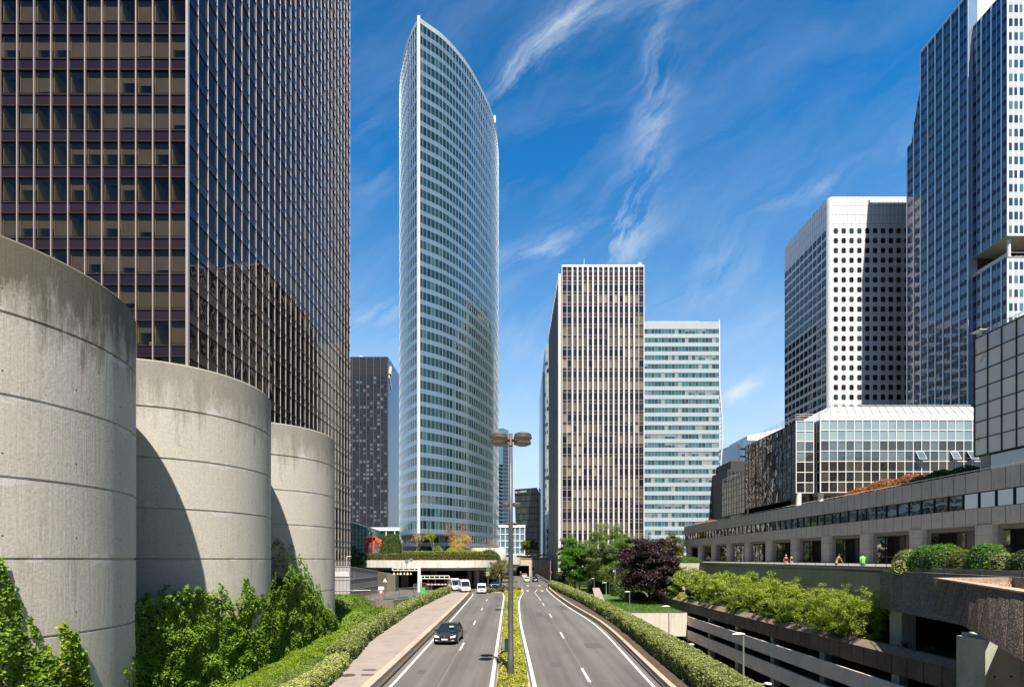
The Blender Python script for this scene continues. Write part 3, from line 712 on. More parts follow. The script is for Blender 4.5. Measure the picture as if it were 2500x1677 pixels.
hedge('clipped_hedge', 'long clipped hedge with pale top between the right carriageway and the sunken road', lambda y: smooth_tab(HL, y), lambda y: smooth_tab(HR, y), 14, 127, .2, 1.45, M['hedge'], smin=.07)
hedge('clipped_hedge', 'low golden hedge filling the median strip round the tall lamp posts', lambda y: fm0(y)+.42, lambda y: fm1(y)-.42, 14, 104, .12, lambda y: .62+.05*math.sin(y*.7), M['hedge_yellow'], smin=.06)
hedge('clipped_hedge', 'clipped pale hedge running along the left pavement, nearest the camera', lambda y: fp(y)-1.3, lambda y: fp(y)-.1, 14, 31.2, .3, 1.15, M['hedge_pale'], smin=.055)
hedge('clipped_hedge', 'clipped hedge along the left pavement from the near gap to the white vans', lambda y: fp(y)-1.55, lambda y: fp(y)-.12, 32.0, 99.5, .3, 1.5, M['hedge'], smin=.065, amp=.1)
# ivy bank behind the left hedges
def bank_z(x, y): return .55+.5*(1-abs(x-(fp(y)-2.6))/1.6)+.25*nz(x*.8, y*.5)
pts = []; sz = []
for _ in range(62000):
    y = 16+RN.random()**1.5*44; x = fp(y)-1.5-RN.random()*min(3.6, 14.9+fp(y)-1.5+.4 if y < 42 else 3.6)
    s = max(.09, .0032*y); pts.append((x, y, .25+max(.1, bank_z(x, y))*RN.uniform(.75, 1.0)+.15*nz(x*3, y*3))); sz.append(s)
o = MB().leaves(pts, sz, .8).build('ivy_bank', M['ivy_bright'])
tag(o, 'bright ground ivy spreading between the cylinders and the pavement hedge', 'ground cover', kind='stuff')
def mound(name, label, cx, cy, rx, ry, h, n, mat, size, seed=0, z0=0.0, p=3.2, group=None, core=True, cat='shrub'):
    """clipped rounded mound, superellipsoid"""
    pts = []; nr = []
    for _ in range(n):
        a = RN.random()*2*math.pi; e = math.asin(RN.random())
        ca, sa, ce, se = math.cos(a), math.sin(a), math.cos(e), math.sin(e)
        q = (abs(ca*ce)**p+abs(sa*ce)**p+abs(se)**p)**(-1/p)
        x, y, z = ca*ce*q, sa*ce*q, se*q
        k = 1+.07*nz(x*3+seed, y*3, z*3)+.04*nz(x*9+seed, y*9, z*9)-.05*RN.random()
        pts.append((cx+rx*x*k, cy+ry*y*k, z0+h*z*k)); nr.append((ca*ce, sa*ce, se))
    o = thing(name, label, cat, (cx, cy, z0), 0, group)
    MB().leaves(pts, size, .4, nrm=nr).build('foliage', mat, o)
    if core:
        mb = MB(); pr = []
        for i in range(9):
            e = i/8*math.pi/2; q = (math.cos(e)**p+math.sin(e)**p)**(-1/p); pr.append((math.cos(e)*q*.9, math.sin(e)*q*.9))
        vs = []; 
        for r_, h_ in pr:
            for j in range(16):
                a = j/16*2*math.pi; q = (abs(math.cos(a))**p+abs(math.sin(a))**p)**(-1/p); vs.append((cx+rx*r_*q*math.cos(a)*1.0, cy+ry*r_*q*math.sin(a), z0+h*h_))
        fs = [(i*16+j, i*16+(j+1) % 16, (i+1)*16+(j+1) % 16, (i+1)*16+j) for i in range(8) for j in range(16)]
        mb.add(vs, fs); mb.build('twigs', M['hedge_core'], o)
    return o
mound('ivy_mound', 'big rounded mound of bright ivy right of the farthest cylinder', -21.2, 56.5, 4.6, 7, 2.9, 17000, M['ivy'], .19, 1, p=4, cat='ivy mound')
mound('ivy_mound', 'lower ivy mound leaning against the stained retaining wall', -15.7, 51.0, 2.3, 8, 1.9, 9000, M['ivy'], .18, 2, p=3, cat='ivy mound')
# ------------------------------------------------------------------ long terrace building (X = 46.6)
M['panel'] = m_concrete('grey_stone_panel', (.44, .42, .40), (.20, .187, .175), 5, .15, 40, 1.0, .8, .15)
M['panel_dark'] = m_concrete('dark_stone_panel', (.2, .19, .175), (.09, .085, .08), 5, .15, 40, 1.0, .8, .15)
M['mirror_strip'] = m_glass('mirrored_strip_glass', [(.03, .035, .035), (.04, .04, .04)], .015, 3.2, .5, .5, .08)
M['painted_warm_pane'] = m_glass('painted_warm_reflection_glass', [(.46, .43, .36), (.5, .47, .40), (.42, .40, .35)], .05, 1.9, .6, .45, .10, .0)  # beige reflection of clouds and pale walls put into the base colour
M['mirror_cool'] = m_glass('cool_mirror_glass', [(.05, .07, .085), (.12, .17, .20), (.03, .035, .03), (.07, .10, .12), (.16, .22, .26)], .02, 3.0, .5, .5, .08)
M['painted_sky_pane'] = m_glass('painted_sky_reflection_glass', [(.26, .37, .43), (.32, .43, .47), (.22, .33, .39), (.28, .40, .46)], .03, 2.4, .5, .5, .06)  # sky reflection put into the base colour
M['mirror_black'] = m_glass('black_mirror_glass', [(.012, .013, .012), (.03, .027, .02), (.015, .016, .016), (.06, .055, .04)], .02, 2.6, .6, .45, .12)
M['frame_black'] = m_plain('black_window_frame', (.03, .028, .026), .4, .3, .05)
M['white_frame'] = m_plain('white_window_frame', (.78, .78, .77), .4, 0, .03)
XW = 46.6
t = thing('terrace_building', 'long low grey stone building with a strip of mirrored windows above a shaded colonnade', 'building', (XW+4, 92, 6.4))
zr = 15.7; Yn, Yf = 34.0, 137.5
fb = Fac((XW, Yf), (XW, Yn))      # seen from the left: a runs towards the camera
mb = MB(); fb.box(mb, 0, fb.len, 13.7, zr, -.9, 0, 0); mb.build('parapet', M['panel'], t)
mb = MB(); fb.box(mb, 0, fb.len, 10.35, 12.05, -.9, 0, 0); mb.build('lower_band', M['panel'], t)
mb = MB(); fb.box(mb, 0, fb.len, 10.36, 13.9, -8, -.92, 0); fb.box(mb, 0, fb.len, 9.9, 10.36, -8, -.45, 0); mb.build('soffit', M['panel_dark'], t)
jn = MB(); a = .7
while a < fb.len:
    fb.box(jn, a-.02, a+.02, 13.7, zr, 0, .004, 0); fb.box(jn, a-.02, a+.02, 10.36, 12.05, 0, .004, 0); a += 1.41
jn.build('panel_joint', M['black'], t)
wins = []; a = .1; mu = MB()
while a < fb.len-1.4:
    wins.append((fb.quad(a+.05, a+1.75, 12.1, 13.68, -.32), 0)); m_ = MB(); fb.box(m_, a-.05, a+.04, 12.05, 13.7, -.4, -.2, 0); m_.build('mullion', M['frame_black'], t); a += 1.8
emit(t, wins, [M['mirror_strip']], limit=60)
mb = MB(); fb.box(mb, 0, fb.len, 12.05, 12.12, -.5, -.18, 0); fb.box(mb, 0, fb.len, 13.62, 13.7, -.5, -.18, 0); mb.build('window_frame', M['frame_black'], t)
ys = [135.8-8.45*k for k in range(12)]
for y in ys:
    mb = MB(); x0, x1, y0, y1 = XW-.15, XW+.85, y-2.25, y
    ch = .45
    poly = [(x0+ch, y0), (x1, y0), (x1, y1), (x0+ch, y1), (x0+.12, y1-.2), (x0, y1-ch), (x0, y0+ch), (x0+.12, y0+.2)]
    mb.prism(poly, 6.4, 10.36, 0)
    for z in (7.35, 8.35, 9.35):
        mb.prism([(px_+(-.004 if px_ < XW+.5 else .004), py_+(-.004 if py_ < y-1 else .004)) for px_, py_ in poly], z, z+.03, 1)
    o = mb.build('pillar', [M['panel'], M['panel_dark']], t)
# glazed wall behind the pillars
wins = []; fw = Fac((XW+2.3, Yf), (XW+2.3, Yn)); mu = MB(); a = 0; i = 0
while a < fw.len-1.5:
    for z0, z1 in ((6.5, 8.2), (8.26, 10.3)): wins.append((fw.quad(a+.04, a+1.65, z0, z1, 0), 0 if i % 5 < 4 else 1))
    fw.box(mu, a-.04, a+.04, 6.4, 10.36, -.05, .06, 0); a += 1.69; i += 1
fw.box(mu, 0, fw.len, 8.2, 8.26, -.05, .05, 0)
emit(t, wins, [M['mirror_strip'], M['panel_dark']], name='glazing', limit=30); mu.build('glazing_bar', M['frame_black'], t)
mb = MB(); mb.box(XW+2.6, XW+25, Yn, Yf, 6.4, 15.2, 0); mb.box(XW+.9, XW+25, Yn, Yf-.01, 15.2, 15.5, 0); mb.box(XW+.9, XW+2.6, Yf-.9, Yf-.3, 6.4, 15.2, 0); mb.build('body', M['panel_dark'], t)
mb = MB()
for z in (15.95,): mb.path([(XW+.3, y, z) for y in (Yf, 110, 85, 60, Yn)], .03, 5)
for k in range(50): mb.tube((XW+.3, Yf-2*k, 15.7), (XW+.3, Yf-2*k, 15.95), .02, .02, 5)
mb.build('roof_rail', M['white_paint'], t)
mb = MB(); mb.box(XW-.35, XW+.2, Yf+.003, Yf+1.6, 10.6, 11.2); mb.box(XW-.2, XW, Yf+.2, Yf+.4, 11.2, 13.2); mb.box(XW-1.1, XW-.2, Yf+.2, Yf+1.3, 12.9, 13.1)
mb.build('end_balcony', M['white_paint'], t)

# upper mirrored blocks
def grid_block(nm, label, f, z0, z1, cw, chh, gl, gmat, bmat, bar=.06, proud=.08, limit=100, body=None, extra=None, loc=None, pick=None, depth=.35):
    pass
t = thing('mirrored_block', 'warm mirror-glass block with a black grid, cut by the right edge of the picture', 'building', (58, 40, 15.7))
f = Fac((48.0, 52.7), (48.0, 22.0)); f2 = Fac((90, 52.7), (48.0, 52.7))
zb, zt = 17.6, 29.75
mb = MB(); mb.box(48.3, 90, 22, 52.4, 15.5, zt-.1); mb.build('body', M['mirror_black'], t)
wins = []; bars = MB(); NRW = 7; ch = (zt-zb)/NRW
for ff in (f, f2):
    n = int(ff.len/1.46); cw = ff.len/n
    for i in range(n):
        for k in range(NRW): wins.append((ff.quad(i*cw+.04, (i+1)*cw-.04, zb+k*ch+.04, zb+(k+1)*ch-.04, .0), 0))
        ff.box(bars, i*cw-.045, i*cw+.045, zb, zt, -.02, .07)
    for k in range(NRW+1): ff.box(bars, 0, ff.len, zb+k*ch-.045, zb+k*ch+.045, -.02, .065)
emit(t, wins, [M['painted_warm_pane']], limit=50); bars.build('glazing_grid', M['frame_black'], t)
wins = []; n = 12; fs_ = Fac((48.6, 52.2), (48.6, 22)); mu = MB()
for i in range(n): wins.append((fs_.quad(i*2.5+.1, i*2.5+2.4, 15.9, 17.4, 0), 0)); fs_.box(mu, i*2.5-.06, i*2.5+.06, 15.7, 17.6, -.05, .1)
emit(t, wins, [M['painted_warm_pane']], name='clerestory_window'); mu.build('mullion', M['frame_black'], t)
mb = MB(); mb.box(48.25, 49.0, 51.3, 52.3, 15.7, 17.55); mb.build('corner_post', M['panel'], t)
mb = MB(); mb.path([(48.4, y, 30.4) for y in (52.5, 40, 30, 22)], .03, 5); mb.path([(48.4, y, 30.05) for y in (52.5, 40, 30, 22)], .03, 5)
for k in range(15): mb.tube((48.4, 52.5-2*k, zt), (48.4, 52.5-2*k, 30.4), .03, .03, 5)
mb.box(47.7, 48.5, 51.8, 52.9, 30.4, 30.45)
mb.build('roof_rail', M['white_paint'], t)

t = thing('lattice_block', 'white framed glass block with a sloped white roof above the colonnade building', 'building', (60, 90, 15.7))
zb, zt = 18.0, 29.95
ff = Fac((51.0, 84.0), (83.0, 84.0)); wins = []; bars = MB(); cw = 1.42; NRW = 7; ch = (zt-zb)/NRW
side = Fac((51.0, 86.2), (51.0, 84.0)); corner = Fac((47.3, 84.6), (50.2, 84.6)); side2 = Fac((50.2, 84.6), (50.2, 86.2)); back = Fac((47.3, 103.0), (47.3, 84.6)); inn = Fac((50.2, 86.2), (51.0, 86.2))
for g, w_, cm, hit in ((ff, 1.42, 0, 1), (side, 1.1, 0, 1), (corner, 1.4, 0, 1)):
    n = max(1, round(g.len/w_)); c_ = g.len/n
    for i in range(n):
        for k in range(NRW):
            wins.append((g.quad(i*c_+.07, (i+1)*c_-.07, zb+k*ch+.07, zb+(k+1)*ch-.07, 0), 2 if k > 4 else (0 if k > 2 else 1)))  # upper rows get the painted sky reflection, lower rows stay dark
    for i in range(n+1): g.box(bars, i*c_-.055, i*c_+.055, zb-.05, zt, -.02, .09)
    for k in range(NRW+1): g.box(bars, 0, g.len, zb+k*ch-.055, zb+k*ch+.055, -.02, .086)
for q, mi in list(wins): pass
emit(t, wins, [M['mirror_cool'], M['mirror_black'], M['painted_sky_pane']], limit=100); bars.build('white_grid', M['white_frame'], t)
# blind upper half sheets behind some panes: side wall windows (dark mirrored)
wins = []; bars = MB(); n = 13; c_ = back.len/n; NB_ = 9; zb2, zt2 = 17.0, 29.75; c2 = (zt2-zb2)/NB_
for i in range(n):
    for k in range(NB_): wins.append((back.quad(i*c_+.03, (i+1)*c_-.03, zb2+k*c2+.03, zb2+(k+1)*c2-.03, 0), 0))
    back.box(bars, i*c_-.035, i*c_+.035, zb2, zt2, -.02, .05)
for k in range(NB_+1): back.box(bars, 0, back.len, zb2+k*c2-.035, zb2+k*c2+.035, -.02, .047)
emit(t, wins, [M['mirror_black']], name='side_window', limit=100); bars.build('black_grid', M['frame_black'], t)
mb = MB(); mb.box(47.5, 83, 86.4, 102.7, 15.5, zt-.05); mb.box(51.2, 83, 84.3, 86.45, 17.9, zt-.05); mb.box(47.5, 50.1, 84.8, 86.45, 17.9, zt-.05); mb.box(47.5, 52, 86.5, 102, 15.5, 17); mb.build('body', M['mirror_black'], t)
for x in (47.9, 51.6, 60, 68, 76):
    mb = MB(); mb.lathe([(.42, 0), (.42, 2.35)], (x, 84.9, 15.6), 18); mb.build('column', M['white_frame'], t, smooth=True)
mb = MB()
mb.hexa([(51.6, 84.8, 30.2), (83, 84.8, 30.2), (83, 102, 30.2), (50, 102, 30.2)], [(57.6, 92, 34.6), (83, 92, 34.6), (83, 95, 34.6), (57.6, 95, 34.6)])
mb.build('sloped_roof', m_plain('white_roof_sheet', (.50, .52, .55), .35, 0, .05, .6), t)
mb = MB()
for k in range(19):
    x = 56+1.45*k; mb.tube((max(51.8, x-4), 84.9, 30.28), (max(57.6, x), 92, 34.68), .05, .05, 5)
mb.path([(57.6, 91.9, 34.75), (83, 91.9, 34.75)], .08, 5); mb.path([(54.6, 88.3, 32.5), (83, 88.3, 32.5)], .05, 5)
mb.build('roof_rib', M['steel'], t)
mb = MB()
for z in (30.35, 30.75, 31.1): mb.path([(47.4, 84.7, z), (51, 84.7, z), (51, 84.1, z), (83, 84.1, z)], .035, 5); mb.path([(47.4, 84.7, z), (47.4, 103, z)], .03, 5)
for k in range(20): mb.tube((51+1.7*k, 84.1, 29.9), (51+1.7*k, 84.1, 31.1), .03, .03, 5)
for k in range(9): mb.tube((47.4, 85+2*k, 29.7), (47.4, 85+2*k, 31.1), .03, .03, 5)
mb.build('roof_rail', M['white_paint'], t)
for i, (a, k) in enumerate(((11, 3), (15, 3), (17, 3))):   # tilted open windows
    x0 = 51+a*cw; z0 = zb+k*ch
    mb = MB(); q = [(x0+.1, 83.15, z0+.25), (x0+cw-.1, 83.15, z0+.25), (x0+cw-.1, 83.9, z0+ch-.1), (x0+.1, 83.9, z0+ch-.1)]
    mb.quad(*q, mi=1)
    for p_, q_ in zip(q, q[1:]+q[:1]): mb.tube(p_, q_, .035, .035, 5, 0)
    mb.build('open_window', [M['white_frame'], M['mirror_cool']], t)

t = thing('mirrored_block', 'lower mirrored block with a thin grid beyond the dark mirrored wall, reflecting a bright tower', 'building', (54, 109, 15.7))
f = Fac((47.3, 114.5), (47.3, 103.3)); wins = []; bars = MB(); f_e = Fac((47.3, 103.3), (49, 103.3))
n = 9; c_ = f.len/n; NB_ = 6; zb2, zt2 = 16.4, 24.0; c2 = (zt2-zb2)/NB_
for i in range(n):
    for k in range(NB_): wins.append((f.quad(i*c_+.03, (i+1)*c_-.03, zb2+k*c2+.03, zb2+(k+1)*c2-.03, 0), 0))
    f.box(bars, i*c_-.04, i*c_+.04, zb2, zt2, -.02, .05)
for k in range(NB_+1): f.box(bars, 0, f.len, zb2+k*c2-.04, zb2+k*c2+.04, -.02, .047)
emit(t, wins, [M['painted_warm_pane']]); bars.build('grid', M['frame_black'], t)
mb = MB(); mb.box(47.5, 70, 103.3, 114.4, 15.6, 23.9); mb.build('body', M['mirror_black'], t)
mb = MB()
for z in (24.4, 24.8): mb.path([(47.4, 103.5, z), (47.4, 114.4, z)], .03, 5)
for k in range(6): mb.tube((47.4, 103.6+2.1*k, 24), (47.4, 103.6+2.1*k, 24.8), .03, .03, 5)
mb.build('roof_rail', M['white_paint'], t)

# ------------------------------------------------------------------ terrace, fascia
FX = [(25.4, 25.6), (39.3, 29.2), (94.6, 34.9)]
fx = lambda y: table([(-5, 17.7)]+FX, y)
mb = MB()
poly = [(fx(y), y) for y in (-5, 25.4, 39.3, 94.6)]
mb.prism(poly+[(XW+26, 94.6), (XW+26, 137.5), (XW+26, -5)][0:1]+[(XW+6, 94.6), (XW+6, -5)], 5.9, 6.4)
mb.prism([(36.5, 94.65), (XW+6, 94.65), (XW+6, 140), (38, 140)], 5.9, 6.4)
tag(mb.build('terrace', M['plaza']), kind='structure')
t = thing('terrace_wall', 'long dark stained concrete balustrade wall along the terrace above the shrubs', 'wall', (32, 67, 3.1))
mb = MB(); pl = [(fx(y), y) for y in (39.3, 52, 65, 80, 94.6)]
mb.ribbon(pl, 3.1, 6.1, -.35); mb.build('wall_panel', m_concrete('streaked_dark_concrete', (.34, .31, .25), (.11, .10, .08), 3.5, .05, 22, 1.5, .9, .2), t)
mb = MB(); pl2 = [(x-.06, y) for x, y in pl]; mb.ribbon(pl2, 6.1, 6.2, -.5); mb.build('coping', M['concrete'], t)
mb = MB(); mb.path([(fx(y)+.3, y, 6.62) for y in (39.3, 60, 80, 94.6)], .025, 5)
for k in range(28): y = 39.5+k*2; mb.tube((fx(y)+.3, y, 6.2), (fx(y)+.3, y, 6.62), .02, .02, 4)
mb.build('handrail', M['black_metal'], t)
t = thing('concrete_block', 'pale sunlit concrete block at the far end of the terrace wall on a white post', 'wall end', (33.3, 94.6, .5))
mb = MB(); mb.hexa([(30.9, 94.4, 3.1), (34.4, 94.4, 3.1), (34.4, 97.5, 3.1), (30.9, 97.5, 3.1)], [(30.9, 94.2, 6.2), (34.9, 94.2, 6.2), (34.9, 97.5, 6.2), (30.9, 97.5, 6.2)])
mb.build('block', M['concrete_pale'], t)
mb = MB(); mb.box(31.3, 32.3, 94.8, 95.8, .2, 3.1); mb.build('post', M['concrete_pale'], t)
# aggregate fascia in front
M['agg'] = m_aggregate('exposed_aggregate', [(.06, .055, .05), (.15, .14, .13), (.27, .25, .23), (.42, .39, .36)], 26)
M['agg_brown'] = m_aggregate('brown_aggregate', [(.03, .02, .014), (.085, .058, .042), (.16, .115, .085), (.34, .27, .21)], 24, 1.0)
M['agg_pink'] = m_aggregate('pink_aggregate', [(.3, .2, .15), (.45, .33, .26), (.55, .42, .33), (.7, .58, .48)], 24, .5)  # paler pink tones at the brown aggregate's grain
M['precast'] = m_aggregate('precast_panel', [(.10, .07, .055), (.155, .115, .09), (.19, .145, .115), (.25, .2, .16)], 34, .4)
t = thing('terrace_wall', 'grey pebble-dash wall below the railed planter, right of the leafy shrubs', 'wall', (27, 30, 3.1))
def fxo(y): return fx(y)-.5
mb = MB(); pl = [(fxo(y), y) for y in (-2, 10, 25.4, 39.3)]
mb.ribbon(pl, 3.15, 6.1, -.6)
mb.box(28.7, 31, 39.32, 39.6, 3.15, 6.1); mb.build('wall_panel', M['agg'], t)
mb = MB()
for y in (37.6, 33.4, 29.4, 25.5, 21): mb.box(fxo(y)-.006, fxo(y)+.1, y-.012, y+.012, 3.16, 6.09)
mb.build('panel_joint', M['concrete_dark'], t)
t = thing('railing', 'thin black metal railing in front of the clipped bushes on the planter', 'railing', (fx(25), 25, 6.1))
mb = MB(); ys_ = [39, 36.5, 34, 31.5, 28.2, 25, 22, 19, 16, 12]
mb.path([(fxo(y)+.12, y, 7.15) for y in ys_], .022, 5); mb.path([(fxo(y)+.12, y, 6.25) for y in ys_], .018, 5); mb.build('rail', M['black_metal'], t)
for y in ys_:
    mb = MB(); mb.tube((fxo(y)+.12, y, 6.1), (fxo(y)+.12, y, 7.15), .022, .022, 5); mb.build('post', M['black_metal'], t)
t = thing('concrete_pier', 'white concrete pier under the corner of the pebble-dash wall', 'pier', (29, 38.3, .3), 0, 'piers under the terrace')
mb = MB(); mb.box(28.85, 29.9, 37.6, 38.8, .3, 3.14); mb.build('shaft', M['concrete_pale'], t)
for i, (x, y) in enumerate(((29.2, 30.2), (27.5, 22.0))):
    t = thing('concrete_pier', ['grey pier in the dark opening behind the spiky plants', 'grey pier hidden deep under the near terrace'][i], 'pier', (x, y, .3), 0, 'piers under the terrace')
    mb = MB(); mb.box(x-.45, x+.45, y-.5, y+.5, .3, 3.14); mb.build('shaft', M['concrete'], t)

# ------------------------------------------------------------------ parking structure
t = thing('parking_garage', 'open concrete parking structure with light horizontal bands beside the sunken road', 'parking garage', (32, 55, -6.9))
GX = 26.7; ga, gb = 2.0, 92.0
mb = MB(); mb.box(GX+.5, XW+5, ga, gb, .0, .25); mb.build('planter_floor', M['soil'], t)
n = 64; st = (gb-ga)/n
for i in range(n):
    y0 = ga+i*st; mb = MB()
    mb.hexa([(GX, y0+.035, -1.0), (GX+.2, y0+.035, -1.0), (GX+.2, y0+st-.035, -1.0), (GX, y0+st-.035, -1.0)], [(GX, y0+.035, .32), (GX+.2, y0+.035, .32), (GX+.2, y0+st-.035, .32), (GX, y0+st-.035, .32)])
    mb.build('precast_panel', M['precast'], t)
mb = MB(); mb.box(GX+.05, GX+.45, ga, gb, -1.05, .28); mb.build('beam', M['black'], t)
mb = MB()
k = 0; y = ga
while y < gb:
    l_ = 3.9
    mb.hexa([(GX-.06, y+.015, .34), (GX+.9, y+.015, .34), (GX+.9, y+l_-.015, .34), (GX-.06, y+l_-.015, .34)], [(GX+.42, y+.015, .78), (GX+.9, y+.015, .78), (GX+.9, y+l_-.015, .78), (GX+.42, y+l_-.015, .78)]); y += l_
mb.build('sloped_coping', m_concrete('weathered_coping', (.24, .195, .15), (.05, .04, .03), 2.5, .6, 22, 1.6, .9, .5), t)
M['band'] = m_concrete('garage_band_concrete', (.76, .68, .59), (.52, .46, .39), 1.5, .3, 20, .7)
for nm, z0, z1, x in (('upper_band', -2.9, -1.6, GX-.35), ('lower_band', -5.05, -3.65, GX-.35)):
    i = 0; y = ga
    mb = MB()
    while y < gb:
        mb.box(x, x+.25, y+.01, y+6.5-.01, z0, z1); y += 6.5
    mb.build(nm, M['band'], t)
mb = MB(); mb.box(GX-.1, XW, ga, gb, -3.0, -2.75); mb.box(GX-.1, XW, ga, gb, -5.2, -4.95); mb.box(GX+.46, XW, ga, gb, -.3, -.02); mb.build('floor_slab', M['concrete_dark'], t)
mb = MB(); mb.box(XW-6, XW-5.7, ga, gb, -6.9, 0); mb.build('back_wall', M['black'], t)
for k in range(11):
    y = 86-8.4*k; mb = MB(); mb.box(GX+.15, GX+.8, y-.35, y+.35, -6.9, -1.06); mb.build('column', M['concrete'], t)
mb = MB(); mb.box(XW-4.8, XW-4.5, ga, 94, .25, 5.9); mb.build('rear_wall', m_plain('dark_rear_wall', (.05, .045, .04), .9), t)  # very dark wall closing the space under the terrace

# box wall + lawn over the sunken road
t = thing('concrete_box_wall', 'pale stained concrete box wall spanning the sunken road, lawn on top', 'wall', (20, 76.6, -4.6))
mb = MB(); mb.box(TL+.02, GX-.4, 76.3, 76.8, -4.6, -1.0)
mb.build('wall_face', m_concrete('stained_pale_concrete', (.60, .56, .49), (.30, .27, .22), 2.6, .10, 20, 1.0, .9, .15), t)
mb = MB(); mb.box(TL+.02, GX-.45, 76.8, 149.9, -4.4, -1.15); mb.box(TL+.02, GX-.35, 76.24, 76.4, -1.0, -.94); mb.build('slab', M['concrete_dark'], t)
mb = MB(); mb.quad((TL+.03, 76.8, -1.1), (GX-.45, 76.8, -1.1), (GX-.45, 149.9, -1.1), (TL+.03, 149.9, -1.1)); mb.quad((GX-.4, 92.2, -.9), (46, 92.2, -.9), (46, 149.9, -.9), (GX-.4, 149.9, -.9))
tag(mb.build('lawn', M['lawn']), kind='structure')
pts = [(RN.uniform(TL+.2, GX-.6), RN.uniform(77, 100), -1.1+RN.random()*.3) for _ in range(9000)]
M['grass'] = m_leaf('grass_blade', [(.05, .12, .015), (.10, .2, .02), (.16, .27, .03)], .35)
tag(MB().leaves(pts, .3, -.4, asp=.25).build('grass', M['grass']), 'short bright lawn grass on top of the concrete box wall', 'grass', kind='stuff')
# lower road marks
mb = MB()
mb.quad((19.6, -20, TZ+.005), (19.75, -20, TZ+.005), (19.75, 76, TZ+.005), (19.6, 76, TZ+.005))
tag(mb.build('sunken_road_marking', M['marking']), kind='structure')
mb = MB(); mb.box(12.76, 14.3, -40, 149, TZ+.001, TZ+.15); mb.box(25.2, 26.8, -40, 149, TZ+.001, TZ+.15); tag(mb.build('sunken_pavement', M['concrete'], ), kind='structure')

# near slanted parapet of the footbridge stairs
t = thing('slanted_parapet', 'big brown pebble-dash parapet with slanted ribs and a sunlit pink coping, at the right edge', 'parapet', (19, 20, 3))
A0 = Vector((21.0, 25.0, 6.0)); A1 = Vector((21.3, 25.9, 4.6)); dT = Vector((-6.1, -10.2, 0)); dB = Vector((-9.3, -14.0, 0))
nS = 17; ins = Vector((.85, -.5, 0))*.35
for i in range(nS):
    s0, s1 = i/10, (i+1)/10-.006
    a, b_ = A0+dT*s0, A0+dT*s1; c_, d_ = A1+dB*s1, A1+dB*s0
    o_ = Vector((.9, -.45, 0))*.3
    mb = MB(); mb.add([a, b_, c_, d_, a+o_, b_+o_, c_+o_, d_+o_], [(0, 1, 2, 3), (7, 6, 5, 4), (0, 4, 5, 1), (3, 2, 6, 7), (1, 5, 6, 2), (0, 3, 7, 4)])
    mb.build('slanted_rib', M['agg_brown'], t)
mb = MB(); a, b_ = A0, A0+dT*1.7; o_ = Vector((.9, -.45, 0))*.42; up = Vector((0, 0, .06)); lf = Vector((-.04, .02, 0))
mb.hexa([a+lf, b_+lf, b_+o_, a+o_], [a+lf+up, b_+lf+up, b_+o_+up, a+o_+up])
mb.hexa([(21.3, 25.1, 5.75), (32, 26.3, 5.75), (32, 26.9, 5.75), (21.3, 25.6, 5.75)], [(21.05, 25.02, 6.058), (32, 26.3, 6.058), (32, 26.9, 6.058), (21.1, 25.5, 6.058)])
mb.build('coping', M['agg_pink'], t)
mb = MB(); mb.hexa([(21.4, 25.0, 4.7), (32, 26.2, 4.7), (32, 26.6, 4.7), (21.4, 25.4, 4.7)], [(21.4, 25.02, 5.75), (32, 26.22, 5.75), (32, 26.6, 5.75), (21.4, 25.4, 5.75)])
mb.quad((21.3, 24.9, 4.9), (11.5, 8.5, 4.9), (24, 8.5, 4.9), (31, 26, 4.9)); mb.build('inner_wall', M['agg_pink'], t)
mb = MB()
for k in range(8): x = 22.5+1.3*k; y = 25.1+(x-21)*.109; mb.box(x-.012, x+.012, y-.16, y-.05, 4.95, 5.74)
mb.build('panel_joint', M['agg_brown'], t)
t = thing('concrete_pier', 'greenish board-marked concrete pier carrying the slanted parapet, bottom right', 'pier', (17, 17.5, -6.9), 0)
mb = MB(); mb.box(15.75, 16.95, 16.9, 18.0, -6.9, 4.3); mb.box(17.0, 19.0, 17.0, 19.2, -6.9, 4.25)
mb.build('shaft', m_concrete('greenish_concrete', (.42, .44, .38), (.26, .27, .22), 1.2, .4, 18, .6), t)
mb = MB()
for x in (16.05, 16.6):
    for z in (.7, 1.9, 3.1): mb.lathe([(0, 0), (.035, 0), (.035, .02)], (x, 16.88, z), 8, axis='y')
mb.build('tie_hole', M['black'], t)
mb = MB(); mb.tube((16.97, 16.8, -6.9), (16.97, 16.8, 4.25), .035, .035, 8); mb.build('drain_pipe', M['steel'], t)
# ------------------------------------------------------------------ curved glass tower
def catmull(pts, step):
    out = []
    P_ = [pts[0]]+list(pts)+[pts[-1]]
    for i in range(1, len(P_)-2):
        p0, p1, p2, p3 = [Vector(q) for q in P_[i-1:i+3]]
        for k in range(20):
            t_ = k/20; out.append(.5*((2*p1)+(-p0+p2)*t_+(2*p0-5*p1+4*p2-p3)*t_*t_+(-p0+3*p1-3*p2+p3)*t_**3))
    out.append(Vector(pts[-1]))
    res = [out[0]]; acc = 0; tot = sum((b-a).length for a, b in zip(out, out[1:])); n = max(1, round(tot/step)); st = tot/n; need = st
    for a, b in zip(out, out[1:]):
        l_ = (b-a).length
        while acc+l_ >= need-1e-6 and len(res) < n:
            res.append(a+(b-a)*((need-acc)/l_)); need += st
        acc += l_
    res.append(out[-1]); return res
M['edf_glass'] = m_glass('teal_tower_glass', [(.010, .04, .05), (.014, .055, .07), (.008, .026, .036), (.012, .045, .055), (.018, .07, .08), (.01, .03, .04), (.012, .045, .06), (.014, .05, .06), (.05, .12, .13), (.011, .038, .05), (.01, .036, .045), (.012, .042, .055)], .02, 1.95, .2, .6, .03)
M['edf_span'] = m_plain('brushed_steel_spandrel', (.28, .41, .53), .3, .6, .04, .8)
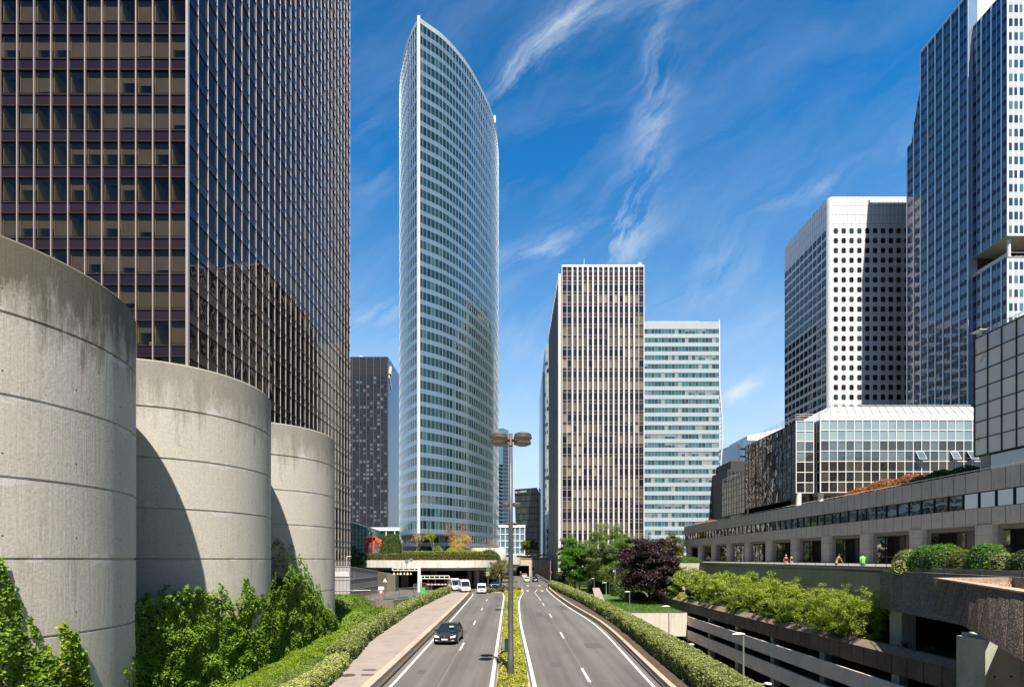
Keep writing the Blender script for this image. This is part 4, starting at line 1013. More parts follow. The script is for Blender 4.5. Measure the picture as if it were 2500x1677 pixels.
M['edf_fin'] = m_plain('pale_mullion', (.46, .57, .63), .4, .3, .03)
RGT = [(-24.4, 132.8), (-22.2, 134.5), (-19.2, 136.8), (-16.3, 140.0), (-13.2, 144.4), (-11.1, 148.4), (-9.0, 153.4), (-7.0, 158.8), (-5.6, 164.5), (-4.9, 170.5), (-4.7, 178), (-5.6, 186), (-8.5, 196), (-14, 207), (-20, 215)]
LFT = [(-24.4, 132.8), (-27.0, 136.3), (-29.3, 140.3), (-31.6, 145.4), (-33.4, 151.0), (-34.8, 157.5), (-35.9, 166), (-35.9, 176), (-34.5, 187), (-30.5, 200), (-20, 215)]
t = thing('curved_glass_tower', 'tall pointed-oval glass skyscraper with curved sides and a white prow edge', 'tower', (-20, 172, 6.7))
rp, lp = catmull(RGT, 1.2), catmull(LFT, 1.2)
TZT = 148.0; FHE = 3.34; zb0 = 14.3
nf = 40; zf = [zb0+FHE*k for k in range(nf)]
ring = [(p.x, p.y) for p in rp]+[(p.x, p.y) for p in lp[::-1]][1:-1]
# outward offsets
def offs(ring, d):
    n = len(ring); out = []
    for i in range(n):
        a = Vector(ring[i-1]); b = Vector(ring[(i+1) % n]); dd = (b-a).normalized(); out.append((ring[i][0]+dd.y*d, ring[i][1]-dd.x*d))
    return out
def ring_band(ring, z0, z1, d_in, d_out, mat_, name, parent, mi=0):
    A_, B_ = offs(ring, d_in), offs(ring, d_out); n = len(ring); mb = MB()
    for i in range(n):
        j = (i+1) % n
        mb.add([(*B_[i], z0), (*B_[j], z0), (*B_[j], z1), (*B_[i], z1), (*A_[i], z0), (*A_[j], z0), (*A_[j], z1), (*A_[i], z1)],
               [(0, 1, 2, 3), (3, 2, 6, 7), (1, 0, 4, 5)])
    return mb.build(name, mat_, parent)
wins = []; n = len(ring)
for k, z in enumerate(zf):
    ring_band(ring, z-.6, z+.65, -.2, .03, M['edf_span'], 'spandrel', t)
    z1 = z+FHE-.6 if k < nf-1 else TZT-.8
    for i in range(n):
        j = (i+1) % n; a, b_ = Vector(ring[i]), Vector(ring[j])
        if (a+b_).y/2 > 205: continue
        wins.append(([(a.x, a.y, z+.65), (b_.x, b_.y, z+.65), (b_.x, b_.y, z1), (a.x, a.y, z1)], 0))
emit(t, wins, [M['edf_glass']], limit=100)
ring_band(ring, TZT-.8, TZT+.5, -.3, .06, M['edf_fin'], 'roof_edge', t)
mb = MB(); mb.prism(offs(ring, -.3), 13.5, 13.72); mb.prism(offs(ring, -.25), TZT-.9, TZT-.6); mb.build('soffit', M['steel'], t)
om = offs(ring, .045); om0 = offs(ring, -.02)
cnt = 0; mb_rest = MB()
for i in range(1, n):
    if ring[i][1] > 190: continue
    a = Vector(ring[i-1]); b_ = Vector(ring[(i+1) % n]); d_ = (b_-a).normalized()*.032
    (x0, y0), (x1, y1) = om0[i], om[i]
    mb = MB(); mb.hexa([(x0-d_.x, y0-d_.y, zb0-.6), (x1-d_.x, y1-d_.y, zb0-.6), (x1+d_.x, y1+d_.y, zb0-.6), (x0+d_.x, y0+d_.y, zb0-.6)],
                       [(x0-d_.x, y0-d_.y, TZT), (x1-d_.x, y1-d_.y, TZT), (x1+d_.x, y1+d_.y, TZT), (x0+d_.x, y0+d_.y, TZT)])
    if cnt < 95: mb.build('mullion', M['edf_fin'], t); cnt += 1
    else: mb_rest.add(mb.v, mb.f)
if mb_rest.f: tag(mb_rest.build('mullion', M['edf_fin'], t), kind='stuff')
mb = MB(); mb.hexa([(-24.75, 132.75, zb0-.6), (-24.05, 132.6, zb0-.6), (-24.0, 133.1, zb0-.6), (-24.75, 133.3, zb0-.6)], [(-24.75, 132.75, TZT+.9), (-24.05, 132.6, TZT+.9), (-24.0, 133.1, TZT+.9), (-24.75, 133.3, TZT+.9)])
mb.build('prow_edge', M['white_frame'], t)
mb = MB(); mb.box(-5.9, -5.3, 164.2, 165, TZT, TZT+2.2); mb.build('roof_mast', M['white_frame'], t)
# lower storeys, cut back under the prow
low = [p for p in ring if p[1] > 141.5]
lowp = sorted([p for p in low], key=lambda p: 0)
lr = [(p.x, p.y) for p in rp if p.y > 140.5]; ll = [(p.x, p.y) for p in lp[::-1] if p.y > 146]
lring = lr+ll[1:]+[(-26.5, 143.5), (-20.5, 142.8)]
ring_band(lring, 6.7, 13.75, -.1, 0, M['edf_glass'], 'base_glazing', t)
ring_band(lring, 6.7, 7.5, -.1, .05, M['steel'], 'base_plinth', t); ring_band(lring, 10.6, 11.6, -.1, .04, M['edf_span'], 'base_band', t)
for i in range(0, len(lring), 1):
    x, y = lring[i]
    if y < 185: MB().tube((x, y, 6.7), (x, y, 13.7), .07, .07, 5).build('base_mullion', M['edf_fin'], t)

# ------------------------------------------------------------------ dark far tower
M['granite'] = m_glass('polished_dark_granite', [(.026, .027, .036)], .3, 1.5)
M['granite_win'] = m_glass('granite_tower_window', [(.01, .012, .022), (.012, .014, .028), (.10, .125, .135), (.015, .02, .03), (.01, .01, .02), (.07, .09, .10), (.02, .025, .03), (.012, .016, .03), (.13, .155, .165), (.02, .02, .03)], .06, 1.8)
t = thing('granite_tower', 'dark grey granite tower with small square windows behind the brown tower', 'tower', (-130, 462, 0))
Y0 = 440; x0, x1 = -156.0, -107.4; z1 = ZV(871, Y0)
mb = MB(); mb.box(x0, x1, Y0, Y0+43, 0, z1); mb.build('shaft', M['granite'], t)
f = Fac((x0, Y0), (x1, Y0)); wins = []; bw = 3.05; rh = 3.62; ztop = ZV(920, Y0)
for k in range(38):
    zc = ztop-k*rh
    if zc < 12: break
    for i in range(15):
        a = f.len-1.1-i*bw-2.05; wins.append((f.quad(a+.0, a+2.0, zc-1.9, zc, .03), 0))
emit(t, wins, [M['granite_win']], limit=60)
mb = MB()
for i in range(0, 9): a = f.len-.3-i*bw*2; f.box(mb, a-.12, a+.12, 5, z1, 0, .06)
mb.build('pilaster', m_plain('grey_joint', (.10, .10, .11), .6), t)
mb = MB(); k = 0
while k < 11: f.box(mb, 0, f.len, ztop+2.2+k*1.4, ztop+2.3+k*1.4, 0, .05); k += 1
mb.build('louvre_line', m_plain('grey_louvre', (.09, .085, .09), .6), t)
mb = MB(); s_ = Fac((x1, Y0), (x1, Y0+43))
mb.quad(*s_.quad(.5, 42.5, 6, z1-.5, .06)); mb.build('side_cladding', m_plain('blue_polished_cladding', (.05, .085, .16), .12, .3, .05), t)
lg = MB()   # white emblem high on the side: a tall peaked letter and a short diagonal word below
zc = ZV(905, 447)
for (a0, z0, a1, z1_, r_) in ((5.5, zc-3.5, 7.6, zc+3.6, 1.0), (7.6, zc+3.6, 9.6, zc-4.2, .8), (6.3, zc-.8, 8.6, zc-.8, .5)):
    p0 = s_.pt(a0, z0, .4); p1 = s_.pt(a1, z1_, .4); lg.tube(p0, p1, r_, r_, 6)
for i in range(6): p0 = s_.pt(3.4+i*1.5, zc-6.6-i*1.5, .4); lg.box(p0[0]-.3, p0[0]+.3, p0[1]-.62, p0[1]+.62, p0[2]-1.3, p0[2]+1.2)
lg.build('emblem', M['white_paint'], t)
mb = MB(); mb.lathe([(.4, 0), (.4, 2.5), (1.6, 3.5), (1.6, 4.5), (0, 5)], (XU(882, 450), 450, ZV(871, Y0)), 10)
for u in (890, 894): mb.tube((XU(u, 450), 450, ZV(871, Y0)), (XU(u, 450), 450, ZV(862, Y0)), .3, .2, 5)
mb.build('roof_antenna', M['white_paint'], t)

# ------------------------------------------------------------------ brown tower with white fins
t = thing('finned_tower', 'brown office tower with white vertical fins in front and grey fins on its side', 'tower', (28, 179, 0))
Y0 = 159.0; x0, x1 = XU(1371.8, Y0), XU(1571.8, Y0); zt = ZV(652, Y0)
M['fin'] = m_plain('white_fin', (.68, .69, .73), .5, 0, .03)
M['fin_grey'] = m_concrete('grey_fin', (.62, .61, .60), (.38, .37, .37), 2.2, .15, 9, .9)
M['brown_win'] = m_glass('brown_tower_window', [(.018, .02, .026), (.30, .25, .18), (.012, .014, .02), (.05, .045, .045), (.24, .20, .15), (.02, .022, .03), (.08, .07, .065), (.36, .31, .24), (.03, .03, .035), (.014, .016, .022)], .05, 1.7)
M['brown_dark'] = m_glass('brown_tower_dark_window', [(.014, .016, .022), (.02, .022, .03), (.035, .033, .036), (.012, .013, .018)], .04, 1.8)
M['brown_blind'] = m_glass('brown_tower_blind_window', [(.13, .11, .088), (.18, .15, .115), (.10, .085, .07), (.22, .185, .15)], .15, 1.5)
M['brown_span'] = m_glass('brown_tower_spandrel', [(.055, .032, .033), (.065, .038, .038), (.05, .03, .031)], .15, 1.8)
mb = MB(); mb.box(x0+.1, x1-.1, Y0+.15, Y0+40, 0, zt-.2); mb.build('core', M['interior'], t)
f = Fac((x0, Y0), (x1, Y0)); nb = 16; bw = f.len/nb; FHM = 26.4/F*Y0
wins = []; sp = []
ztops = [zt-.2-1.55*i for i in range(3)]
zz = ZV(686, Y0)
rows = []
k = 0
while zz-FHM*(k+1) > 0: rows.append(zz-FHM*k); k += 1
for k, z in enumerate(rows):
    mb = MB(); f.box(mb, .05, f.len-.05, z-1.05, z, -.1, .0); mb.build('spandrel', M['brown_span'], t)
    style = RN.choice(('dark', 'blind', 'mix', 'dark', 'dark')) ; run = 0; cur = 0
    for i in range(nb):
        if run <= 0:
            run = RN.randint(1, 5); cur = {'dark': 1 if RN.random() < .85 else 2, 'blind': 2 if RN.random() < .8 else 1, 'mix': RN.choice((1, 2, 0))}[style]
        run -= 1
        wins.append((f.quad(i*bw+.07, (i+1)*bw-.07, z-FHM+.05, z-1.1, -.03), cur))
emit(t, wins, [M['brown_win'], M['brown_dark'], M['brown_blind']], limit=100)
mb = MB(); f.box(mb, .05, f.len-.05, rows[0]+.03, zt-.3, -.1, 0); mb.build('top_cladding', M['brown_span'], t)
mb = MB()
for z in [r for r in rows]+[r-1.07 for r in rows]+[rows[0]+1.5, rows[0]+3.0]: f.box(mb, 0, f.len, z-.035, z+.045, -.05, .05)
mb.build('transom', m_plain('pale_transom', (.5, .44, .43), .5, .2), t)
for i in range(nb+1):
    a = i*bw; mb = MB()
    if i in (0, nb): f.box(mb, a-.12, a+.12, 0, zt, -.1, .2)
    elif i in (1, nb-1): f.box(mb, a-.07, a+.07, 0, zt, 0, .12)
    else: f.box(mb, a-.24, a+.24, 0, zt-.5, 0, .85)
    mb.build('fin', M['fin'], t)
mb = MB(); f.box(mb, -.1, f.len+.1, zt-.1, zt+.5, -3, .25); mb.box(x0+.8, x1-.5, Y0+1, Y0+38, zt+.5, zt+1.3); mb.build('roof_edge', M['fin'], t)
sx0 = XU(1365, Y0); zs = ZV(672, Y0)
side = Fac((sx0, Y0+41), (sx0, Y0))
mb = MB(); mb.box(sx0+.5, x0-.05, Y0+.6, Y0+41, 0, zs); mb.build('side_wall', M['brown_dark'], t)
for i in range(28):
    a = side.len-.5-i*1.48; mb = MB(); side.box(mb, a-.28, a+.28, 0, zs, -.5, .35); mb.build('side_fin', M['fin_grey'] if i else M['fin'], t)
mb = MB(); mb.box(sx0-.25, sx0+.5, Y0-.35, Y0+.2, 0, zs+.3); mb.build('corner_fin', M['fin'], t)
mb = MB(); mb.tube((XU(1426, Y0+4), Y0+4, zt), (XU(1426, Y0+4), Y0+4, zt+5), .12, .06, 6)
mb.lathe([(.5, 0), (.5, .8), (.75, 1.0), (.78, 1.9), (.4, 2.4), (0, 2.5)], (XU(1562, Y0+3), Y0+3, zt+.5), 14); mb.build('roof_antenna', M['white_paint'], t)
# ------------------------------------------------------------------ white banded building
t = thing('banded_tower', 'white office building with continuous teal ribbon windows right of the finned tower', 'tower', (66, 225, 0))
Y0 = 210.0; x0, x1 = XU(1540, Y0), XU(1755, Y0); zt = ZV(786, Y0)
M['band_win'] = m_glass('ribbon_window', [(.05, .15, .20), (.03, .10, .14), (.07, .19, .24), (.03, .10, .13), (.07, .19, .24), (.03, .07, .09), (.05, .15, .19), (.30, .36, .38), (.03, .09, .13), (.06, .17, .22)], .06, 1.7)
M['band_blind'] = m_glass('ribbon_blind', [(.20, .27, .31), (.24, .31, .35), (.16, .22, .26)], .1, 1.5)
M['band_white'] = m_plain('white_band', (.44, .51, .58), .35, .05, .04, .5)
mb = MB(); mb.box(x0, x1-.1, Y0+.3, Y0+30, 0, zt-.1); mb.build('core', M['interior'], t)
f = Fac((x0, Y0), (x1, Y0)); FHB = 21.33/F*Y0; nb = int(f.len/1.37); bw = f.len/nb
z = zt-3.0; k = 0; wins = []
mb = MB(); f.box(mb, 0, f.len, z, zt, -.2, .12); mb.build('white_band', M['band_white'], t)
while z > 4:
    zb_ = z-1.95
    run = 0; cur = 0
    for i in range(nb):
        if run <= 0: run = RN.randint(2, 7); cur = 1 if RN.random() < .18 else 0
        run -= 1
        if cur == 1 and RN.random() < .5: wins.append((f.quad(i*bw+.03, (i+1)*bw-.03, z-.9, z, 0), 1)); wins.append((f.quad(i*bw+.03, (i+1)*bw-.03, zb_, z-.9, 0), 0))
        else: wins.append((f.quad(i*bw+.03, (i+1)*bw-.03, zb_, z, 0), cur))
    mb = MB(); f.box(mb, 0, f.len, zb_-(FHB-1.95), zb_, -.2, .12); mb.build('white_band', M['band_white'], t)
    z -= FHB; k += 1
emit(t, wins, [M['band_win'], M['band_blind']], limit=100)
mb = MB()
for i in range(nb+1): f.box(mb, i*bw-.03, i*bw+.03, 0, zt, -.1, .135)
mb.build('joint', m_plain('grey_joint_line', (.5, .53, .56), .5), t)
mb = MB(); mb.box(XU(1585, Y0), XU(1714, Y0), Y0+3, Y0+20, zt, zt+1.6); mb.box(x0, x1, Y0+.1, Y0+30, zt-.1, zt+.15); mb.build('roof_plant', M['fin'], t)
mb = MB(); pr = [(1756, 782), (1757, 950), (1763, 1020), (1764, 1070), (1758, 1160), (1754, 1290)]
pp = [Vector((XU(u, Y0+2), Y0+2, ZV(v, Y0+2))) for u, v in pr]
mb.path(pp, .35, 6)
for a, b_ in zip(pp[1:], pp[2:]):
    for k in range(5):
        q = a.lerp(b_, k/5); mb.tube(q, (x1-.2, Y0+2, q.z-1.5), .15, .15, 5)
mb.build('side_lattice', M['fin'], t)
# ------------------------------------------------------------------ slim curved tower left of the finned one
t = thing('slim_curved_tower', 'slim rounded tower, blue glass and white panels, squeezed left of the finned tower', 'tower', (18, 250, 0))
Y0 = 238; cx = XU(1352, Y0+12); 
pts = [(XU(1316, 262), 262), (XU(1318, 254), 254), (XU(1322.5, 247), 247), (XU(1328, 243), 243), (XU(1333, 240.5), 240.5), (XU(1343, 238.5), 238.5), (XU(1360, 238), 238), (30, 240), (34, 250), (30, 268), (18, 272)]
rg = [(p.x, p.y) for p in catmull(pts, 1.6)]
ztt = ZV(842, 240)
M['slim_glass'] = m_glass('sky_blue_glass', [(.10, .22, .32), (.12, .25, .35)], .04, 2.6)
M['slim_white'] = m_plain('pale_green_panel', (.62, .68, .66), .4, .1, .05)
def slim_top(x, y): return table([(XU(1316, 262), ztt-19), (XU(1330, 242), ztt-1.5), (XU(1334, 240), ztt)], x)
mb = MB(); mb.prism(rg, 0, slim_top); mb.build('shaft', M['slim_white'], t)
mb = MB()
for a, b_ in zip(rg, rg[1:]):
    if a[0] < XU(1329.5, 242) and a[1] < 264:
        mb.quad((a[0]-.06, a[1]-.06, 8), (b_[0]-.06, b_[1]-.06, 8), (b_[0]-.06, b_[1]-.06, slim_top(*b_)), (a[0]-.06, a[1]-.06, slim_top(*a)))
mb.build('glass_skin', M['slim_glass'], t)
wins = []; k = 0
for zr_ in np.arange(12, ztt-7, 3.6):
    for i, (a, b_) in enumerate(zip(rg, rg[1:])):
        if XU(1329, 242) < a[0] < 20 and a[1] < 246 and RN.random() < .62:
            h = .45 if RN.random() < .5 else .9; c_ = (Vector(b_)-Vector(a))*h; wins.append(([(a[0], a[1]-.07, zr_), (a[0]+c_.x, a[1]+c_.y-.07, zr_), (a[0]+c_.x, a[1]+c_.y-.07, zr_+1.8), (a[0], a[1]-.07, zr_+1.8)], 0))
emit(t, wins, [M['brown_dark']], limit=90)
mb = MB()
for zr_ in np.arange(11, ztt-3, 3.6):
    for a, b_ in zip(rg, rg[1:]):
        if XU(1329, 242) < a[0] < 20 and a[1] < 246: mb.quad((a[0], a[1]-.06, zr_), (b_[0], b_[1]-.06, zr_), (b_[0], b_[1]-.06, zr_+.12), (a[0], a[1]-.06, zr_+.12))
mb.build('panel_joint', M['steel'], t)
# ------------------------------------------------------------------ dark leaning office block with lit name sign
t = thing('dark_glass_block', 'dark glass office block with a red square and white lettering at its top corner', 'building', (10, 310, 0))
M['dark_block'] = m_glass('wavy_dark_glass', [(.02, .035, .035), (.03, .05, .05), (.015, .03, .032), (.045, .065, .062), (.025, .04, .042)], .12, 1.8, .8, .25, .3)
Y0 = 300; ztl, ztr = ZV(1194, Y0), ZV(1190, Y0-8)
A_ = (XU(1256, Y0), Y0); B_ = (XU(1311, Y0-8), Y0-8); C_ = (XU(1316.5, Y0+16), Y0+16)
Ab = (XU(1262, Y0), Y0)
mb = MB(); mb.hexa([(Ab[0]+.2, Ab[1]+.1, 0), (B_[0], B_[1]+.1, 0), (C_[0], C_[1], 0), (Ab[0]+.2, Y0+20, 0)], [(A_[0]+.2, A_[1]+.1, ztl), (B_[0], B_[1]+.1, ztr), (C_[0], C_[1], ztr), (A_[0]+.2, Y0+20, ztl)])
mb.build('shaft', M['black'], t)
wins = []; nfl = 13; nb = 9
def bil(s_, tt):
    bx = lerp(Ab[0], B_[0], s_); by = lerp(Ab[1], B_[1], s_); tx = lerp(A_[0], B_[0], s_); ty = lerp(A_[1], B_[1], s_)
    return (lerp(bx, tx, tt), lerp(by, ty, tt), lerp(0, lerp(ztl, ztr, s_), tt))
for k in range(nfl):
    for i in range(nb):
        t0_, t1_ = (k+.05)/nfl, (k+.95)/nfl
        if k >= nfl-1: t1_ = .99
        wins.append(([bil(i/nb, t0_), bil((i+1)/nb-.01, t0_), bil((i+1)/nb-.01, t1_), bil(i/nb, t1_)], 0))
emit(t, wins, [M['dark_block']], limit=90)
mb = MB(); mb.hexa([(XU(1317, 318), 318, 0), (XU(1338, 318), 318, 0), (XU(1338, 318), 330, 0), (XU(1317, 318), 330, 0)], [(XU(1317, 318), 318, ZV(1190, 318)), (XU(1338, 318), 318, ZV(1191, 318)), (XU(1338, 318), 330, ZV(1191, 318)), (XU(1317, 318), 330, ZV(1190, 318))])
mb.build('rear_wing', M['dark_block'], t)
def text(body, name, size, loc, rot, mat_, parent=None, ext=.02, align='LEFT', sxs=1.0):
    cu = bpy.data.curves.new(name, 'FONT'); cu.body = body; cu.size = size; cu.extrude = ext; cu.align_x = align; cu.resolution_u = 3
    ob = bpy.data.objects.new(name, cu); dg = None
    COL.objects.link(ob); me = bpy.data.meshes.new_from_object(ob); COL.objects.unlink(ob); bpy.data.objects.remove(ob)
    me.materials.clear(); me.materials.append(mat_); o = bpy.data.objects.new(name, me); COL.objects.link(o)
    o.rotation_euler = rot; o.scale = (sxs, 1, 1)
    pl = Vector((0, 0, 0)) if parent is None else parent.location
    o.location = Vector(loc)-pl
    if parent is not None: o.parent = parent
    return o
an = math.atan2(-8, B_[0]-A_[0])
def onf(u, v, d=.4):
    s_ = (u-1257)/(1311-1257); return Vector((lerp(A_[0], B_[0], s_), lerp(A_[1], B_[1], s_)-d, ZV(v, Y0-8*s_)))
p0 = onf(1258.5, 1204.5); p1 = onf(1263.8, 1199)
mb = MB(); mb.box(p0.x, p1.x, p0.y-.3, p0.y, p0.z, p1.z); mb.build('logo_square', m_plain('red_logo_panel', (.75, .16, .14), .5), t)
p0 = onf(1264.2, 1204.5); p1 = onf(1267.8, 1199.5); mb = MB(); mb.box(p0.x, p1.x, p0.y-.35, p0.y-.05, p0.z, p1.z); mb.build('logo_square', m_plain('blue_logo_panel', (.04, .12, .32), .5), t)
p0 = onf(1269, 1202.6, .6); text('MAZARS', 'lettering', 1.22, p0, (rad(90), 0, an), M['white_paint'], t, .08, sxs=1.05*1.0)
# ------------------------------------------------------------------ thin far tower, low white buildings
t = thing('far_thin_tower', 'thin distant blue-grey glass tower between the curved tower and the lamp post', 'tower', (-6, 500, 0))
Y0 = 490; zt = ZV(1046, Y0)
mb = MB(); mb.prism([(XU(1214, Y0), Y0), (XU(1228, Y0), Y0-2), (XU(1241.5, Y0), Y0+3), (XU(1241.5, Y0), Y0+30), (XU(1214, Y0), Y0+30)], 0, lambda x, y: zt-(1.0 if x > XU(1235, Y0) else 0)); mb.build('shaft', M['slim_glass'], t)
mb = MB()
for k in range(34):
    z = 6+k*3.6
    if z < ZV(1135, Y0): mb.box(XU(1214, Y0), XU(1227.7, Y0), Y0-2.3, Y0-2.1, z, z+1.5)
mb.build('floor_band', M['dark_glass'], t)
mb = MB()
for k in range(34):
    z = 6+k*3.6
    if z < zt-14: mb.hexa([(XU(1228.5, Y0), Y0-2.4, z), (XU(1241.3, Y0), Y0+2.6, z), (XU(1241.3, Y0), Y0+2.8, z), (XU(1228.5, Y0), Y0-2.2, z)], [(XU(1228.5, Y0), Y0-2.4, z+2.5), (XU(1241.3, Y0), Y0+2.6, z+2.5), (XU(1241.3, Y0), Y0+2.8, z+2.5), (XU(1228.5, Y0), Y0-2.2, z+2.5)])
mb.build('side_band', m_plain('slate_panel', (.06, .075, .10), .3, .2), t)
def framed(nm, label, u0, u1, v0, v1, Y, nx, nz_, gl, loc=None, depth=12, fw_=.3):
    x0, x1, z0, z1 = XU(u0, Y), XU(u1, Y), ZV(v1, Y), ZV(v0, Y)
    t = thing(nm, label, 'building', ((x0+x1)/2, Y+depth/2, z0)); f = Fac((x0, Y), (x1, Y))
    mb = MB(); mb.box(x0+.05, x1-.05, Y+.2, Y+depth, z0, z1-.1); mb.build('body', M['interior'], t)
    wins = []; bars = MB(); cw_ = f.len/nx; hh = (z1-z0-1.2)/nz_
    for i in range(nx):
        for k in range(nz_): wins.append((f.quad(i*cw_+.05, (i+1)*cw_-.05, z0+k*hh+.05, z0+(k+1)*hh-.05, 0), 0))
        f.box(bars, i*cw_-fw_/2, i*cw_+fw_/2, z0, z1, -.1, .25)
    f.box(bars, f.len-fw_/2, f.len+fw_/2, z0, z1, -.1, .25)
    for k in range(nz_): f.box(bars, 0, f.len, z0+k*hh-fw_/2, z0+k*hh+fw_/2, -.1, .2)
    f.box(bars, -.3, f.len+.3, z1-1.2, z1, -2, .4)
    emit(t, wins, [gl]); bars.build('frame', M['white_frame'], t); return t
framed('white_framed_building', 'low white framed office block left of the curved tower, behind the red sculpture', 880, 985, 1287, 1364, 178, 5, 3, M['dark_block'])
framed('white_framed_building', 'low white framed glass block behind the main lamp post', 1210, 1281, 1281, 1352, 232, 6, 4, M['slim_glass'], fw_=.35)
t = thing('glass_hall', 'small pale green glass hall with dotted panes beside the brown tower', 'building', (XU(870, 150), 156, 6.7))
Y0 = 150; x0, x1 = XU(835, Y0), XU(897, Y0); zA, zB = ZV(1268, Y0), ZV(1288, Y0)
mb = MB(); mb.prism([(x0, Y0), (x1, Y0), (x1, Y0+14), (x0, Y0+14)], 6.7, lambda x, y: zA if x < (x0+x1)/2 else zB)
mb.build('glass_skin', m_glass('pale_green_glass', [(.10, .2, .18), (.13, .24, .22)], .08, 2.0, .6, .5, .2), t)
mb = MB()
for i in range(8):
    a = lerp(x0, x1, i/7); zt_ = lerp(zA, zB, i/7); mb.tube((a, Y0-.05, 6.7), (a, Y0-.05, zt_), .05, .05, 4)
for k in range(6): z = 7.5+k*1.5; mb.tube((x0, Y0-.05, z), (x1, Y0-.05, z), .04, .04, 4)
for i in range(14):
    for k in range(9): mb.box(lerp(x0, x1, (i+.5)/14)-.1, lerp(x0, x1, (i+.5)/14)+.1, Y0-.1, Y0-.04, 7+k*1.05, 7.22+k*1.05) if RN.random() < .6 else None
mb.build('glazing_bar', M['white_frame'], t)

# ------------------------------------------------------------------ right towers
t = thing('white_panel_tower', 'white panelled tower with rows of small dark square windows and a rounded corner', 'tower', (130, 185, 0))
XA_, Y0 = 105.9, 170.0; zt = ZV(480.6, Y0); YB_ = 197.3; XE = 150
M['wpanel'] = m_plain('white_metal_panel', (.74, .76, .80), .5, .0, .02, .3)
R_ = 1.6; cor = [(XA_+R_-R_*math.cos(a), Y0+R_-R_*math.sin(a)) for a in [rad(x) for x in (0, 15, 30, 45, 60, 75, 90)]]
mb = MB(); mb.prism(cor+[(XE, Y0), (XE, YB_), (XA_, YB_)], 0, zt); o = mb.build('shaft', M['wpanel'], t)
FHW = 23.85/F*Y0; BW = 19.15/F*Y0
ff = Fac((XA_, Y0), (XE, Y0)); fs_ = Fac((XA_, YB_), (XA_, Y0))
M['wwin'] = m_glass('small_dark_window', [(.012, .014, .018), (.02, .025, .03), (.04, .07, .08), (.012, .012, .015), (.02, .02, .025), (.03, .05, .06)], .05, 1.8)
wins = []; fr2 = []; a0 = XU(2040.5, Y0)-XA_
def sqwin(g, a, zc, w_, h_, mi):
    # rounded square recess: octagon-ish frame + pane
    c_ = .13; d_ = .05
    pts_ = [(a-w_/2+c_, zc-h_/2), (a+w_/2-c_, zc-h_/2), (a+w_/2, zc-h_/2+c_), (a+w_/2, zc+h_/2-c_), (a+w_/2-c_, zc+h_/2), (a-w_/2+c_, zc+h_/2), (a-w_/2, zc+h_/2-c_), (a-w_/2, zc-h_/2+c_)]
    fr2.append([g.pt(x, z, d_) for x, z in pts_])
    wins.append((g.quad(a-w_/2+.22, a+w_/2-.22, zc-h_/2+.25, zc+h_/2-.2, d_+.012), 0))
jt = MB(); zc0 = ZV(564, Y0)
for g, st, cnt_ in ((ff, a0, 14), (fs_, 1.2, 10)):
    for i in range(cnt_):
        a = st+i*BW
        if a > g.len-.9: break
        for k in range(24): sqwin(g, a, zc0-k*FHW, 1.4 if g is ff else 2.1, 1.75 if g is ff else 2.1, 0)
        g.box(jt, a-.03, a+.03, 8, zt, 0, .02); g.box(jt, a+BW/2-.03, a+BW/2+.03, zc0+3, zt, 0, .02)
        for k in range(24): g.box(jt, a-1.05, a+1.05, zc0-k*FHW-.08, zc0-k*FHW+.08, 0, .025)
    for z in (zc0+2.4, zc0+5.4, zc0+8.4): g.box(jt, 1.2, g.len, z-.03, z+.03, 0, .019)
fr2.sort(key=lambda q: -screen_area(q)); rest_ = MB()
for i, q in enumerate(fr2): (MB() if i < 98 else rest_).add(q, [tuple(range(8))]).build('window_surround', M['black'], t) if i < 98 else rest_.add(q, [tuple(range(8))])
tag(rest_.build('window_surround', M['black'], t), kind='stuff')
emit(t, wins, [M['wwin']], limit=98)
tag(jt.build('panel_joint', m_plain('dark_joint', (.10, .11, .13), .6), t), kind='stuff')
mb = MB(); mb.tube((XU(2190, 175), 175, zt), (XU(2190, 175), 175, zt+2.6), .1, .06, 6); mb.build('roof_mast', M['white_paint'], t)

t = thing('blue_glass_tower', 'tall dark blue glass tower with pale vertical fins at the right edge', 'tower', (140, 140, 0))
M['blue_glass'] = m_glass('deep_blue_glass', [(.010, .048, .135), (.013, .062, .17), (.018, .08, .20), (.010, .05, .14), (.013, .066, .165)], .015, 2.1, .12, .4, .02)
M['blue_span'] = m_glass('dark_blue_spandrel', [(.007, .020, .05), (.009, .025, .06)], .1, 1.4)
M['silver_fin'] = m_plain('silver_fin', (.62, .70, .80), .4, .3, .04)
XA_ = 122.0; zA = 158.0; FHO = 3.43
A = Fac((XA_, 156.8), (XA_, 135.9)); B = Fac((123.1, 135.9), (123.1, 126.3)); C = Fac((123.1, 126.3), (165, 126.3))
def aroof(a): return table([(0, 128.7), (5.1, 149.5), (5.12, zA)], a)
wins = []; span = MB(); fin = MB()
body = MB()
body.prism([(XA_+.15, 151.6), (XA_+.15, 136.0), (170, 136.0), (170, 151.6)], 0, zA-.2); body.prism([(XA_+.15, 156.7), (XA_+.15, 151.7), (170, 151.7), (170, 156.7)], 0, lambda x, y: 128.5 if y > 155 else 149.3)
body.prism([(123.3, 135.95), (123.3, 126.5), (170, 126.5), (170, 135.95)], 87.6, 148.8); body.prism([(123.3, 135.95), (123.3, 126.5), (170, 126.5), (170, 135.95)], 0, 81.8)
body.prism([(131, 136), (131, 132), (170, 132), (170, 136)], 81.8, 87.6)
body.build('body', M['interior'], t)
bay = 1.31
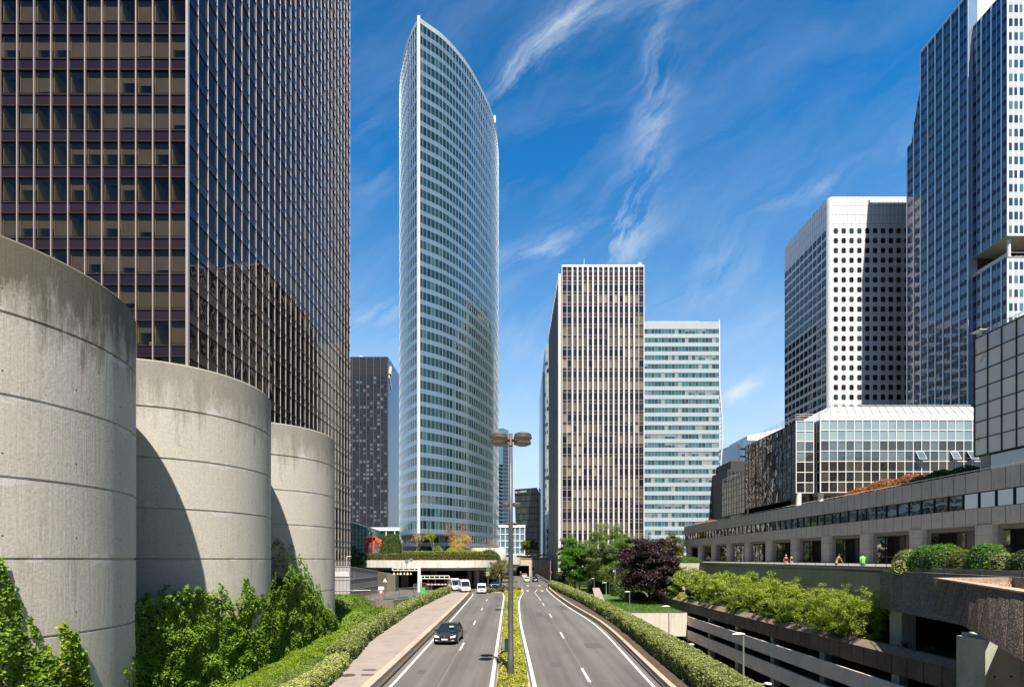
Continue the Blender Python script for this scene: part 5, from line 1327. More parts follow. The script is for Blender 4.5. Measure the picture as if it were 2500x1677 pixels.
def blue_face(g, lo, hi_f, nb, pitch, start=0.0):
    k = 0
    zs_ = np.arange(lo, 160, FHO)
    for i in range(nb):
        a0_, a1_ = start+i*pitch, start+(i+1)*pitch; hi = min(hi_f(a0_), hi_f(a1_)) if i else hi_f(a1_)
        for z in zs_:
            if z >= hi-.3: break
            z_ = min(z+2.05, hi-.1); wins.append((g.quad(a0_+.03, a1_-.03, z, z_, 0), 0))
            if z+2.05 < hi: g.box(span, a0_+.02, a1_-.02, z+2.07, min(z+FHO-.02, hi), -.1, .005)
nA = 16; pA = A.len/nA
blue_face(A, 10, aroof, nA, pA)
for i in range(nA+1):
    a = i*pA; hi = aroof(a) if i else 128.7
    if i % 2 == 0: A.box(fin, a-.2, a+.2, 5, hi, 0, .13)
    else: A.box(fin, a-.018, a+.018, 5, hi, 0, .04)
nB = 7; pB = B.len/nB
def two(g, f_lo, f_hi, nb, p):
    blue_face(g, 10, lambda a: 82.0, nb, p); blue_face(g, 87.4, lambda a: 149.0, nb, p)
two(B, 0, 0, nB, pB)
for i in range(nB+1):
    a = i*pB
    for z0, z1 in ((5, 82), (87.3, 149)): B.box(fin, a-(.18 if i % 2 == 0 else .04), a+(.18 if i % 2 == 0 else .04), z0, z1, 0, .13 if i % 2 == 0 else .05)
for z in np.arange(10, 158, FHO):
    A.box(fin, 0 if z < 128 else 5.1, A.len, z-.015, z+.02, 0, .04)
    if z+.1 < 82: B.box(fin, 0, B.len, z-.015, z+.02, 0, .04)
for z in np.arange(87.4, 149, FHO): B.box(fin, 0, B.len, z-.015, z+.02, 0, .04)
span.build('spandrel', M['blue_span'], t)
fin.build('fin', M['silver_fin'], t)
mb = MB(); mb.box(XA_+.02, 124.5, 135.85, 135.99, 5, zA); mb.build('return_wall', m_plain('sky_blue_cladding', (.42, .60, .85), .25, .6, .06, .3), t)
mb = MB(); mb.box(124.5, 165, 135.85, 135.99, 149, zA); mb.build('upper_wall', M['wpanel'], t)
mb = MB(); A.box(mb, 5.1, A.len, zA-.2, zA+.4, -.4, .15); mb.build('roof_edge', M['silver_fin'], t)
emit(t, wins, [M['blue_glass']], limit=70)
# white front
cw = []; wp = MB(); nC = 16; pC = 1.33
wp_z = [(8, 81.9), (87.35, 149.3)]
for z0, z1 in wp_z: C.box(wp, 0, C.len, z0, z1, -.15, 0)
wp.build('white_front', M['wpanel'], t)
M['cwin'] = m_glass('front_window', [(.03, .10, .16), (.02, .06, .11), (.10, .2, .26), (.02, .05, .09)], .04, 2.0)
M['cpan'] = m_plain('pale_blue_panel', (.55, .62, .70), .35, .1, .04)
pan = []
for z in list(np.arange(10.3, 79, FHO))+list(np.arange(87.9, 147, FHO)):
    for i in range(nC):
        w_ = .95 if (i+int(z)) % 3 else .75; a = .45+i*pC
        cw.append((C.quad(a, a+w_, z, z+1.9, .02), 0)); pan.append((C.quad(a-.1, a+w_+.1, z+2.0, z+FHO-.1, .015), 0))
emit(t, cw, [M['cwin']], name='front_window', limit=28); emit(t, pan, [M['cpan']], name='infill_panel', limit=28)
mb = MB()
for z in (81.9, 87.15): mb.prism([(123.0, 135.8), (123.0, 126.2), (165, 126.2), (165, 135.8)], z, z+.18)
mb.build('gap_slab', M['concrete'], t)
mb = MB()
for x in (124.6, 129.5, 135): mb.lathe([(.38, 82.0), (.38, 87.2)], (x, 127.4, 0), 14)
mb.build('gap_column', M['wpanel'], t)
mb = MB(); mb.path([(123.1, 135.5, 83.1), (123.1, 126.3, 83.1), (150, 126.3, 83.1)], .06, 5); mb.quad((123.12, 135.5, 82.1), (123.12, 126.3, 82.1), (123.12, 126.3, 83.0), (123.12, 135.5, 83.0)); mb.build('gap_balustrade', M['cpan'], t)
# far pieces between
t = thing('far_glass_building', 'distant round blue glass building with a white slanted roof', 'building', (115, 255, 0))
Y0 = 245; mb = MB(); pr = [(XU(1802, Y0+6), Y0+6), (XU(1806, Y0+2), Y0+2), (XU(1814, Y0), Y0), (XU(1850, Y0), Y0), (XU(1925, Y0), Y0), (XU(1925, Y0), Y0+25), (XU(1802, Y0), Y0+25)]
mb.prism(pr, 0, ZV(1074, Y0)); mb.build('shaft', M['slim_glass'], t)
mb = MB(); mb.prism([(XU(1824, Y0), Y0-.2), (XU(1930, Y0), Y0-.2), (XU(1930, Y0), Y0+20), (XU(1824, Y0), Y0+20)], ZV(1076, Y0), lambda x, y: ZV(1064, Y0) if x < 120 else ZV(1040, Y0)); mb.build('roof', M['wpanel'], t)
mb = MB()
for k in range(12): z = 20+k*3.6; mb.box(XU(1806, Y0), XU(1925, Y0), Y0-.15, Y0-.1, z, z+.8)
mb.build('floor_band', M['blue_span'], t)
t = thing('far_stone_building', 'distant dark stone office building with small windows above the colonnade roof', 'building', (92, 205, 0))
Y0 = 195; mb = MB(); mb.box(XU(1776, Y0), XU(1840, Y0), Y0, Y0+15, 0, ZV(1146, Y0)); mb.box(XU(1787, Y0), XU(1840, Y0), Y0+1, Y0+15, ZV(1146, Y0), ZV(1124, Y0)); mb.build('body', m_plain('slate_stone', (.05, .053, .06), .7, 0, .1), t)
f = Fac((XU(1776, Y0), Y0), (XU(1840, Y0), Y0)); wins = []
for k in range(9):
    for i in range(6): wins.append((f.quad(.3+i*1.5, 1.3+i*1.5, ZV(1151, Y0)-k*1.7-1.1, ZV(1151, Y0)-k*1.7, .04), 0))
emit(t, wins, [M['brown_dark']])
# ------------------------------------------------------------------ round deck over the underpass
t = thing('round_deck', 'pale concrete deck edge curving over the dark underpass below the curved tower', 'bridge deck', (-20, 130, 5))
DP = [(XU(770, 128), 128), (XU(830, 124), 124), (XU(892, 118), 118), (XU(960, 114.5), 114.5), (XU(1040, 112.5), 112.5), (XU(1110, 113), 113), (XU(1165, 116), 116), (XU(1200, 121), 121), (XU(1222, 128), 128), (XU(1228.5, 136), 136), (XU(1226, 148), 148)]
dp = [(p.x, p.y) for p in catmull(DP, 2.0)]
mb = MB(); mb.ribbon(dp, 5.05, 6.72, .45); mb.build('edge_beam', m_concrete('pale_deck_concrete', (.70, .68, .62), (.46, .44, .4), 1.4, .3, 10, .6, .8, .08), t)
mb = MB(); mb.ribbon([(x, y+.45) for x, y in dp], 4.4, 4.75, .6); mb.ribbon([(x, y+.3) for x, y in dp], 4.75, 5.05, .6); mb.build('lower_beam', M['concrete'], t)
mb = MB(); mb.prism([(x, y+.4) for x, y in dp]+[(-2.5, 215), (-75, 215), (-75, 128)], 4.9, 6.65); mb.build('slab', M['concrete'], t)
mb = MB()
for a, b_ in zip(dp, dp[1:]): mb.box(a[0]-.01, a[0]+.02, a[1]-.02, a[1]+.3, 5.06, 6.71)
mb.build('panel_joint', M['concrete'], t)
cols_ = [(988, 122, 1.1), (1146, 124, .6), (1163, 123, .7), (1060, 135, .8), (905, 130, 1.0)]
for u, Y, w_ in cols_:
    x = XU(u, Y); mb = MB(); mb.lathe([(w_, 0), (w_, 4.9)], (x, Y, 0), 18) if w_ < 1 else mb.box(x-w_/2-.2, x+w_/2+.2, Y-.6, Y+.6, 0, 4.9)
    mb.build('column', M['concrete'], t, smooth=w_ < 1)
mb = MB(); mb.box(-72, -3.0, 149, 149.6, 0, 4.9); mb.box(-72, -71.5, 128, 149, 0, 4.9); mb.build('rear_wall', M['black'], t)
for k in range(7):
    mb = MB(); mb.box(XU(1170, 126), XU(1184, 126), 126, 127, .5+k*.62, .78+k*.62); mb.build('louvre', M['concrete'], t)
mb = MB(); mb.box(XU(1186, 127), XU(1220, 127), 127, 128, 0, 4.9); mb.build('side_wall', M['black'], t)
def rib_hedge(name, label, pts, w, z0, z1, mat, size, n, grp=None):
    o = thing(name, label, 'hedge', (pts[len(pts)//2][0], pts[len(pts)//2][1], z0), 0, grp)
    L_ = [((Vector(b_)-Vector(a)).length) for a, b_ in zip(pts, pts[1:])]; tot = sum(L_); P2 = []; nr = []
    for _ in range(n):
        s_ = RN.random()*tot; i = 0
        while s_ > L_[i]: s_ -= L_[i]; i += 1
        a, b_ = Vector(pts[i]), Vector(pts[i+1]); q = a.lerp(b_, s_/L_[i]); d_ = (b_-a).normalized(); nn = Vector((-d_.y, d_.x))
        if RN.random() < .62: o_, z = 0, RN.uniform(z0, z1); nm = (-nn.x, -nn.y, .3)
        else: o_, z = RN.uniform(0, w), z1; nm = (0, 0, 1)
        P2.append((q.x+nn.x*o_+RN.uniform(-.1, .1), q.y+nn.y*o_+RN.uniform(-.1, .1), z+.12*nz(q.x*.6, q.y*.6)+RN.uniform(-.1, .08))); nr.append(nm)
    MB().leaves(P2, size, .3, nrm=nr).build('foliage', mat, o)
    mb = MB(); mb.ribbon([(x, y+.12) for x, y in pts], z0, z1-.15, w-.2); mb.build('twigs', M['hedge_core'], o)
ds = [p for p in dp if p[0] > XU(880, 118)+0 and p[1] < 135]
dh = [(x, y+.75) for x, y in ds if x < XU(1218, 128)]
M['deck_hedge'] = m_leaf('brownish_hedge_leaf', [(.04, .06, .015), (.09, .11, .025), (.15, .14, .04), (.2, .13, .05)], .2, .5)
rib_hedge('deck_hedge', 'dark brownish clipped hedge along the edge of the round deck', dh, 2.2, 6.7, 8.15, M['deck_hedge'], .32, 9000)
rib_hedge('deck_hedge', 'brighter green hedge row just behind the dark deck hedge', [(x, y+3.2) for x, y in dh if XU(980, 118) < x < XU(1180, 124)], 2.5, 6.7, 8.75, M['ivy_bright'], .32, 6000)
t = thing('round_planter_wall', 'low round pale concrete wall right of the curved tower behind the deck hedge', 'wall', (XU(1190, 142), 142, 6.6))
mb = MB(); c_ = (XU(1192, 143), 147, 0); mb.lathe([(4.95, 6.6), (4.95, 10.1), (4.6, 10.1), (4.6, 6.6)], c_, 40); mb.build('wall', M['concrete_pale'], t, smooth=True).data
sharp(t.children[0] if len(t.children) else bpy.data.objects[-1]) if False else None
t = thing('round_ramp_wall', 'smaller curved concrete ramp edge behind the main lamp post', 'wall', (XU(1253, 150), 152, 0))
mb = MB(); mb.lathe([(0, 4.2), (1.2, 4.4), (2.4, 5.4), (2.45, 7.5), (0, 7.5)], (XU(1252, 150), 152, 0), 32); o = mb.build('wall', M['concrete_pale'], t, smooth=True); sharp(o)
mb = MB(); mb.prism([(XU(1226, 146), 146), (XU(1252, 148), 149.6), (XU(1252, 148), 155), (XU(1226, 146), 155)], 5.4, 7.4); mb.build('link', M['concrete_pale'], t)

# ------------------------------------------------------------------ trees and shrubs
def branch(mb, p, d, l_, r_, depth, tips, rng, spread=.55, up=.12, n=6):
    q = p
    segs = 3
    for k in range(segs):
        d2 = (d+Vector((rng.gauss(0, .12), rng.gauss(0, .12), rng.gauss(0, .06)+up*.4))).normalized(); q2 = q+d2*(l_/segs)
        mb.tube(q, q2, r_*(1-k/segs*.35), r_*(1-(k+1)/segs*.35), n); q = q2; d = d2
        if depth <= 1: tips.append(q.copy())
    if depth == 0: tips.append(q.copy()); return
    for _ in range(rng.choice((2, 3, 3))):
        nd = (d+Vector((rng.gauss(0, spread), rng.gauss(0, spread), rng.gauss(.1, spread*.6)))).normalized()
        branch(mb, q, nd, l_*rng.uniform(.6, .85), r_*.6, depth-1, tips, rng, spread, up, max(4, n-1))
def tree(name, label, x, y, z0, h, cr, mat, bark, nleaf, size, trunk_h=.3, tr=.18, seed=1, shape='oval', cat='tree', group=None, clumps=70, squash=1.0, lean=0, up=.5, dens=.55, stems=1, irr=.30):
    rng = random.Random(seed); o = thing(name, label, cat, (x, y, z0), 0, group)
    mb = MB(); tips = []
    ch = h*(1-trunk_h); cz = z0+h*trunk_h+ch*.5
    for s_ in range(stems):
        bx = x+(rng.uniform(-.4, .4) if stems > 1 else 0); by = y+(rng.uniform(-.3, .3) if stems > 1 else 0)
        mb.tube((bx, by, z0-.1), (bx+lean*.4, by, z0+h*trunk_h), tr*1.25, tr*.9, 9)
        mb.tube((bx+lean*.4, by, z0+h*trunk_h), (bx+lean, by, z0+h*.85), tr*.9, tr*.25, 7)
        for k in range(9):
            zz = z0+h*(trunk_h+.6*(1-trunk_h)*k/9); a = rng.random()*6.28; l_ = cr*rng.uniform(.5, .85)*(1-.35*k/9)
            p0 = Vector((bx+lean*.5, by, zz)); d_ = Vector((math.cos(a), math.sin(a), up)).normalized(); p1 = p0+d_*l_*.6; p2 = p1+(d_+Vector((0, 0, .3))).normalized()*l_*.5
            mb.tube(p0, p1, tr*.38, tr*.22, 5); mb.tube(p1, p2, tr*.22, tr*.07, 5)
    mb.build('trunk', bark, o)
    cs = []
    tries = 0
    while len(cs) < clumps and tries < 6000:
        tries += 1
        a = rng.random()*2*math.pi; e = math.asin(rng.uniform(-.9, 1)); q = rng.random()**.4
        if shape == 'oval': px_ = cr*math.cos(a)*math.cos(e); py_ = cr*math.sin(a)*math.cos(e); pz_ = ch*.5*math.sin(e)
        elif shape == 'broad': px_ = cr*math.cos(a)*max(.1, math.cos(e))**.6; py_ = cr*math.sin(a)*max(.1, math.cos(e))**.6; pz_ = ch*.5*math.sin(e)
        else:
            w_ = 1-.55*(math.sin(e)+1)/2; px_ = cr*w_*math.cos(a)*math.cos(e)**.5; py_ = cr*w_*math.sin(a)*math.cos(e)**.5; pz_ = ch*.5*math.sin(e)
        k = 1+irr*nz(math.cos(a)*1.7+seed, math.sin(a)*1.7, e*1.6)
        cs.append((x+lean+px_*q*k, y+py_*q*k*squash, cz+pz_*q*k, rng.uniform(.5, 1.15)))
    nleaf = int(nleaf*1.5); rad_ = (cr*cr*ch/ max(clumps, 1))**(1/3)*dens*1.3
    cs_ = np.array(cs); idx = NR.integers(0, len(cs_), nleaf)
    dv = NR.normal(size=(nleaf, 3)); dv /= np.linalg.norm(dv, axis=1)[:, None]; rr = NR.random(nleaf)**.45
    pts = cs_[idx, :3]+dv*(rr*rad_*cs_[idx, 3])[:, None]*np.array([1.15, 1.15, .75])
    MB().leaves(pts, size, .5, nrm=dv*.6+np.array([0, 0, .35])).build('crown', mat, o); return o
M['bark'] = m_concrete('brown_bark', (.13, .10, .075), (.04, .03, .024), 8, .3, 25, 1.2)
M['birch_bark'] = m_concrete('white_birch_bark', (.62, .60, .56), (.12, .11, .10), 4, 3.0, 20, 1.4)
M['lf_bright'] = m_leaf('bright_green_leaf', [(.03, .09, .006), (.06, .18, .01), (.10, .27, .015), (.15, .34, .03)], .35, .35)
M['lf_birch'] = m_leaf('soft_birch_leaf', [(.07, .11, .035), (.13, .19, .06), (.2, .27, .09), (.28, .34, .14)], .35, .3)
M['lf_purple'] = m_leaf('dark_purple_leaf', [(.012, .008, .010), (.028, .016, .020), (.05, .03, .034), (.085, .055, .055)], .12, .5, .4, (1.3, .8, .8))
M['lf_mid'] = m_leaf('mid_green_leaf', [(.025, .06, .01), (.05, .11, .015), (.09, .16, .03), (.13, .2, .04)], .3, .3)
M['lf_olive'] = m_leaf('olive_leaf', [(.06, .09, .015), (.13, .15, .03), (.2, .19, .04), (.26, .18, .05)], .3, .4)
M['lf_lime'] = m_leaf('lime_leaf', [(.09, .15, .018), (.21, .29, .035), (.35, .41, .06), (.50, .53, .13)], .38, .35)
M['lf_orange'] = m_leaf('orange_leaf', [(.22, .08, .03), (.4, .15, .06), (.5, .24, .10), (.32, .28, .06)], .35, .6, .5, (1.4, 1.0, .7))
M['lf_yellow'] = m_leaf('pale_yellow_leaf', [(.3, .26, .06), (.5, .42, .12), (.6, .52, .2), (.4, .4, .08)], .35, .8)
M['lf_pink'] = m_leaf('pink_bud', [(.3, .16, .12), (.42, .26, .2), (.3, .28, .12)], .3, .8)
tree('maple_tree', 'round dark purple-leaved tree above the concrete box wall', XU(1585, 92), 92, -1.0, 12.0, 5.6, M['lf_purple'], M['bark'], 34000, .32, .08, .28, 3, 'broad', clumps=190, dens=.75, irr=.1)
tree('green_tree', 'bright green broad-leaved tree in front of the finned tower', XU(1404, 124), 124, -1.0, 13.0, 3.6, M['lf_bright'], M['bark'], 24000, .32, .14, .2, 5, 'oval', clumps=90, dens=.8)
tree('birch_tree', 'tall pale green birch with a slim white trunk, left of the purple tree', XU(1488, 118), 118, -1.0, 15.6, 5.6, M['lf_birch'], M['birch_bark'], 40000, .25, .15, .16, 7, 'broad', clumps=210, dens=.72, up=1.1)
tree('birch_tree', 'second thinner birch with grey-green leaves, between the bright tree and the tall birch', XU(1447, 130), 130, -1.0, 12.5, 3.6, M['lf_birch'], M['birch_bark'], 16000, .26, .2, .13, 8, 'oval', clumps=110, dens=.7)
tree('wispy_tree', 'wispy grey-green tree against the foot of the finned tower', XU(1390, 138), 138, -1.0, 14.5, 3.6, M['lf_birch'], M['bark'], 11000, .28, .2, .15, 9, 'oval', clumps=60, dens=.55)
tree('dark_green_tree', 'rounded mid-green tree behind the purple tree', XU(1556, 126), 126, -1.0, 13.6, 4.4, M['lf_mid'], M['bark'], 13000, .3, .12, .2, 10, 'oval', clumps=80, dens=.65)
tree('young_tree', 'upright olive and green tree at the left end of the colonnade building', XU(1642, 136), 136, -.9, 15.0, 3.1, M['lf_olive'], M['bark'], 9000, .3, .2, .16, 12, 'oval', clumps=60, dens=.6)
tree('young_tree', 'small brownish tree leaning between the purple tree and the colonnade', XU(1622, 116), 116, -.9, 13.0, 2.4, M['lf_olive'], M['bark'], 4500, .28, .3, .12, 13, 'oval', clumps=40, dens=.6)
tree('young_tree', 'leafy olive tree touching the far end of the colonnade', XU(1668, 128), 128, -.9, 11.5, 2.2, M['lf_olive'], M['bark'], 4500, .28, .25, .12, 14, 'oval', clumps=40, dens=.6)
for i, (u, Y, h_, r_) in enumerate(((1540, 104, 3.0, 2.2), (1512, 112, 3.6, 1.8), (1560, 98, 1.8, 1.6), (1605, 97, 1.6, 2.0), (1455, 128, 3, 2), (1480, 120, 2.5, 1.8))):
    mound('garden_shrub', ['mid-size shrub left of the purple tree trunk', 'bare looking shrub by the slim lamp post in the garden', 'low shrub at the left foot of the purple tree', 'low shrub at the right foot of the purple tree', 'dark shrub under the bright green tree', 'dark shrub under the tall birch'][i], XU(u, Y), Y, r_, r_, h_, 1600, M['lf_mid'], .3, i, -1.1, 2.2, 'shrubs in the sunken garden')
for i, (u, Y) in enumerate(((1415, 133), (1435, 136), (1470, 134), (1500, 139))):
    t = thing('bare_birch', 'slim white tree trunk in the shade under the trees, %s' % ('leftmost', 'second from the left', 'third from the left', 'rightmost')[i], 'tree', (XU(u, Y), Y, -1), 0, 'slim trunks under the trees')
    mb = MB(); mb.tube((XU(u, Y), Y, -1), (XU(u, Y)+.3, Y, 6), .17, .1, 8); mb.build('trunk', M['birch_bark'], t)
rib_hedge('garden_hedge', 'dark hedge in the shade at the foot of the finned tower', [(12.9, 146), (20, 146), (28, 146), (38, 145)], 2.0, -1.1, 3.2, M['hedge_dark'], .38, 6000)
t = thing('leaning_slab', 'tilted concrete slab standing in the grass beside the garden lamps', 'slab', (XU(1463, 95), 95, -1.1))
mb = MB(); x = XU(1463, 95); mb.hexa([(x-.7, 94.5, -1.1), (x+1.1, 94.5, -1.1), (x+1.1, 94.9, -1.1), (x-.7, 94.9, -1.1)], [(x-1.0, 96.6, 1.5), (x+.3, 96.6, 1.5), (x+.3, 97, 1.5), (x-1.0, 97, 1.5)]); mb.build('slab', M['pavement'], t)
mound('planter_shrub', 'shrubs on top of the pale block at the far terrace end', XU(1680, 97), 97.5, 3.0, 1.6, 1.3, 3000, M['lf_mid'], .25, 5, 6.1, 2.4)
# shrubs along the garage planter
labs = ['leftmost leafy shrub on the garage planter, by the white post', 'second leafy shrub on the garage planter', 'third leafy shrub along the garage planter', 'yellow-green shrub in the middle of the garage planter',
        'wide airy shrub right of the middle of the planter', 'tall airy shrub before the stained wall', 'large drooping shrub in the right half of the planter', 'rightmost shrub, spilling over the planter beside the pebble-dash wall']
for i, (Y, x, r_, h_) in enumerate(((86, 29.8, 3.3, 5.2), (76, 29.6, 3.3, 5.0), (68, 29.5, 3.2, 4.9), (61, 29.3, 3.1, 5.1), (55, 29.2, 3.0, 4.5), (49.5, 29.0, 2.9, 4.4), (44.6, 28.6, 2.8, 4.4), (41.0, 27.9, 2.1, 4.5))):
    tree('leafy_shrub', labs[i], x, Y, .25, h_, r_, M['lf_lime'] if i in (2, 3, 4, 6) else M['lf_lime'], M['bark'], int(9500), max(.12, .0029*Y), .05, .06, 20+i, 'broad', 'shrub', 'leafy shrubs on the garage planter', 150, 1.1, 0, .8, .62, 3)
for i in range(16):
    Y = 88-i*3.05; col = ('lf_yellow' if i in (1, 6) else 'lf_lime' if i % 2 == 0 else 'lf_mid')
    w_ = ('far end', 'second from the far end', 'third from the far end', 'fourth from the far end', 'fifth from the far end', 'sixth from the far end', 'seventh from the far end', 'eighth from the far end', 'eighth from the near end', 'seventh from the near end', 'sixth from the near end', 'fifth from the near end', 'fourth from the near end', 'third from the near end', 'second from the near end', 'near end')[i]
    mound('low_shrub', '%s low bush behind the garage coping, %s of the row' % ({'lf_yellow': 'yellow', 'lf_lime': 'lime green', 'lf_mid': 'dark green'}[col], w_), 27.9+.3*math.sin(i*2), Y, .95, 1.4+.3*math.sin(i), 1.0+.3*math.sin(i*1.7), 900, M[col], max(.13, .003*Y), i, .25, 2.2, 'low bushes behind the garage coping')
# clipped bushes on the terrace planter
bl = [(38.3, .9, 1.5, M['hedge'], 'dull green clipped bush, leftmost behind the black railing'), (35.7, 1.05, 1.75, M['lf_bright'], 'large bright green bush behind the railing'), (33.8, 1.1, 1.8, M['lf_bright'], 'widest bright green clipped bush behind the railing'),
      (31.6, .8, 1.35, M['lf_olive'], 'yellow and red tinged bush behind the railing'), (29.6, .9, 1.7, M['lf_bright'], 'bright flat-topped bush right of the tinged one'), (27.8, .8, 1.1, M['hedge'], 'low green bush in the right part of the planter'),
      (26.2, .8, 1.3, M['hedge_dark'], 'dark clipped bush near the right edge'), (24.6, .8, 1.35, M['lf_orange'], 'reddish clipped bush at the right edge of the picture')]
for i, (Y, r_, h_, mt, lb) in enumerate(bl):
    mound('clipped_bush', lb, fx(Y)+.95, Y, r_, r_*1.15, h_, 2600, mt, .11, 30+i, 6.2, 2.6, 'clipped bushes on the terrace planter')
mound('trailing_plant', 'pale blue-green plant spilling over the wall under the railing', fxo(36.9)+.15, 36.9, .5, .75, 1.0, 700, M['hedge_pale'], .12, 44, 5.9, 2.2)
# spiky plants
M['yucca'] = m_leaf('spiky_leaf', [(.02, .045, .02), (.04, .08, .035), (.06, .1, .05)], .15)
for i, (Y, x) in enumerate(((36.6, 28.3), (34.6, 28.4), (32.2, 28.5), (30.4, 28.2), (28.4, 28.4), (26.8, 28.1))):
    t = thing('spiky_plant', ['spiky dark plant, farthest, beside the white pier', 'spiky dark plant, second from the pier', 'spiky dark plant, third from the pier', 'spiky dark plant, fourth from the pier', 'spiky dark plant, fifth from the pier', 'spiky dark plant nearest the greenish pier'][i], 'plant', (x, Y, .25), 0, 'spiky plants in the shade')
    mb = MB()
    for k in range(46):
        a = RN.random()*6.28; e = RN.uniform(.15, 1.3); l_ = RN.uniform(.7, 1.15); d_ = Vector((math.cos(a)*math.cos(e), math.sin(a)*math.cos(e), math.sin(e))); s_ = Vector((-math.sin(a), math.cos(a), 0))*.035
        b_ = Vector((x, Y, .45)); m_ = b_+d_*l_*.6; e_ = b_+d_*l_+Vector((0, 0, -.18*l_))
        mb.quad(b_-s_, b_+s_, m_+s_, m_-s_); mb.add([m_-s_, m_+s_, e_], [(0, 1, 2)])
    mb.build('leaves', M['yucca'], t)
# roof planting
for i, (Y, w_, h_, c) in enumerate(((62, 4.2, 1.9, 'lf_orange'), (66.5, 4.4, 2.0, 'lf_orange'), (71, 3.6, 1.5, 'lf_orange'), (54.5, 2.6, 1.6, 'hedge_dark'), (57.6, 2.8, 1.7, 'hedge_dark'), (104, 4, 1.6, 'lf_orange'), (112, 4, 1.4, 'lf_orange'), (125, 6, 1.2, 'lf_orange'))):
    lb = ['rust-orange bush on the grey roof before the white lattice, right one', 'rust-orange bush on the grey roof before the white lattice, middle one', 'rust-orange bush on the grey roof before the white lattice, left one', 'dark bush on the roof near the mirrored block', 'dark bush on the roof left of its dark neighbour', 'small orange bush far along the roof', 'second small orange bush far along the roof', 'reddish bush at the far end of the roof'][i]
    mound('roof_bush', lb, XW+2.1, Y, 1.7, w_*.75, h_, 2600, M[c], .22, 50+i, 15.4, 2.0, 'bushes on the long roof')
# deck trees
M['twigs_grey'] = m_plain('bare_twig', (.34, .28, .22), .8)
def bare(name, label, u, Y, h, seed, mat=None, nleaf=0, lsize=.2, spread=.5, cat='tree', depth=4):
    rng = random.Random(seed); x = XU(u, Y); o = thing(name, label, cat, (x, Y, 6.7)); mb = MB(); tips = []
    branch(mb, Vector((x, Y, 6.7)), Vector((0, 0, 1)), h*.32, .1, depth, tips, rng, spread, .2, 5); mb.build('branches', M['twigs_grey'], o)
    if nleaf:
        T_ = np.array(tips); pts = T_[NR.integers(0, len(T_), nleaf)]+NR.normal(size=(nleaf, 3))*.22
        MB().leaves(pts, lsize, .3).build('crown', mat, o)
    return o
bare('bare_tree', 'nearly bare tree with few yellow leaves under the tower overhang', 1012, 122, 7.2, 3, M['lf_yellow'], 500, .2, .62, depth=5)
bare('sparse_tree', 'thin sparse tree with yellow-green leaves, right of the bare tree', 1065, 120, 7.5, 5, M['lf_lime'], 900, .25, .45)
tree('orange_tree', 'rust-orange tree on the deck in front of the curved tower', XU(1124, 125), 125, 6.7, 9.2, 3.4, M['lf_orange'], M['twigs_grey'], 2600, .22, .15, .09, 31, 'broad', clumps=70, dens=.6, stems=3)
tree('yellow_tree', 'pale yellow bushy tree in front of the orange one', XU(1126, 120.5), 120.5, 6.7, 6.0, 2.9, M['lf_yellow'], M['twigs_grey'], 3600, .2, .12, .06, 33, 'broad', clumps=60, dens=.62, stems=4)
tree('small_orange_tree', 'sparse pinkish-orange tree in front of the round pale wall', XU(1197, 132), 132, 6.7, 5.6, 2.5, M['lf_pink'], M['twigs_grey'], 900, .18, .15, .07, 35, 'broad', clumps=50, dens=.6, stems=3)
tree('small_orange_tree', 'second sparse pinkish shrub left of the round wall', XU(1160, 130), 130, 6.7, 4.0, 2.2, M['lf_pink'], M['twigs_grey'], 500, .18, .15, .05, 36, 'broad', clumps=40, dens=.6, stems=3)
mound('lime_shrub', 'lime-yellow shrub behind the deck hedge below the tower', XU(1068, 119), 119.5, 1.7, 1.3, 3.4, 900, M['lf_lime'], .26, 61, 6.7, 2.0)
mound('round_shrub', 'round dark green clipped tree left of the curved tower, right of the pair', XU(962, 126), 126, 2.3, 2.2, 6.4, 4500, M['lf_mid'], .26, 62, 6.7, 2.3, 'round clipped shrubs on the deck')
mound('round_shrub', 'dark green clipped tree beside the red sculpture, left of the pair', XU(943, 129), 129, 1.9, 2.0, 6.3, 3500, M['hedge_dark'], .26, 63, 6.7, 2.3, 'round clipped shrubs on the deck')
mound('deck_bush', 'small bright bush on the right end of the deck hedge', XU(1192, 124), 125.5, 3.0, 1.5, 2.6, 2200, M['lf_mid'], .26, 64, 6.7, 2.2)
for i, (u, Y, h_) in enumerate(((868, 116, 9.5), (846, 112, 8.2))):
    tree('dark_conifer', ['dark dense conifer in the shade between the brown tower and the deck', 'second dark conifer closer to the brown tower'][i], XU(u, Y), Y, 0, h_, 3.4, M['hedge_dark'], M['bark'], 7000, .3, .05, .2, 70+i, 'cone', clumps=80, dens=.7)
tree('kerb_tree', 'small olive tree on the traffic island behind the lamp post', XU(1222, 108), 108, .3, 6.6, 2.9, M['lf_olive'], M['bark'], 5500, .2, .3, .12, 81, 'broad', clumps=60, dens=.62)
tree('plaza_tree', 'dark green umbrella-shaped tree on the far plaza above the tunnel', XU(1292, 222), 222, 7.5, 7.5, 4.4, M['lf_mid'], M['bark'], 5000, .4, .35, .2, 82, 'broad', clumps=50, dens=.6)
hedge('island_planting', 'dry low planting on the traffic island at the end of the median', lambda y: table([(104, -4.5), (112, -8)], y), lambda y: table([(104, 1.2), (112, 2.0)], y), 104.5, 112, .1, .75, M['lf_olive'], cat='planting', smin=.2, dens=1.2)
mb = MB(); isl = [(-8.6, 113.4), (-6.2, 107.5), (-3.4, 103.2), (-1, 101), (1.3, 101), (2.0, 104), (2.6, 110), (2.2, 118), (-5, 118)]
mb.prism(isl, -.01, .2); tag(mb.build('traffic_island', M['kerb']), kind='structure')

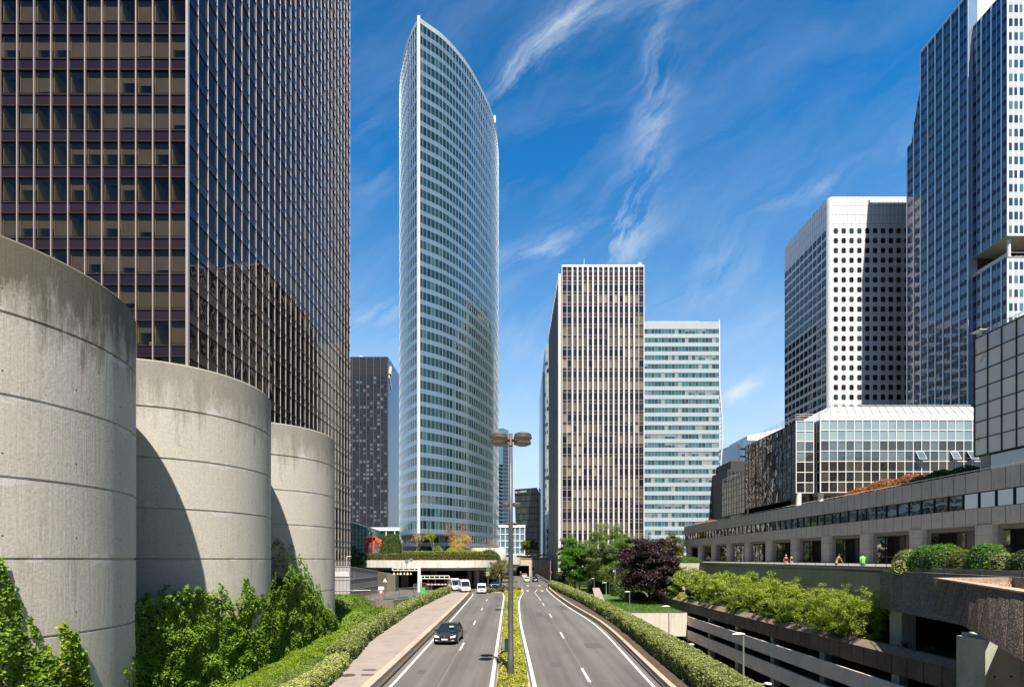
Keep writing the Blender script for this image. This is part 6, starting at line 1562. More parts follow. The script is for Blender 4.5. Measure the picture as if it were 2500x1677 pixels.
# ------------------------------------------------------------------ red sculpture (generic arch)
M['red'] = m_plain('red_painted_steel', (.70, .10, .05), .5, 0, .05)
t = thing('red_sculpture', 'red steel arched sculpture standing on three legs in front of the white framed building', 'sculpture', (XU(912, 128), 128, 6.7))
def plate(pts, w0, w1, d=.18):
    mb = MB(); n = len(pts)
    for i in range(n-1):
        a, b_ = Vector(pts[i]), Vector(pts[i+1]); wa, wb = lerp(w0, w1, i/(n-1)), lerp(w0, w1, (i+1)/(n-1)); dd = (b_-a).normalized(); p_ = Vector((-dd.z, 0, dd.x))
        mb.hexa([(a-p_*wa)+Vector((0, -d, 0)), (b_-p_*wb)+Vector((0, -d, 0)), (b_-p_*wb)+Vector((0, d, 0)), (a-p_*wa)+Vector((0, d, 0))], [(a+p_*wa)+Vector((0, -d, 0)), (b_+p_*wb)+Vector((0, -d, 0)), (b_+p_*wb)+Vector((0, d, 0)), (a+p_*wa)+Vector((0, d, 0))])
    return mb
def q3(u, v, Y=128): return P(u, v, Y)
plate([q3(909, 1353), q3(911, 1338), q3(913, 1322), q3(914, 1309)], .4, .25).build('leg', M['red'], t)
plate([q3(938, 1354), q3(933, 1344), q3(931, 1334), q3(929, 1324), q3(922, 1317), q3(914, 1314)], .4, .45).build('leg', M['red'], t)
plate([q3(889, 1322), q3(896, 1317), q3(905, 1315), q3(914, 1315)], .15, .45).build('leg', M['red'], t)
plate([q3(897, 1352, 131), q3(896, 1336, 131), q3(900, 1322, 131), q3(912, 1318, 131)], .35, .3).build('leg', M['red'], t)

# ------------------------------------------------------------------ site: hoarding, barriers, gantries, walls
t = thing('site_hoarding', 'tall grey mesh-covered site enclosure beside the farthest cylinder', 'hoarding', (-28, 86, .5))
cA, cB, cC = (XU(812, 84)-.0, 84.0), (XU(854.5, 84), 84.0), (XU(922, 100), 100.0)
M['mesh'] = m_plain('grey_scaffold_sheet', (.40, .40, .41), .6, 0, .1, .8); M['mesh2'] = m_plain('dark_scaffold_sheet', (.24, .24, .25), .7, 0, .12, .8)
mb = MB(); mb.hexa([(cA[0], 84, .4), (cB[0], 84, .4), (cB[0], 84.2, .4), (cA[0], 84.2, .4)], [(cA[0], 84, 5.8), (cB[0], 84, 5.8), (cB[0], 84.2, 5.8), (cA[0], 84.2, 5.8)]); mb.build('front_sheet', M['mesh'], t)
mb = MB(); mb.hexa([(cB[0], 84.01, .4), (cC[0], cC[1], .1), (cC[0]-.2, cC[1], .1), (cB[0]-.2, 84.21, .4)], [(cB[0], 84.01, 5.8), (cC[0], cC[1], 4.66), (cC[0]-.2, cC[1], 4.66), (cB[0]-.2, 84.21, 5.8)]); mb.build('side_sheet', M['mesh2'], t)
mb = MB()
for z in (1.8, 3.6, 5.75): mb.tube((cA[0], 83.95, z), (cB[0], 83.95, z), .035, .035, 5); mb.tube((cB[0]+.04, 84, z), (cC[0]+.04, 100, z-.0 if z < 5 else 4.62), .035, .035, 5)
for k in range(6): x = lerp(cA[0], cB[0], k/5); mb.tube((x, 83.94, .3), (x, 83.94, 5.85), .035, .035, 5)
for k in range(8): y = 84+2.28*k; mb.tube((cB[0]+.05, y, .2), (cB[0]+.05, y, lerp(5.8, 4.66, k/7)), .035, .035, 5)
mb.build('scaffold_tube', M['steel'], t)
mb = MB(); mb.box(cA[0]+.1, cB[0]-.1, 83.9, 83.97, 4.1, 4.9); mb.build('light_panel', m_plain('translucent_panel', (.6, .62, .64), .4), t)
mb = MB(); mb.prism([(-60, 83), (-24, 80.5), (-18.6, 72.2), (-14.6, 99.8), (-16, 104), (-60, 104)], -.01, .35); tag(mb.build('site_ground', M['asphalt']), kind='structure')
t = thing('barrier_fence', 'row of grey site barrier panels with green feet behind the stained retaining wall', 'barrier', (-22, 82, .35))
BP = [(XU(812, 79), 79), (XU(862, 79), 79), (XU(905, 80), 80), (XU(940, 82), 82), (XU(975, 85), 85), (XU(1010, 88), 88), (XU(1045, 90), 90)]
mb = MB(); gm = MB(); sm = MB()
for a, b_ in zip(BP, BP[1:]):
    A3, B3 = Vector((*a, .5)), Vector((*b_, .5)); up = Vector((0, 0, 1.6))
    for z in (.0, 1.0): mb.tube(A3+up*z, B3+up*z, .03, .03, 5)
    mb.tube(A3, A3+up, .035, .035, 5); mb.tube(B3, B3+up, .035, .035, 5)
    n = int((B3-A3).length/.22)
    for k in range(n): q = A3.lerp(B3, (k+.5)/n); sm.tube(q, q+up, .012, .012, 3)
mb.build('frame', M['steel'], t); sm.build('mesh_wire', M['steel'], t)
for i, (a, b_) in enumerate(zip(BP, BP[1:])):
    for k in range(2):
        q = Vector(a).lerp(Vector(b_), (k+.3)/3); m2 = MB(); m2.box(q.x-.45, q.x+.45, q.y-.5, q.y-.2, .35, .6)
        m2.build('foot', m_plain('bright_green_plastic', (.05, .55, .08), .4) if i < 2 else m_plain('dark_green_plastic', (.02, .14, .07), .4), t)
t = thing('barrier_fence', 'angled barrier panels with a green sheet near the height gauge', 'barrier', (XU(1035, 96), 96, .3))
mb = MB(); sm = MB()
for a, b_ in (((XU(1010, 92), 92), (XU(1018, 94), 94)), ((XU(1026, 97), 97), (XU(1054, 94), 94))):
    A3, B3 = Vector((*a, .3)), Vector((*b_, .3)); up = Vector((0, 0, 2.1))
    mb.path([A3, A3+up, B3+up, B3, A3], .035, 5); n = 12
    for k in range(n): q = A3.lerp(B3, k/n); sm.tube(q, q+up, .012, .012, 3)
mb.build('frame', M['steel'], t); sm.build('mesh_wire', M['steel'], t)
mb = MB(); mb.box(XU(1028, 96), XU(1038, 96), 96, 96.1, .3, 1.6); mb.build('green_sheet', m_plain('bright_green_sheet', (.05, .6, .1), .5), t)
t = thing('retaining_wall', 'dark stained concrete retaining wall behind the pavement hedge', 'wall', (-15.8, 84, 0))
mb = MB(); W_ = [(-26, 79.0), (-22.5, 75.4), (-19.4, 72.4), (-17.2, 73.5), (-15.8, 81), (-14.7, 92), (-14.2, 101)]
mb.ribbon(W_, -.1, [1.0, 1.05, 1.1, 1.05, .85, .5, .15], .35)
M['wall_stain'] = m_concrete('stained_wall', (.22, .19, .15), (.09, .075, .06), 3, .15, 22, 1.2, .9, .4); mb.build('wall', M['wall_stain'], t)
# drop in front of the wall: make its face tall by lowering planting: short front apron
mb = MB(); mb.ribbon([(-19.3, 72.2), (-17.0, 73.3), (-15.6, 81), (-14.5, 92)], -.1, [.6, .6, .5, .3], .15); mb.build('footing', M['wall_stain'], t)
t = thing('curved_ramp_wall', 'curved rough concrete ramp wall in front of the underpass columns', 'wall', (XU(950, 112), 112, 0))
mb = MB(); mb.ribbon([(XU(905, 122), 122), (XU(922, 112), 112), (XU(945, 108.5), 108.5), (XU(965, 110), 110), (XU(973, 114), 114), (XU(974, 122), 122)], -.1, [4.0, 4.2, 4.0, 3.7, 3.4, 3.2], .3)
mb.build('wall', M['wall_stain'], t)
def gantry(label, u0, u1, v0, v1, Y, posts, n, group):
    t = thing('height_gauge', label, 'height gauge', (XU((u0+u1)/2, Y), Y, 0), 0, group)
    x0, x1, z0, z1 = XU(u0, Y), XU(u1, Y), ZV(v1, Y), ZV(v0, Y)
    mb = MB(); mb.box(x0, x1, Y-.1, Y+.1, z1-.14, z1); mb.box(x0, x1, Y-.1, Y+.1, z0, z0+.14)
    for i in range(n+1): x = lerp(x0, x1, i/n); mb.box(x-.07, x+.07, Y-.09, Y+.09, z0+.14, z1-.14)
    mb.build('crossbeam', M['white_paint'], t)
    for u in posts: mb = MB(); mb.box(XU(u, Y)-.28, XU(u, Y)+.28, Y-.2, Y+.2, 0, z1+.02); mb.build('post', M['white_paint'], t)
    return t
g1 = gantry('white steel height gauge with hanging weights and round sign backs on top', 958, 1026, 1385.5, 1392.5, 102, (1023.5,), 5, 'height gauges before the underpass')
for i, u in enumerate((962, 971, 978, 987, 995, 1003)):
    mb = MB(); x = XU(u, 102); zt_ = ZV(1392, 102); mb.tube((x, 102, zt_), (x, 102, zt_-.5), .02, .02, 4)
    mb.lathe([(0, -.95), (.2, -.9), (.24, -.72), (.1, -.5), (0, -.48)], (x, 102, zt_), 12); mb.build('hanging_weight', m_plain('yellow_weight', (.55, .36, .10), .4) if i % 2 else M['white_paint'], g1)
for i, (u, v, r_) in enumerate(((981, 1370, .0), (993, 1371, 5), (1004, 1366.5, 4.6))):
    x = XU(u, 102); mb = MB(); mb.tube((x, 102, ZV(1386, 102)), (x, 102, ZV(v, 102)), .04, .04, 5)
    if r_: mb.lathe([(0, 0), (r_/F*102, 0), (r_/F*102, .05), (0, .05)], (x, 101.9, ZV(v, 102)), 20, axis='y')
    else:
        for k in range(4): mb.box(x-.35+.08*k, x+.35-.08*k, 101.97, 102.02, ZV(1384, 102)+k*.4, ZV(1384, 102)+k*.4+.04)
    mb.build('sign_back', M['steel'], g1)
g2 = gantry('lower white height gauge with a red and white striped bar below', 1025, 1097, 1404, 1412.5, 104, (1026.5,), 6, 'height gauges before the underpass')
mb = MB(); mr = MB(); x0, x1 = XU(1040, 104), XU(1090, 104); zb_ = ZV(1426, 104)
for i in range(12): (mb if i % 2 else mr).box(lerp(x0, x1, i/12), lerp(x0, x1, (i+1)/12), 103.9, 104.1, zb_-.1, zb_+.12)
mb.add(mr.v, mr.f, 1); mb.build('striped_bar', [M['white_paint'], M['red']], g2)
mb = MB()
for u in (1045, 1063, 1086): mb.tube((XU(u, 104), 104, ZV(1412, 104)), (XU(u, 104), 104, zb_), .025, .025, 4)
mb.build('hanger', M['steel'], g2)
t = thing('warning_sign', 'small white triangular road sign in front of the curved ramp wall', 'road sign', (XU(940, 100), 100, 0))
x = XU(940, 100); mb = MB(); mb.tube((x, 100, 0), (x, 100, ZV(1413, 100)), .04, .04, 6); mb.build('post', M['steel'], t)
mb = MB(); z = ZV(1420, 100); mb.add([(x-.42, 99.93, z), (x+.42, 99.93, z), (x, 99.93, z+.75), (x-.42, 99.97, z), (x+.42, 99.97, z), (x, 99.97, z+.75)], [(0, 1, 2), (5, 4, 3), (0, 3, 4, 1), (1, 4, 5, 2), (2, 5, 3, 0)]); mb.build('plate', M['white_paint'], t)
t = thing('delineator', 'white and red plastic traffic separator behind the site barriers', 'bollard', (XU(931, 90), 90, .3))
x = XU(931, 90); mb = MB(); mb.box(x-.25, x+.25, 89.8, 90.2, .3, .95); mb.build('base', M['red'], t); mb = MB(); mb.box(x-.23, x+.23, 89.82, 90.18, .95, 1.5); mb.box(x-.5, x+.5, 89.75, 90.25, 1.5, 2.1); mb.build('top', M['white_paint'], t)
# direction signs, traffic lights
t = thing('direction_sign', 'stack of green and white direction plates on a post at the deck edge', 'road sign', (XU(1191.5, 112), 112, 0))
x = XU(1191.5, 112); mb = MB(); mb.tube((x, 112, 0), (x, 112, ZV(1380, 112)), .06, .06, 6); mb.build('post', M['steel'], t)
for i, (v0, v1, c) in enumerate(((1386, 1395, 'g'), (1396, 1400, 'w'), (1401, 1405, 'w'))):
    mb = MB(); mb.box(x-.35, x+.35, 111.9, 111.95, ZV(v1, 112), ZV(v0, 112)); mb.build('plate', m_plain('green_sign', (.02, .22, .14), .5) if c == 'g' else M['white_paint'], t)
t = thing('blank_sign', 'white rectangular sign back under the olive tree', 'road sign', (XU(1220, 118), 118, 0))
x = XU(1221, 118); mb = MB(); mb.tube((x, 118, 0), (x, 118, ZV(1400, 118)), .07, .07, 6); mb.build('post', M['white_paint'], t); mb = MB(); mb.box(x-.95, x+.05, 117.9, 117.95, ZV(1406, 118), ZV(1398, 118)); mb.build('plate', M['white_paint'], t)
def traffic_light(label, u, Y, v_top, vb):
    x = XU(u, Y); t = thing('traffic_light', label, 'traffic light', (x, Y, 0), 0, 'traffic lights'); zt_ = ZV(v_top, Y)
    mb = MB(); mb.tube((x, Y, 0), (x, Y, zt_), .06, .06, 6); mb.build('post', M['steel'] if u < 1300 else M['black_metal'], t)
    mb = MB(); mb.box(x-.2, x+.2, Y-.25, Y-.05, zt_-1.0, zt_+.05); mb.build('housing', M['black_metal'], t)
    for k, c in enumerate(((.85, .04, .04), (.12, .08, .02), (.02, .08, .04))):
        mb = MB(); mb.lathe([(0, 0), (.13, 0), (.13, .03)], (x, Y-.28, zt_-.17-k*.33), 12, axis='y'); mb.build('lamp', m_emit('red_signal', c, 1.5) if k == 0 else m_plain('signal_lens', c, .3), t)
traffic_light('traffic light showing red on a grey post left of the right carriageway', 1271, 122, 1394, 1440)
traffic_light('traffic light showing red at the start of the long right hedge', 1345.5, 131, 1394, 1430)
# tunnel portal at the end of the road
t = thing('tunnel_portal', 'pale stone wall with a dark tunnel mouth closing the end of the road', 'tunnel portal', (12, 205, 0))
Y = 205; mb = MB(); mb.box(XU(1292, Y), XU(1312.5, Y), Y, Y+3, 0, ZV(1366, Y)); mb.box(XU(1262, Y), XU(1292, Y), Y, Y+3, ZV(1380, Y), ZV(1366, Y)); mb.build('stone_wall', m_concrete('cream_stone', (.56, .50, .40), (.34, .3, .24), 1.5, .4, 6, .6), t)
mb = MB(); mb.hexa([(XU(1312.5, Y), Y, 0), (XU(1343, 160), 160, 0), (XU(1345, 160), 160, 0), (XU(1315, Y), Y+2, 0)], [(XU(1312.5, Y), Y, 6.6), (XU(1343, 160), 160, 6.6), (XU(1345, 160), 160, 6.6), (XU(1315, Y), Y+2, 6.6)]); mb.build('side_wall', M['concrete_dark'], t)
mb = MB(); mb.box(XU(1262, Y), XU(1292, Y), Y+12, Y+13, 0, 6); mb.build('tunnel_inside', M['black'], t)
mb = MB(); mb.box(XU(1299, Y), XU(1303.5, Y), Y-.06, Y, ZV(1392, Y), ZV(1384, Y)); mb.build('small_window', M['brown_dark'], t)
mb = MB(); mb.box(-2, 30, Y+.1, 330, 6.9, 7.4); tag(mb.build('plaza', M['plaza']), kind='structure')
t = thing('road_guardrail', 'grey metal guardrail on the right side of the road before the tunnel', 'guardrail', (9.6, 165, 0))
mb = MB(); pts_ = [(9.55, 132), (9.6, 150), (9.7, 175), (9.3, 200)]
mb.ribbon(pts_, .35, 1.2, .08); mb.build('rail', M['steel'], t)
mb = MB()
for k in range(18): mb.box(9.55, 9.7, 132+k*4, 132.15+k*4, 0, 1.3)
mb.build('post', M['steel'], t)
for i, (u, c, w_) in enumerate(((1267, (.75, .22, .10), 1.8), (1276, (.75, .45, .3), 1.8), (1303, (.85, .60, .35), 2.6), (1318, (.75, .06, .06), 1.6), (1326, (.75, .06, .06), 1.6), (1334, (.7, .05, .06), 1.6), (1340, (.7, .05, .06), 1.4))):
    Y = 209+(i % 3)*1.6; x = XU(u, Y)
    t = thing('parasol', ['orange parasol above the tunnel, far left', 'pale orange parasol second from the left', 'wide cream parasol under the umbrella-shaped tree', 'red parasol right of the cream one', 'red parasol, second of the red row', 'red parasol, third of the red row', 'red parasol touching the finned tower'][i], 'parasol', (x, Y, 7.4), 0, 'parasols above the tunnel')
    mb = MB(); mb.tube((x, Y, 7.4), (x, Y, 9.1), .05, .05, 6); mb.build('pole', M['steel'], t)
    mb = MB(); mb.lathe([(w_, 8.4), (w_*.5, 8.8), (.05, 9.15)], (x, Y, 0), 8); mb.build('canopy', m_plain('parasol_cloth_%d' % i, c, .8, 0, .05), t)

# ------------------------------------------------------------------ street lamps
M['lamp_metal'] = m_plain('weathered_grey_metal', (.095, .095, .105), .45, .35, .18, 1.5)
M['lamp_head'] = m_plain('lamp_head_metal', (.21, .195, .18), .35, .5, .25, 3)
M['lens'] = m_plain('dusty_lamp_lens', (.24, .2, .14), .3, 0, .2, 4)
def tall_lamp(x, y, zt_, label):
    t = thing('street_lamp', label, 'street lamp', (x, y, 0), 0, 'tall four-headed lamps on the median')
    mb = MB(); mb.lathe([(.19, 0), (.19, 1.6), (.16, 1.64), (.125, 8), (.10, zt_-.15), (.0, zt_-.15)], (x, y, 0), 20); mb.build('pole', M['lamp_metal'], t, smooth=True)
    mb = MB(); mb.lathe([(.11, zt_-.15), (.11, zt_+.42), (0, zt_+.42)], (x, y, 0), 14); mb.lathe([(.14, zt_-.25), (.14, zt_-.15)], (x, y, 0), 14); mb.build('collar', m_plain('rusty_collar', (.30, .17, .12), .7, 0, .3, 5), t)
    for sx_, sy_ in ((-1, -1), (1, -1), (-1, 1), (1, 1)):
        hx, hy = x+sx_*.66, y+sy_*.66
        mb = MB(); mb.tube((x, y, zt_+.03), (hx, hy, zt_+.1), .045, .04, 6); mb.build('arm', M['black_metal'], t)
        mb = MB(); mb.lathe([(0, .30), (.28, .29), (.42, .25), (.465, .2), (.465, .13), (.45, .12), (.45, .105), (.495, .09), (.495, .0), (.47, -.03), (.38, -.06), (.36, -.04)], (hx, hy, zt_), 32); hd = mb.build('lamp_head', M['lamp_head'], t, smooth=True); sharp(hd, 30)
        mb = MB(); mb.lathe([(.37, -.05), (.3, -.10), (.15, -.13), (0, -.14)], (hx, hy, zt_), 24); mb.build('lens', M['lens'], hd, smooth=True, local=False)
    return t
tall_lamp(-.07, 28.3, 13.55, 'nearest tall four-headed lamp post rising from the golden median hedge')
tall_lamp(-.1, 62.4, 13.55, 'second four-headed lamp post, small, directly behind the nearest one')
tall_lamp(-.1, 96.5, 13.55, 'farthest four-headed lamp post on the median, its heads just above the low buildings')
t = thing('round_sign_back', 'round green-grey sign seen from behind, on a thin post half hidden by the lamp post', 'road sign', (-.25, 30.0, 0))  # round road sign turned away from the viewer
mb = MB(); mb.tube((-.18, 30.0, 0), (-.18, 30.0, 2.35), .03, .03, 8); mb.build('post', M['steel'], t)
mb = MB(); mb.lathe([(0, 0), (.36, 0), (.38, .02), (.36, .04), (0, .04)], (-.30, 29.9, 1.95), 28, axis='y'); mb.build('disc', m_plain('grey_green_enamel', (.22, .27, .24), .35, .2), t)
def slim_lamp(x, y, zb, zt_, label, side=-1, group='slim lamps of the sunken road'):
    t = thing('slim_lamp', label, 'street lamp', (x, y, zb), 0, group)
    mb = MB(); mb.lathe([(.09, 0), (.09, 1.4), (.07, 1.45), (.05, zt_-zb)], (x, y, zb), 12); mb.build('pole', M['steel'], t, smooth=True)
    mb = MB(); L_ = .75
    vs = []; n = 10
    for i in range(n+1):
        f_ = i/n; w_ = .17*math.sin(math.pi*min(1, max(.06, f_*.92+.04)))**.6; xx = x+side*(f_*L_-.08)
        vs += [(xx, y-w_, zt_), (xx, y, zt_+.1*math.sin(math.pi*min(1, .1+f_*.85))), (xx, y+w_, zt_), (xx, y, zt_-.045)]
    fs = [(i*4+j, i*4+(j+1) % 4, i*4+4+(j+1) % 4, i*4+4+j) for i in range(n) for j in range(4)]+[(0, 1, 2, 3), (n*4+3, n*4+2, n*4+1, n*4)]
    mb.add(vs, fs); mb.build('lamp_head', M['white_paint'], t, smooth=True); return t
for i, (u, v, zh) in enumerate(((1815, 1547, 2.5), (1633, 1479.6, 2.5), (1537, 1444, 2.5), (1480, 1422, 2.5), (1450.5, 1412, 2.5), (1381.5, 1404, 2.5))):
    Y = F*(EYE-zh)/(v-1364); slim_lamp(XU(u, Y), Y, TZ if Y < 76 else -1.1, zh, ['slim grey lamp with a white head, nearest, rising behind the right hedge', 'slim lamp in front of the concrete box wall, second nearest', 'slim lamp at the left end of the box wall, third', 'slim lamp left of the purple tree, fourth', 'slim lamp between the trees and the leaning slab', 'farthest slim lamp, beside the bright green tree'][i])
t = thing('double_lamp', 'short lamp with two small white heads at the bottom edge, on the sunken road', 'street lamp', (XU(1860, 35), 35, TZ))
zh = ZV(1669, 35); x = XU(1860, 35); mb = MB(); mb.tube((x, 35, TZ), (x, 35, zh), .06, .05, 8); mb.tube((x-.35, 35, zh), (x+.35, 35, zh), .03, .03, 6); mb.build('pole', M['steel'], t)
for s_ in (-1, 1):
    mb = MB(); mb.lathe([(0, .12), (.2, .09), (.26, .02), (.2, -.02), (0, -.03)], (x+s_*.42, 35, zh), 16); mb.build('lamp_head', M['white_paint'], t, smooth=True)
t = thing('low_lamp', 'small white lamp head deep on the sunken road beyond the box wall', 'street lamp', (XU(1688, 60), 60, TZ))
zh = ZV(1573, 60); x = XU(1688, 60); mb = MB(); mb.tube((x, 60, TZ), (x, 60, zh), .06, .05, 8); mb.build('pole', M['steel'], t); mb = MB(); mb.lathe([(0, .14), (.3, .1), (.36, .02), (0, -.03)], (x, 60, zh), 16); mb.build('lamp_head', M['white_paint'], t, smooth=True)
t = thing('tower_lamp', 'small white lamp arm fixed to the foot of the brown tower', 'street lamp', (XU(850, 94), 94, 0))
x = XU(846, 94); zz = ZV(1358, 94); mb = MB(); mb.tube((x, 94, 0), (x, 94, zz), .05, .05, 6); mb.lathe([(0, .1), (.3, .06), (.35, 0), (0, -.03)], (x+.55, 94, zz), 12); mb.tube((x, 94, zz), (x+.5, 94, zz), .03, .03, 5); mb.build('lamp_head', M['white_paint'], t)
t = thing('deck_lamp', 'thin grey post with a small box top on the round deck hedge', 'street lamp', (XU(982, 117), 117, 6.7))
x = XU(982, 117); mb = MB(); mb.tube((x, 117, 5), (x, 117, ZV(1326, 117)), .06, .05, 6); mb.box(x-.25, x+.25, 116.8, 117.2, ZV(1326, 117), ZV(1318, 117)); mb.build('post', M['steel'], t)

# ------------------------------------------------------------------ vehicles (front towards -Y in local space)
M['tyre'] = m_plain('tyre_rubber', (.02, .02, .02), .85); M['rim'] = m_plain('alloy_rim', (.45, .45, .47), .3, .8, .05)
M['car_glass'] = m_glass('car_glass', [(.012, .02, .03)], .03, 1.7)
M['headlamp'] = m_plain('clear_headlamp', (.75, .77, .8), .1, .3, .1, 12); M['tail'] = m_plain('red_tail_lamp', (.5, .02, .02), .2)
M['plate'] = m_plain('number_plate', (.78, .8, .86), .5); M['trim'] = m_plain('black_trim', (.018, .018, .02), .5)
def paint(name, col, metal=.0, rough=.25):
    m, nt, b = newmat(name); b.inputs['Base Color'].default_value = c4(col); b.inputs['Metallic'].default_value = metal; b.inputs['Roughness'].default_value = rough
    b.inputs['Coat Weight'].default_value = .8; b.inputs['Coat Roughness'].default_value = .04; return m
M['paint_black'] = paint('dark_grey_car_paint', (.035, .034, .04), .5, .3); M['paint_white'] = paint('white_car_paint', (.75, .75, .74), 0, .35); M['paint_dark'] = paint('dark_red_grey_paint', (.05, .04, .05), .4)
def vehicle(name, label, cat, loc, rz, L_, W, Hh, pm, belt, cowl, rf, rr, rb, wheel_r=.32, hood=None, van=False, rear_glass=True, group=None, plate_txt=None):
    """local: y from -L/2 (front) to L/2; cowl/rf/rr/rb = y of windscreen foot, roof front, roof rear, rear glass foot; belt = side window sill height"""
    t = thing(name, label, cat, loc, rz, group); hw = W/2; f, r = -L_/2, L_/2; hood = hood or belt-.05
    st = [(f, .32, hood*.62, .62), (f+.06, .22, hood*.80, .82), (f+.35, .18, hood*.88, .95), (lerp(f, cowl, .6), .17, lerp(hood*.88, hood, .7), 1.0), (cowl-.05, .17, hood, 1.0), (cowl+.5, .17, belt, 1.0), (0.3, .17, belt, 1.0), (rr-.1, .17, belt+.02, 1.0), (rb-.05, .17, belt+.02, .99), (r-.12, .2, belt-.03, .95), (r-.02, .3, belt*.88, .86), (r, .36, belt*.7, .75)]
    if van: st = [(f, .34, hood*.55, .72), (f+.05, .24, hood*.78, .88), (f+.3, .18, hood*.9, .97), (cowl-.05, .17, hood, 1.0), (cowl+.5, .17, belt, 1.0), (0, .17, belt, 1.0), (r-.3, .17, belt, 1.0), (r-.04, .2, belt, .985), (r, .3, belt*.98, .95)]
    vs = []; K = 9
    for y, zb, zt_, k in st:
        w_ = hw*k
        prof = [(-w_*.8, zb), (-w_*.97, zb+.1), (-w_, (zb+zt_)*.5), (-w_*.97, zt_-.08), (-w_*.84, zt_), (0, zt_+.025)]
        prof = prof+[(-a, b_) for a, b_ in prof[:-1][::-1]]
        K = len(prof); vs += [(x, y, z) for x, z in prof]
    n = len(st); fs = [(i*K+j, i*K+(j+1) % K, (i+1)*K+(j+1) % K, (i+1)*K+j) for i in range(n-1) for j in range(K)]+[tuple(range(K)), tuple(range(n*K-1, (n-1)*K-1, -1))]
    mb = MB(); mb.add(vs, fs); body = mb.build('body', pm, t, smooth=True, local=True); sb = body.modifiers.new('s', 'SUBSURF'); sb.levels = sb.render_levels = 2
    # greenhouse
    bw, rw = hw*.86, hw*.70 if not van else hw*.84; zr_ = Hh
    z0 = belt-.04; tz_ = .34 if van else .07
    A4 = [(-bw, cowl, z0), (bw, cowl, z0), (bw, rb, z0), (-bw, rb, z0)]; T4 = [(-rw, rf, zr_-tz_), (rw, rf, zr_-tz_), (rw, rr, zr_-.08), (-rw, rr, zr_-.08)]
    def face(a, b_, c_, d_, nm, mt): MB().quad(a, b_, c_, d_).build(nm, mt, t, local=True)
    face(A4[0], A4[1], T4[1], T4[0], 'windscreen', M['car_glass'])
    face(A4[2], A4[3], T4[3], T4[2], 'rear_window', M['car_glass'] if rear_glass else pm)
    for s_, (a, b_, c_, d_) in ((1, (A4[1], A4[2], T4[2], T4[1])), (-1, (A4[3], A4[0], T4[0], T4[3]))):
        if van:
            ym = cowl+1.35; A_, B_, C_, D_ = [Vector(q) for q in (a, b_, c_, d_)]
            fr_v = (A_, B_) if s_ > 0 else (B_, A_); to = (D_, C_) if s_ > 0 else (C_, D_)
            k = (ym-fr_v[0].y)/(fr_v[1].y-fr_v[0].y); m0 = fr_v[0].lerp(fr_v[1], k); k2 = (ym-to[0].y)/(to[1].y-to[0].y); m1 = to[0].lerp(to[1], k2)
            face(fr_v[0], m0, m1, to[0], 'side_window', M['car_glass']); face(m0, fr_v[1], to[1], m1, 'side_panel', pm)
        else: face(a, b_, c_, d_, 'side_window', M['car_glass'])
    mb = MB(); mb.hexa([(-rw, rf-.02, zr_-tz_-.02), (rw, rf-.02, zr_-tz_-.02), (rw, rr+.02, zr_-.1), (-rw, rr+.02, zr_-.1)], [(-rw*.86, rf+.12, zr_), (rw*.86, rf+.12, zr_), (rw*.86, rr-.1, zr_-.02), (-rw*.86, rr-.1, zr_-.02)])
    bezel(mb.build('roof', pm, t, local=True, smooth=True), .03, 3)
    mb = MB()
    for a, b_ in zip(A4, T4): mb.tube(a, b_, .05, .04, 6)
    if not van:
        for s_ in (-1, 1): mb.tube((s_*bw*1.0, .25, z0), (s_*rw*1.01, .3, zr_-.07), .04, .035, 6); mb.tube((s_*bw, rr-.25, z0), (s_*rw, rr-.3, zr_-.07), .05, .04, 6)
    for a, b_ in ((T4[1], T4[2]), (T4[3], T4[0]), (T4[0], T4[1]), (T4[2], T4[3])): mb.tube(a, b_, .04, .04, 6)
    mb.build('pillar', pm, t, local=True)
    for sy_, yy in ((-1, f+.82), (1, r-.78)):
        for s_ in (-1, 1):
            x = s_*(hw-.1)
            mb = MB(); mb.lathe([(wheel_r*.62, -.1), (wheel_r*.95, -.1), (wheel_r, -.06), (wheel_r, .06), (wheel_r*.95, .105), (wheel_r*.62, .105)], (x, yy, wheel_r), 24, axis='x'); wl = mb.build('wheel', M['tyre'], t, local=True, smooth=True)
            mb = MB(); mb.lathe([(0, .07), (wheel_r*.2, .09), (wheel_r*.64, .075)] if s_ > 0 else [(0, -.07), (wheel_r*.2, -.09), (wheel_r*.64, -.075)], (x+s_*.035, yy, wheel_r), 20, axis='x'); mb.build('rim', M['rim'], wl, local=True)
            mb = MB(); mb.lathe([(0, 0), (wheel_r+.07, 0)], (s_*(hw*.985), yy, wheel_r+.02), 20, axis='x'); mb.build('wheel_arch', M['trim'], t, local=True)
    for s_ in (-1, 1):
        mb = MB(); zl_ = hood*.70; mb.hexa([(s_*hw*.48, f-.0, zl_), (s_*hw*.86, f+.12, zl_+.02), (s_*hw*.86, f+.3, zl_+.02), (s_*hw*.48, f+.15, zl_)], [(s_*hw*.46, f+.06, zl_+.1), (s_*hw*.90, f+.26, zl_+.17), (s_*hw*.86, f+.4, zl_+.17), (s_*hw*.46, f+.2, zl_+.1)]); mb.build('headlight', M['headlamp'], t, local=True)
        mb = MB(); mb.box(min(s_*hw*.5, s_*hw*.78), max(s_*hw*.5, s_*hw*.78), f+.0, f+.1, .36, .42); mb.build('fog_light', M['headlamp'], t, local=True)
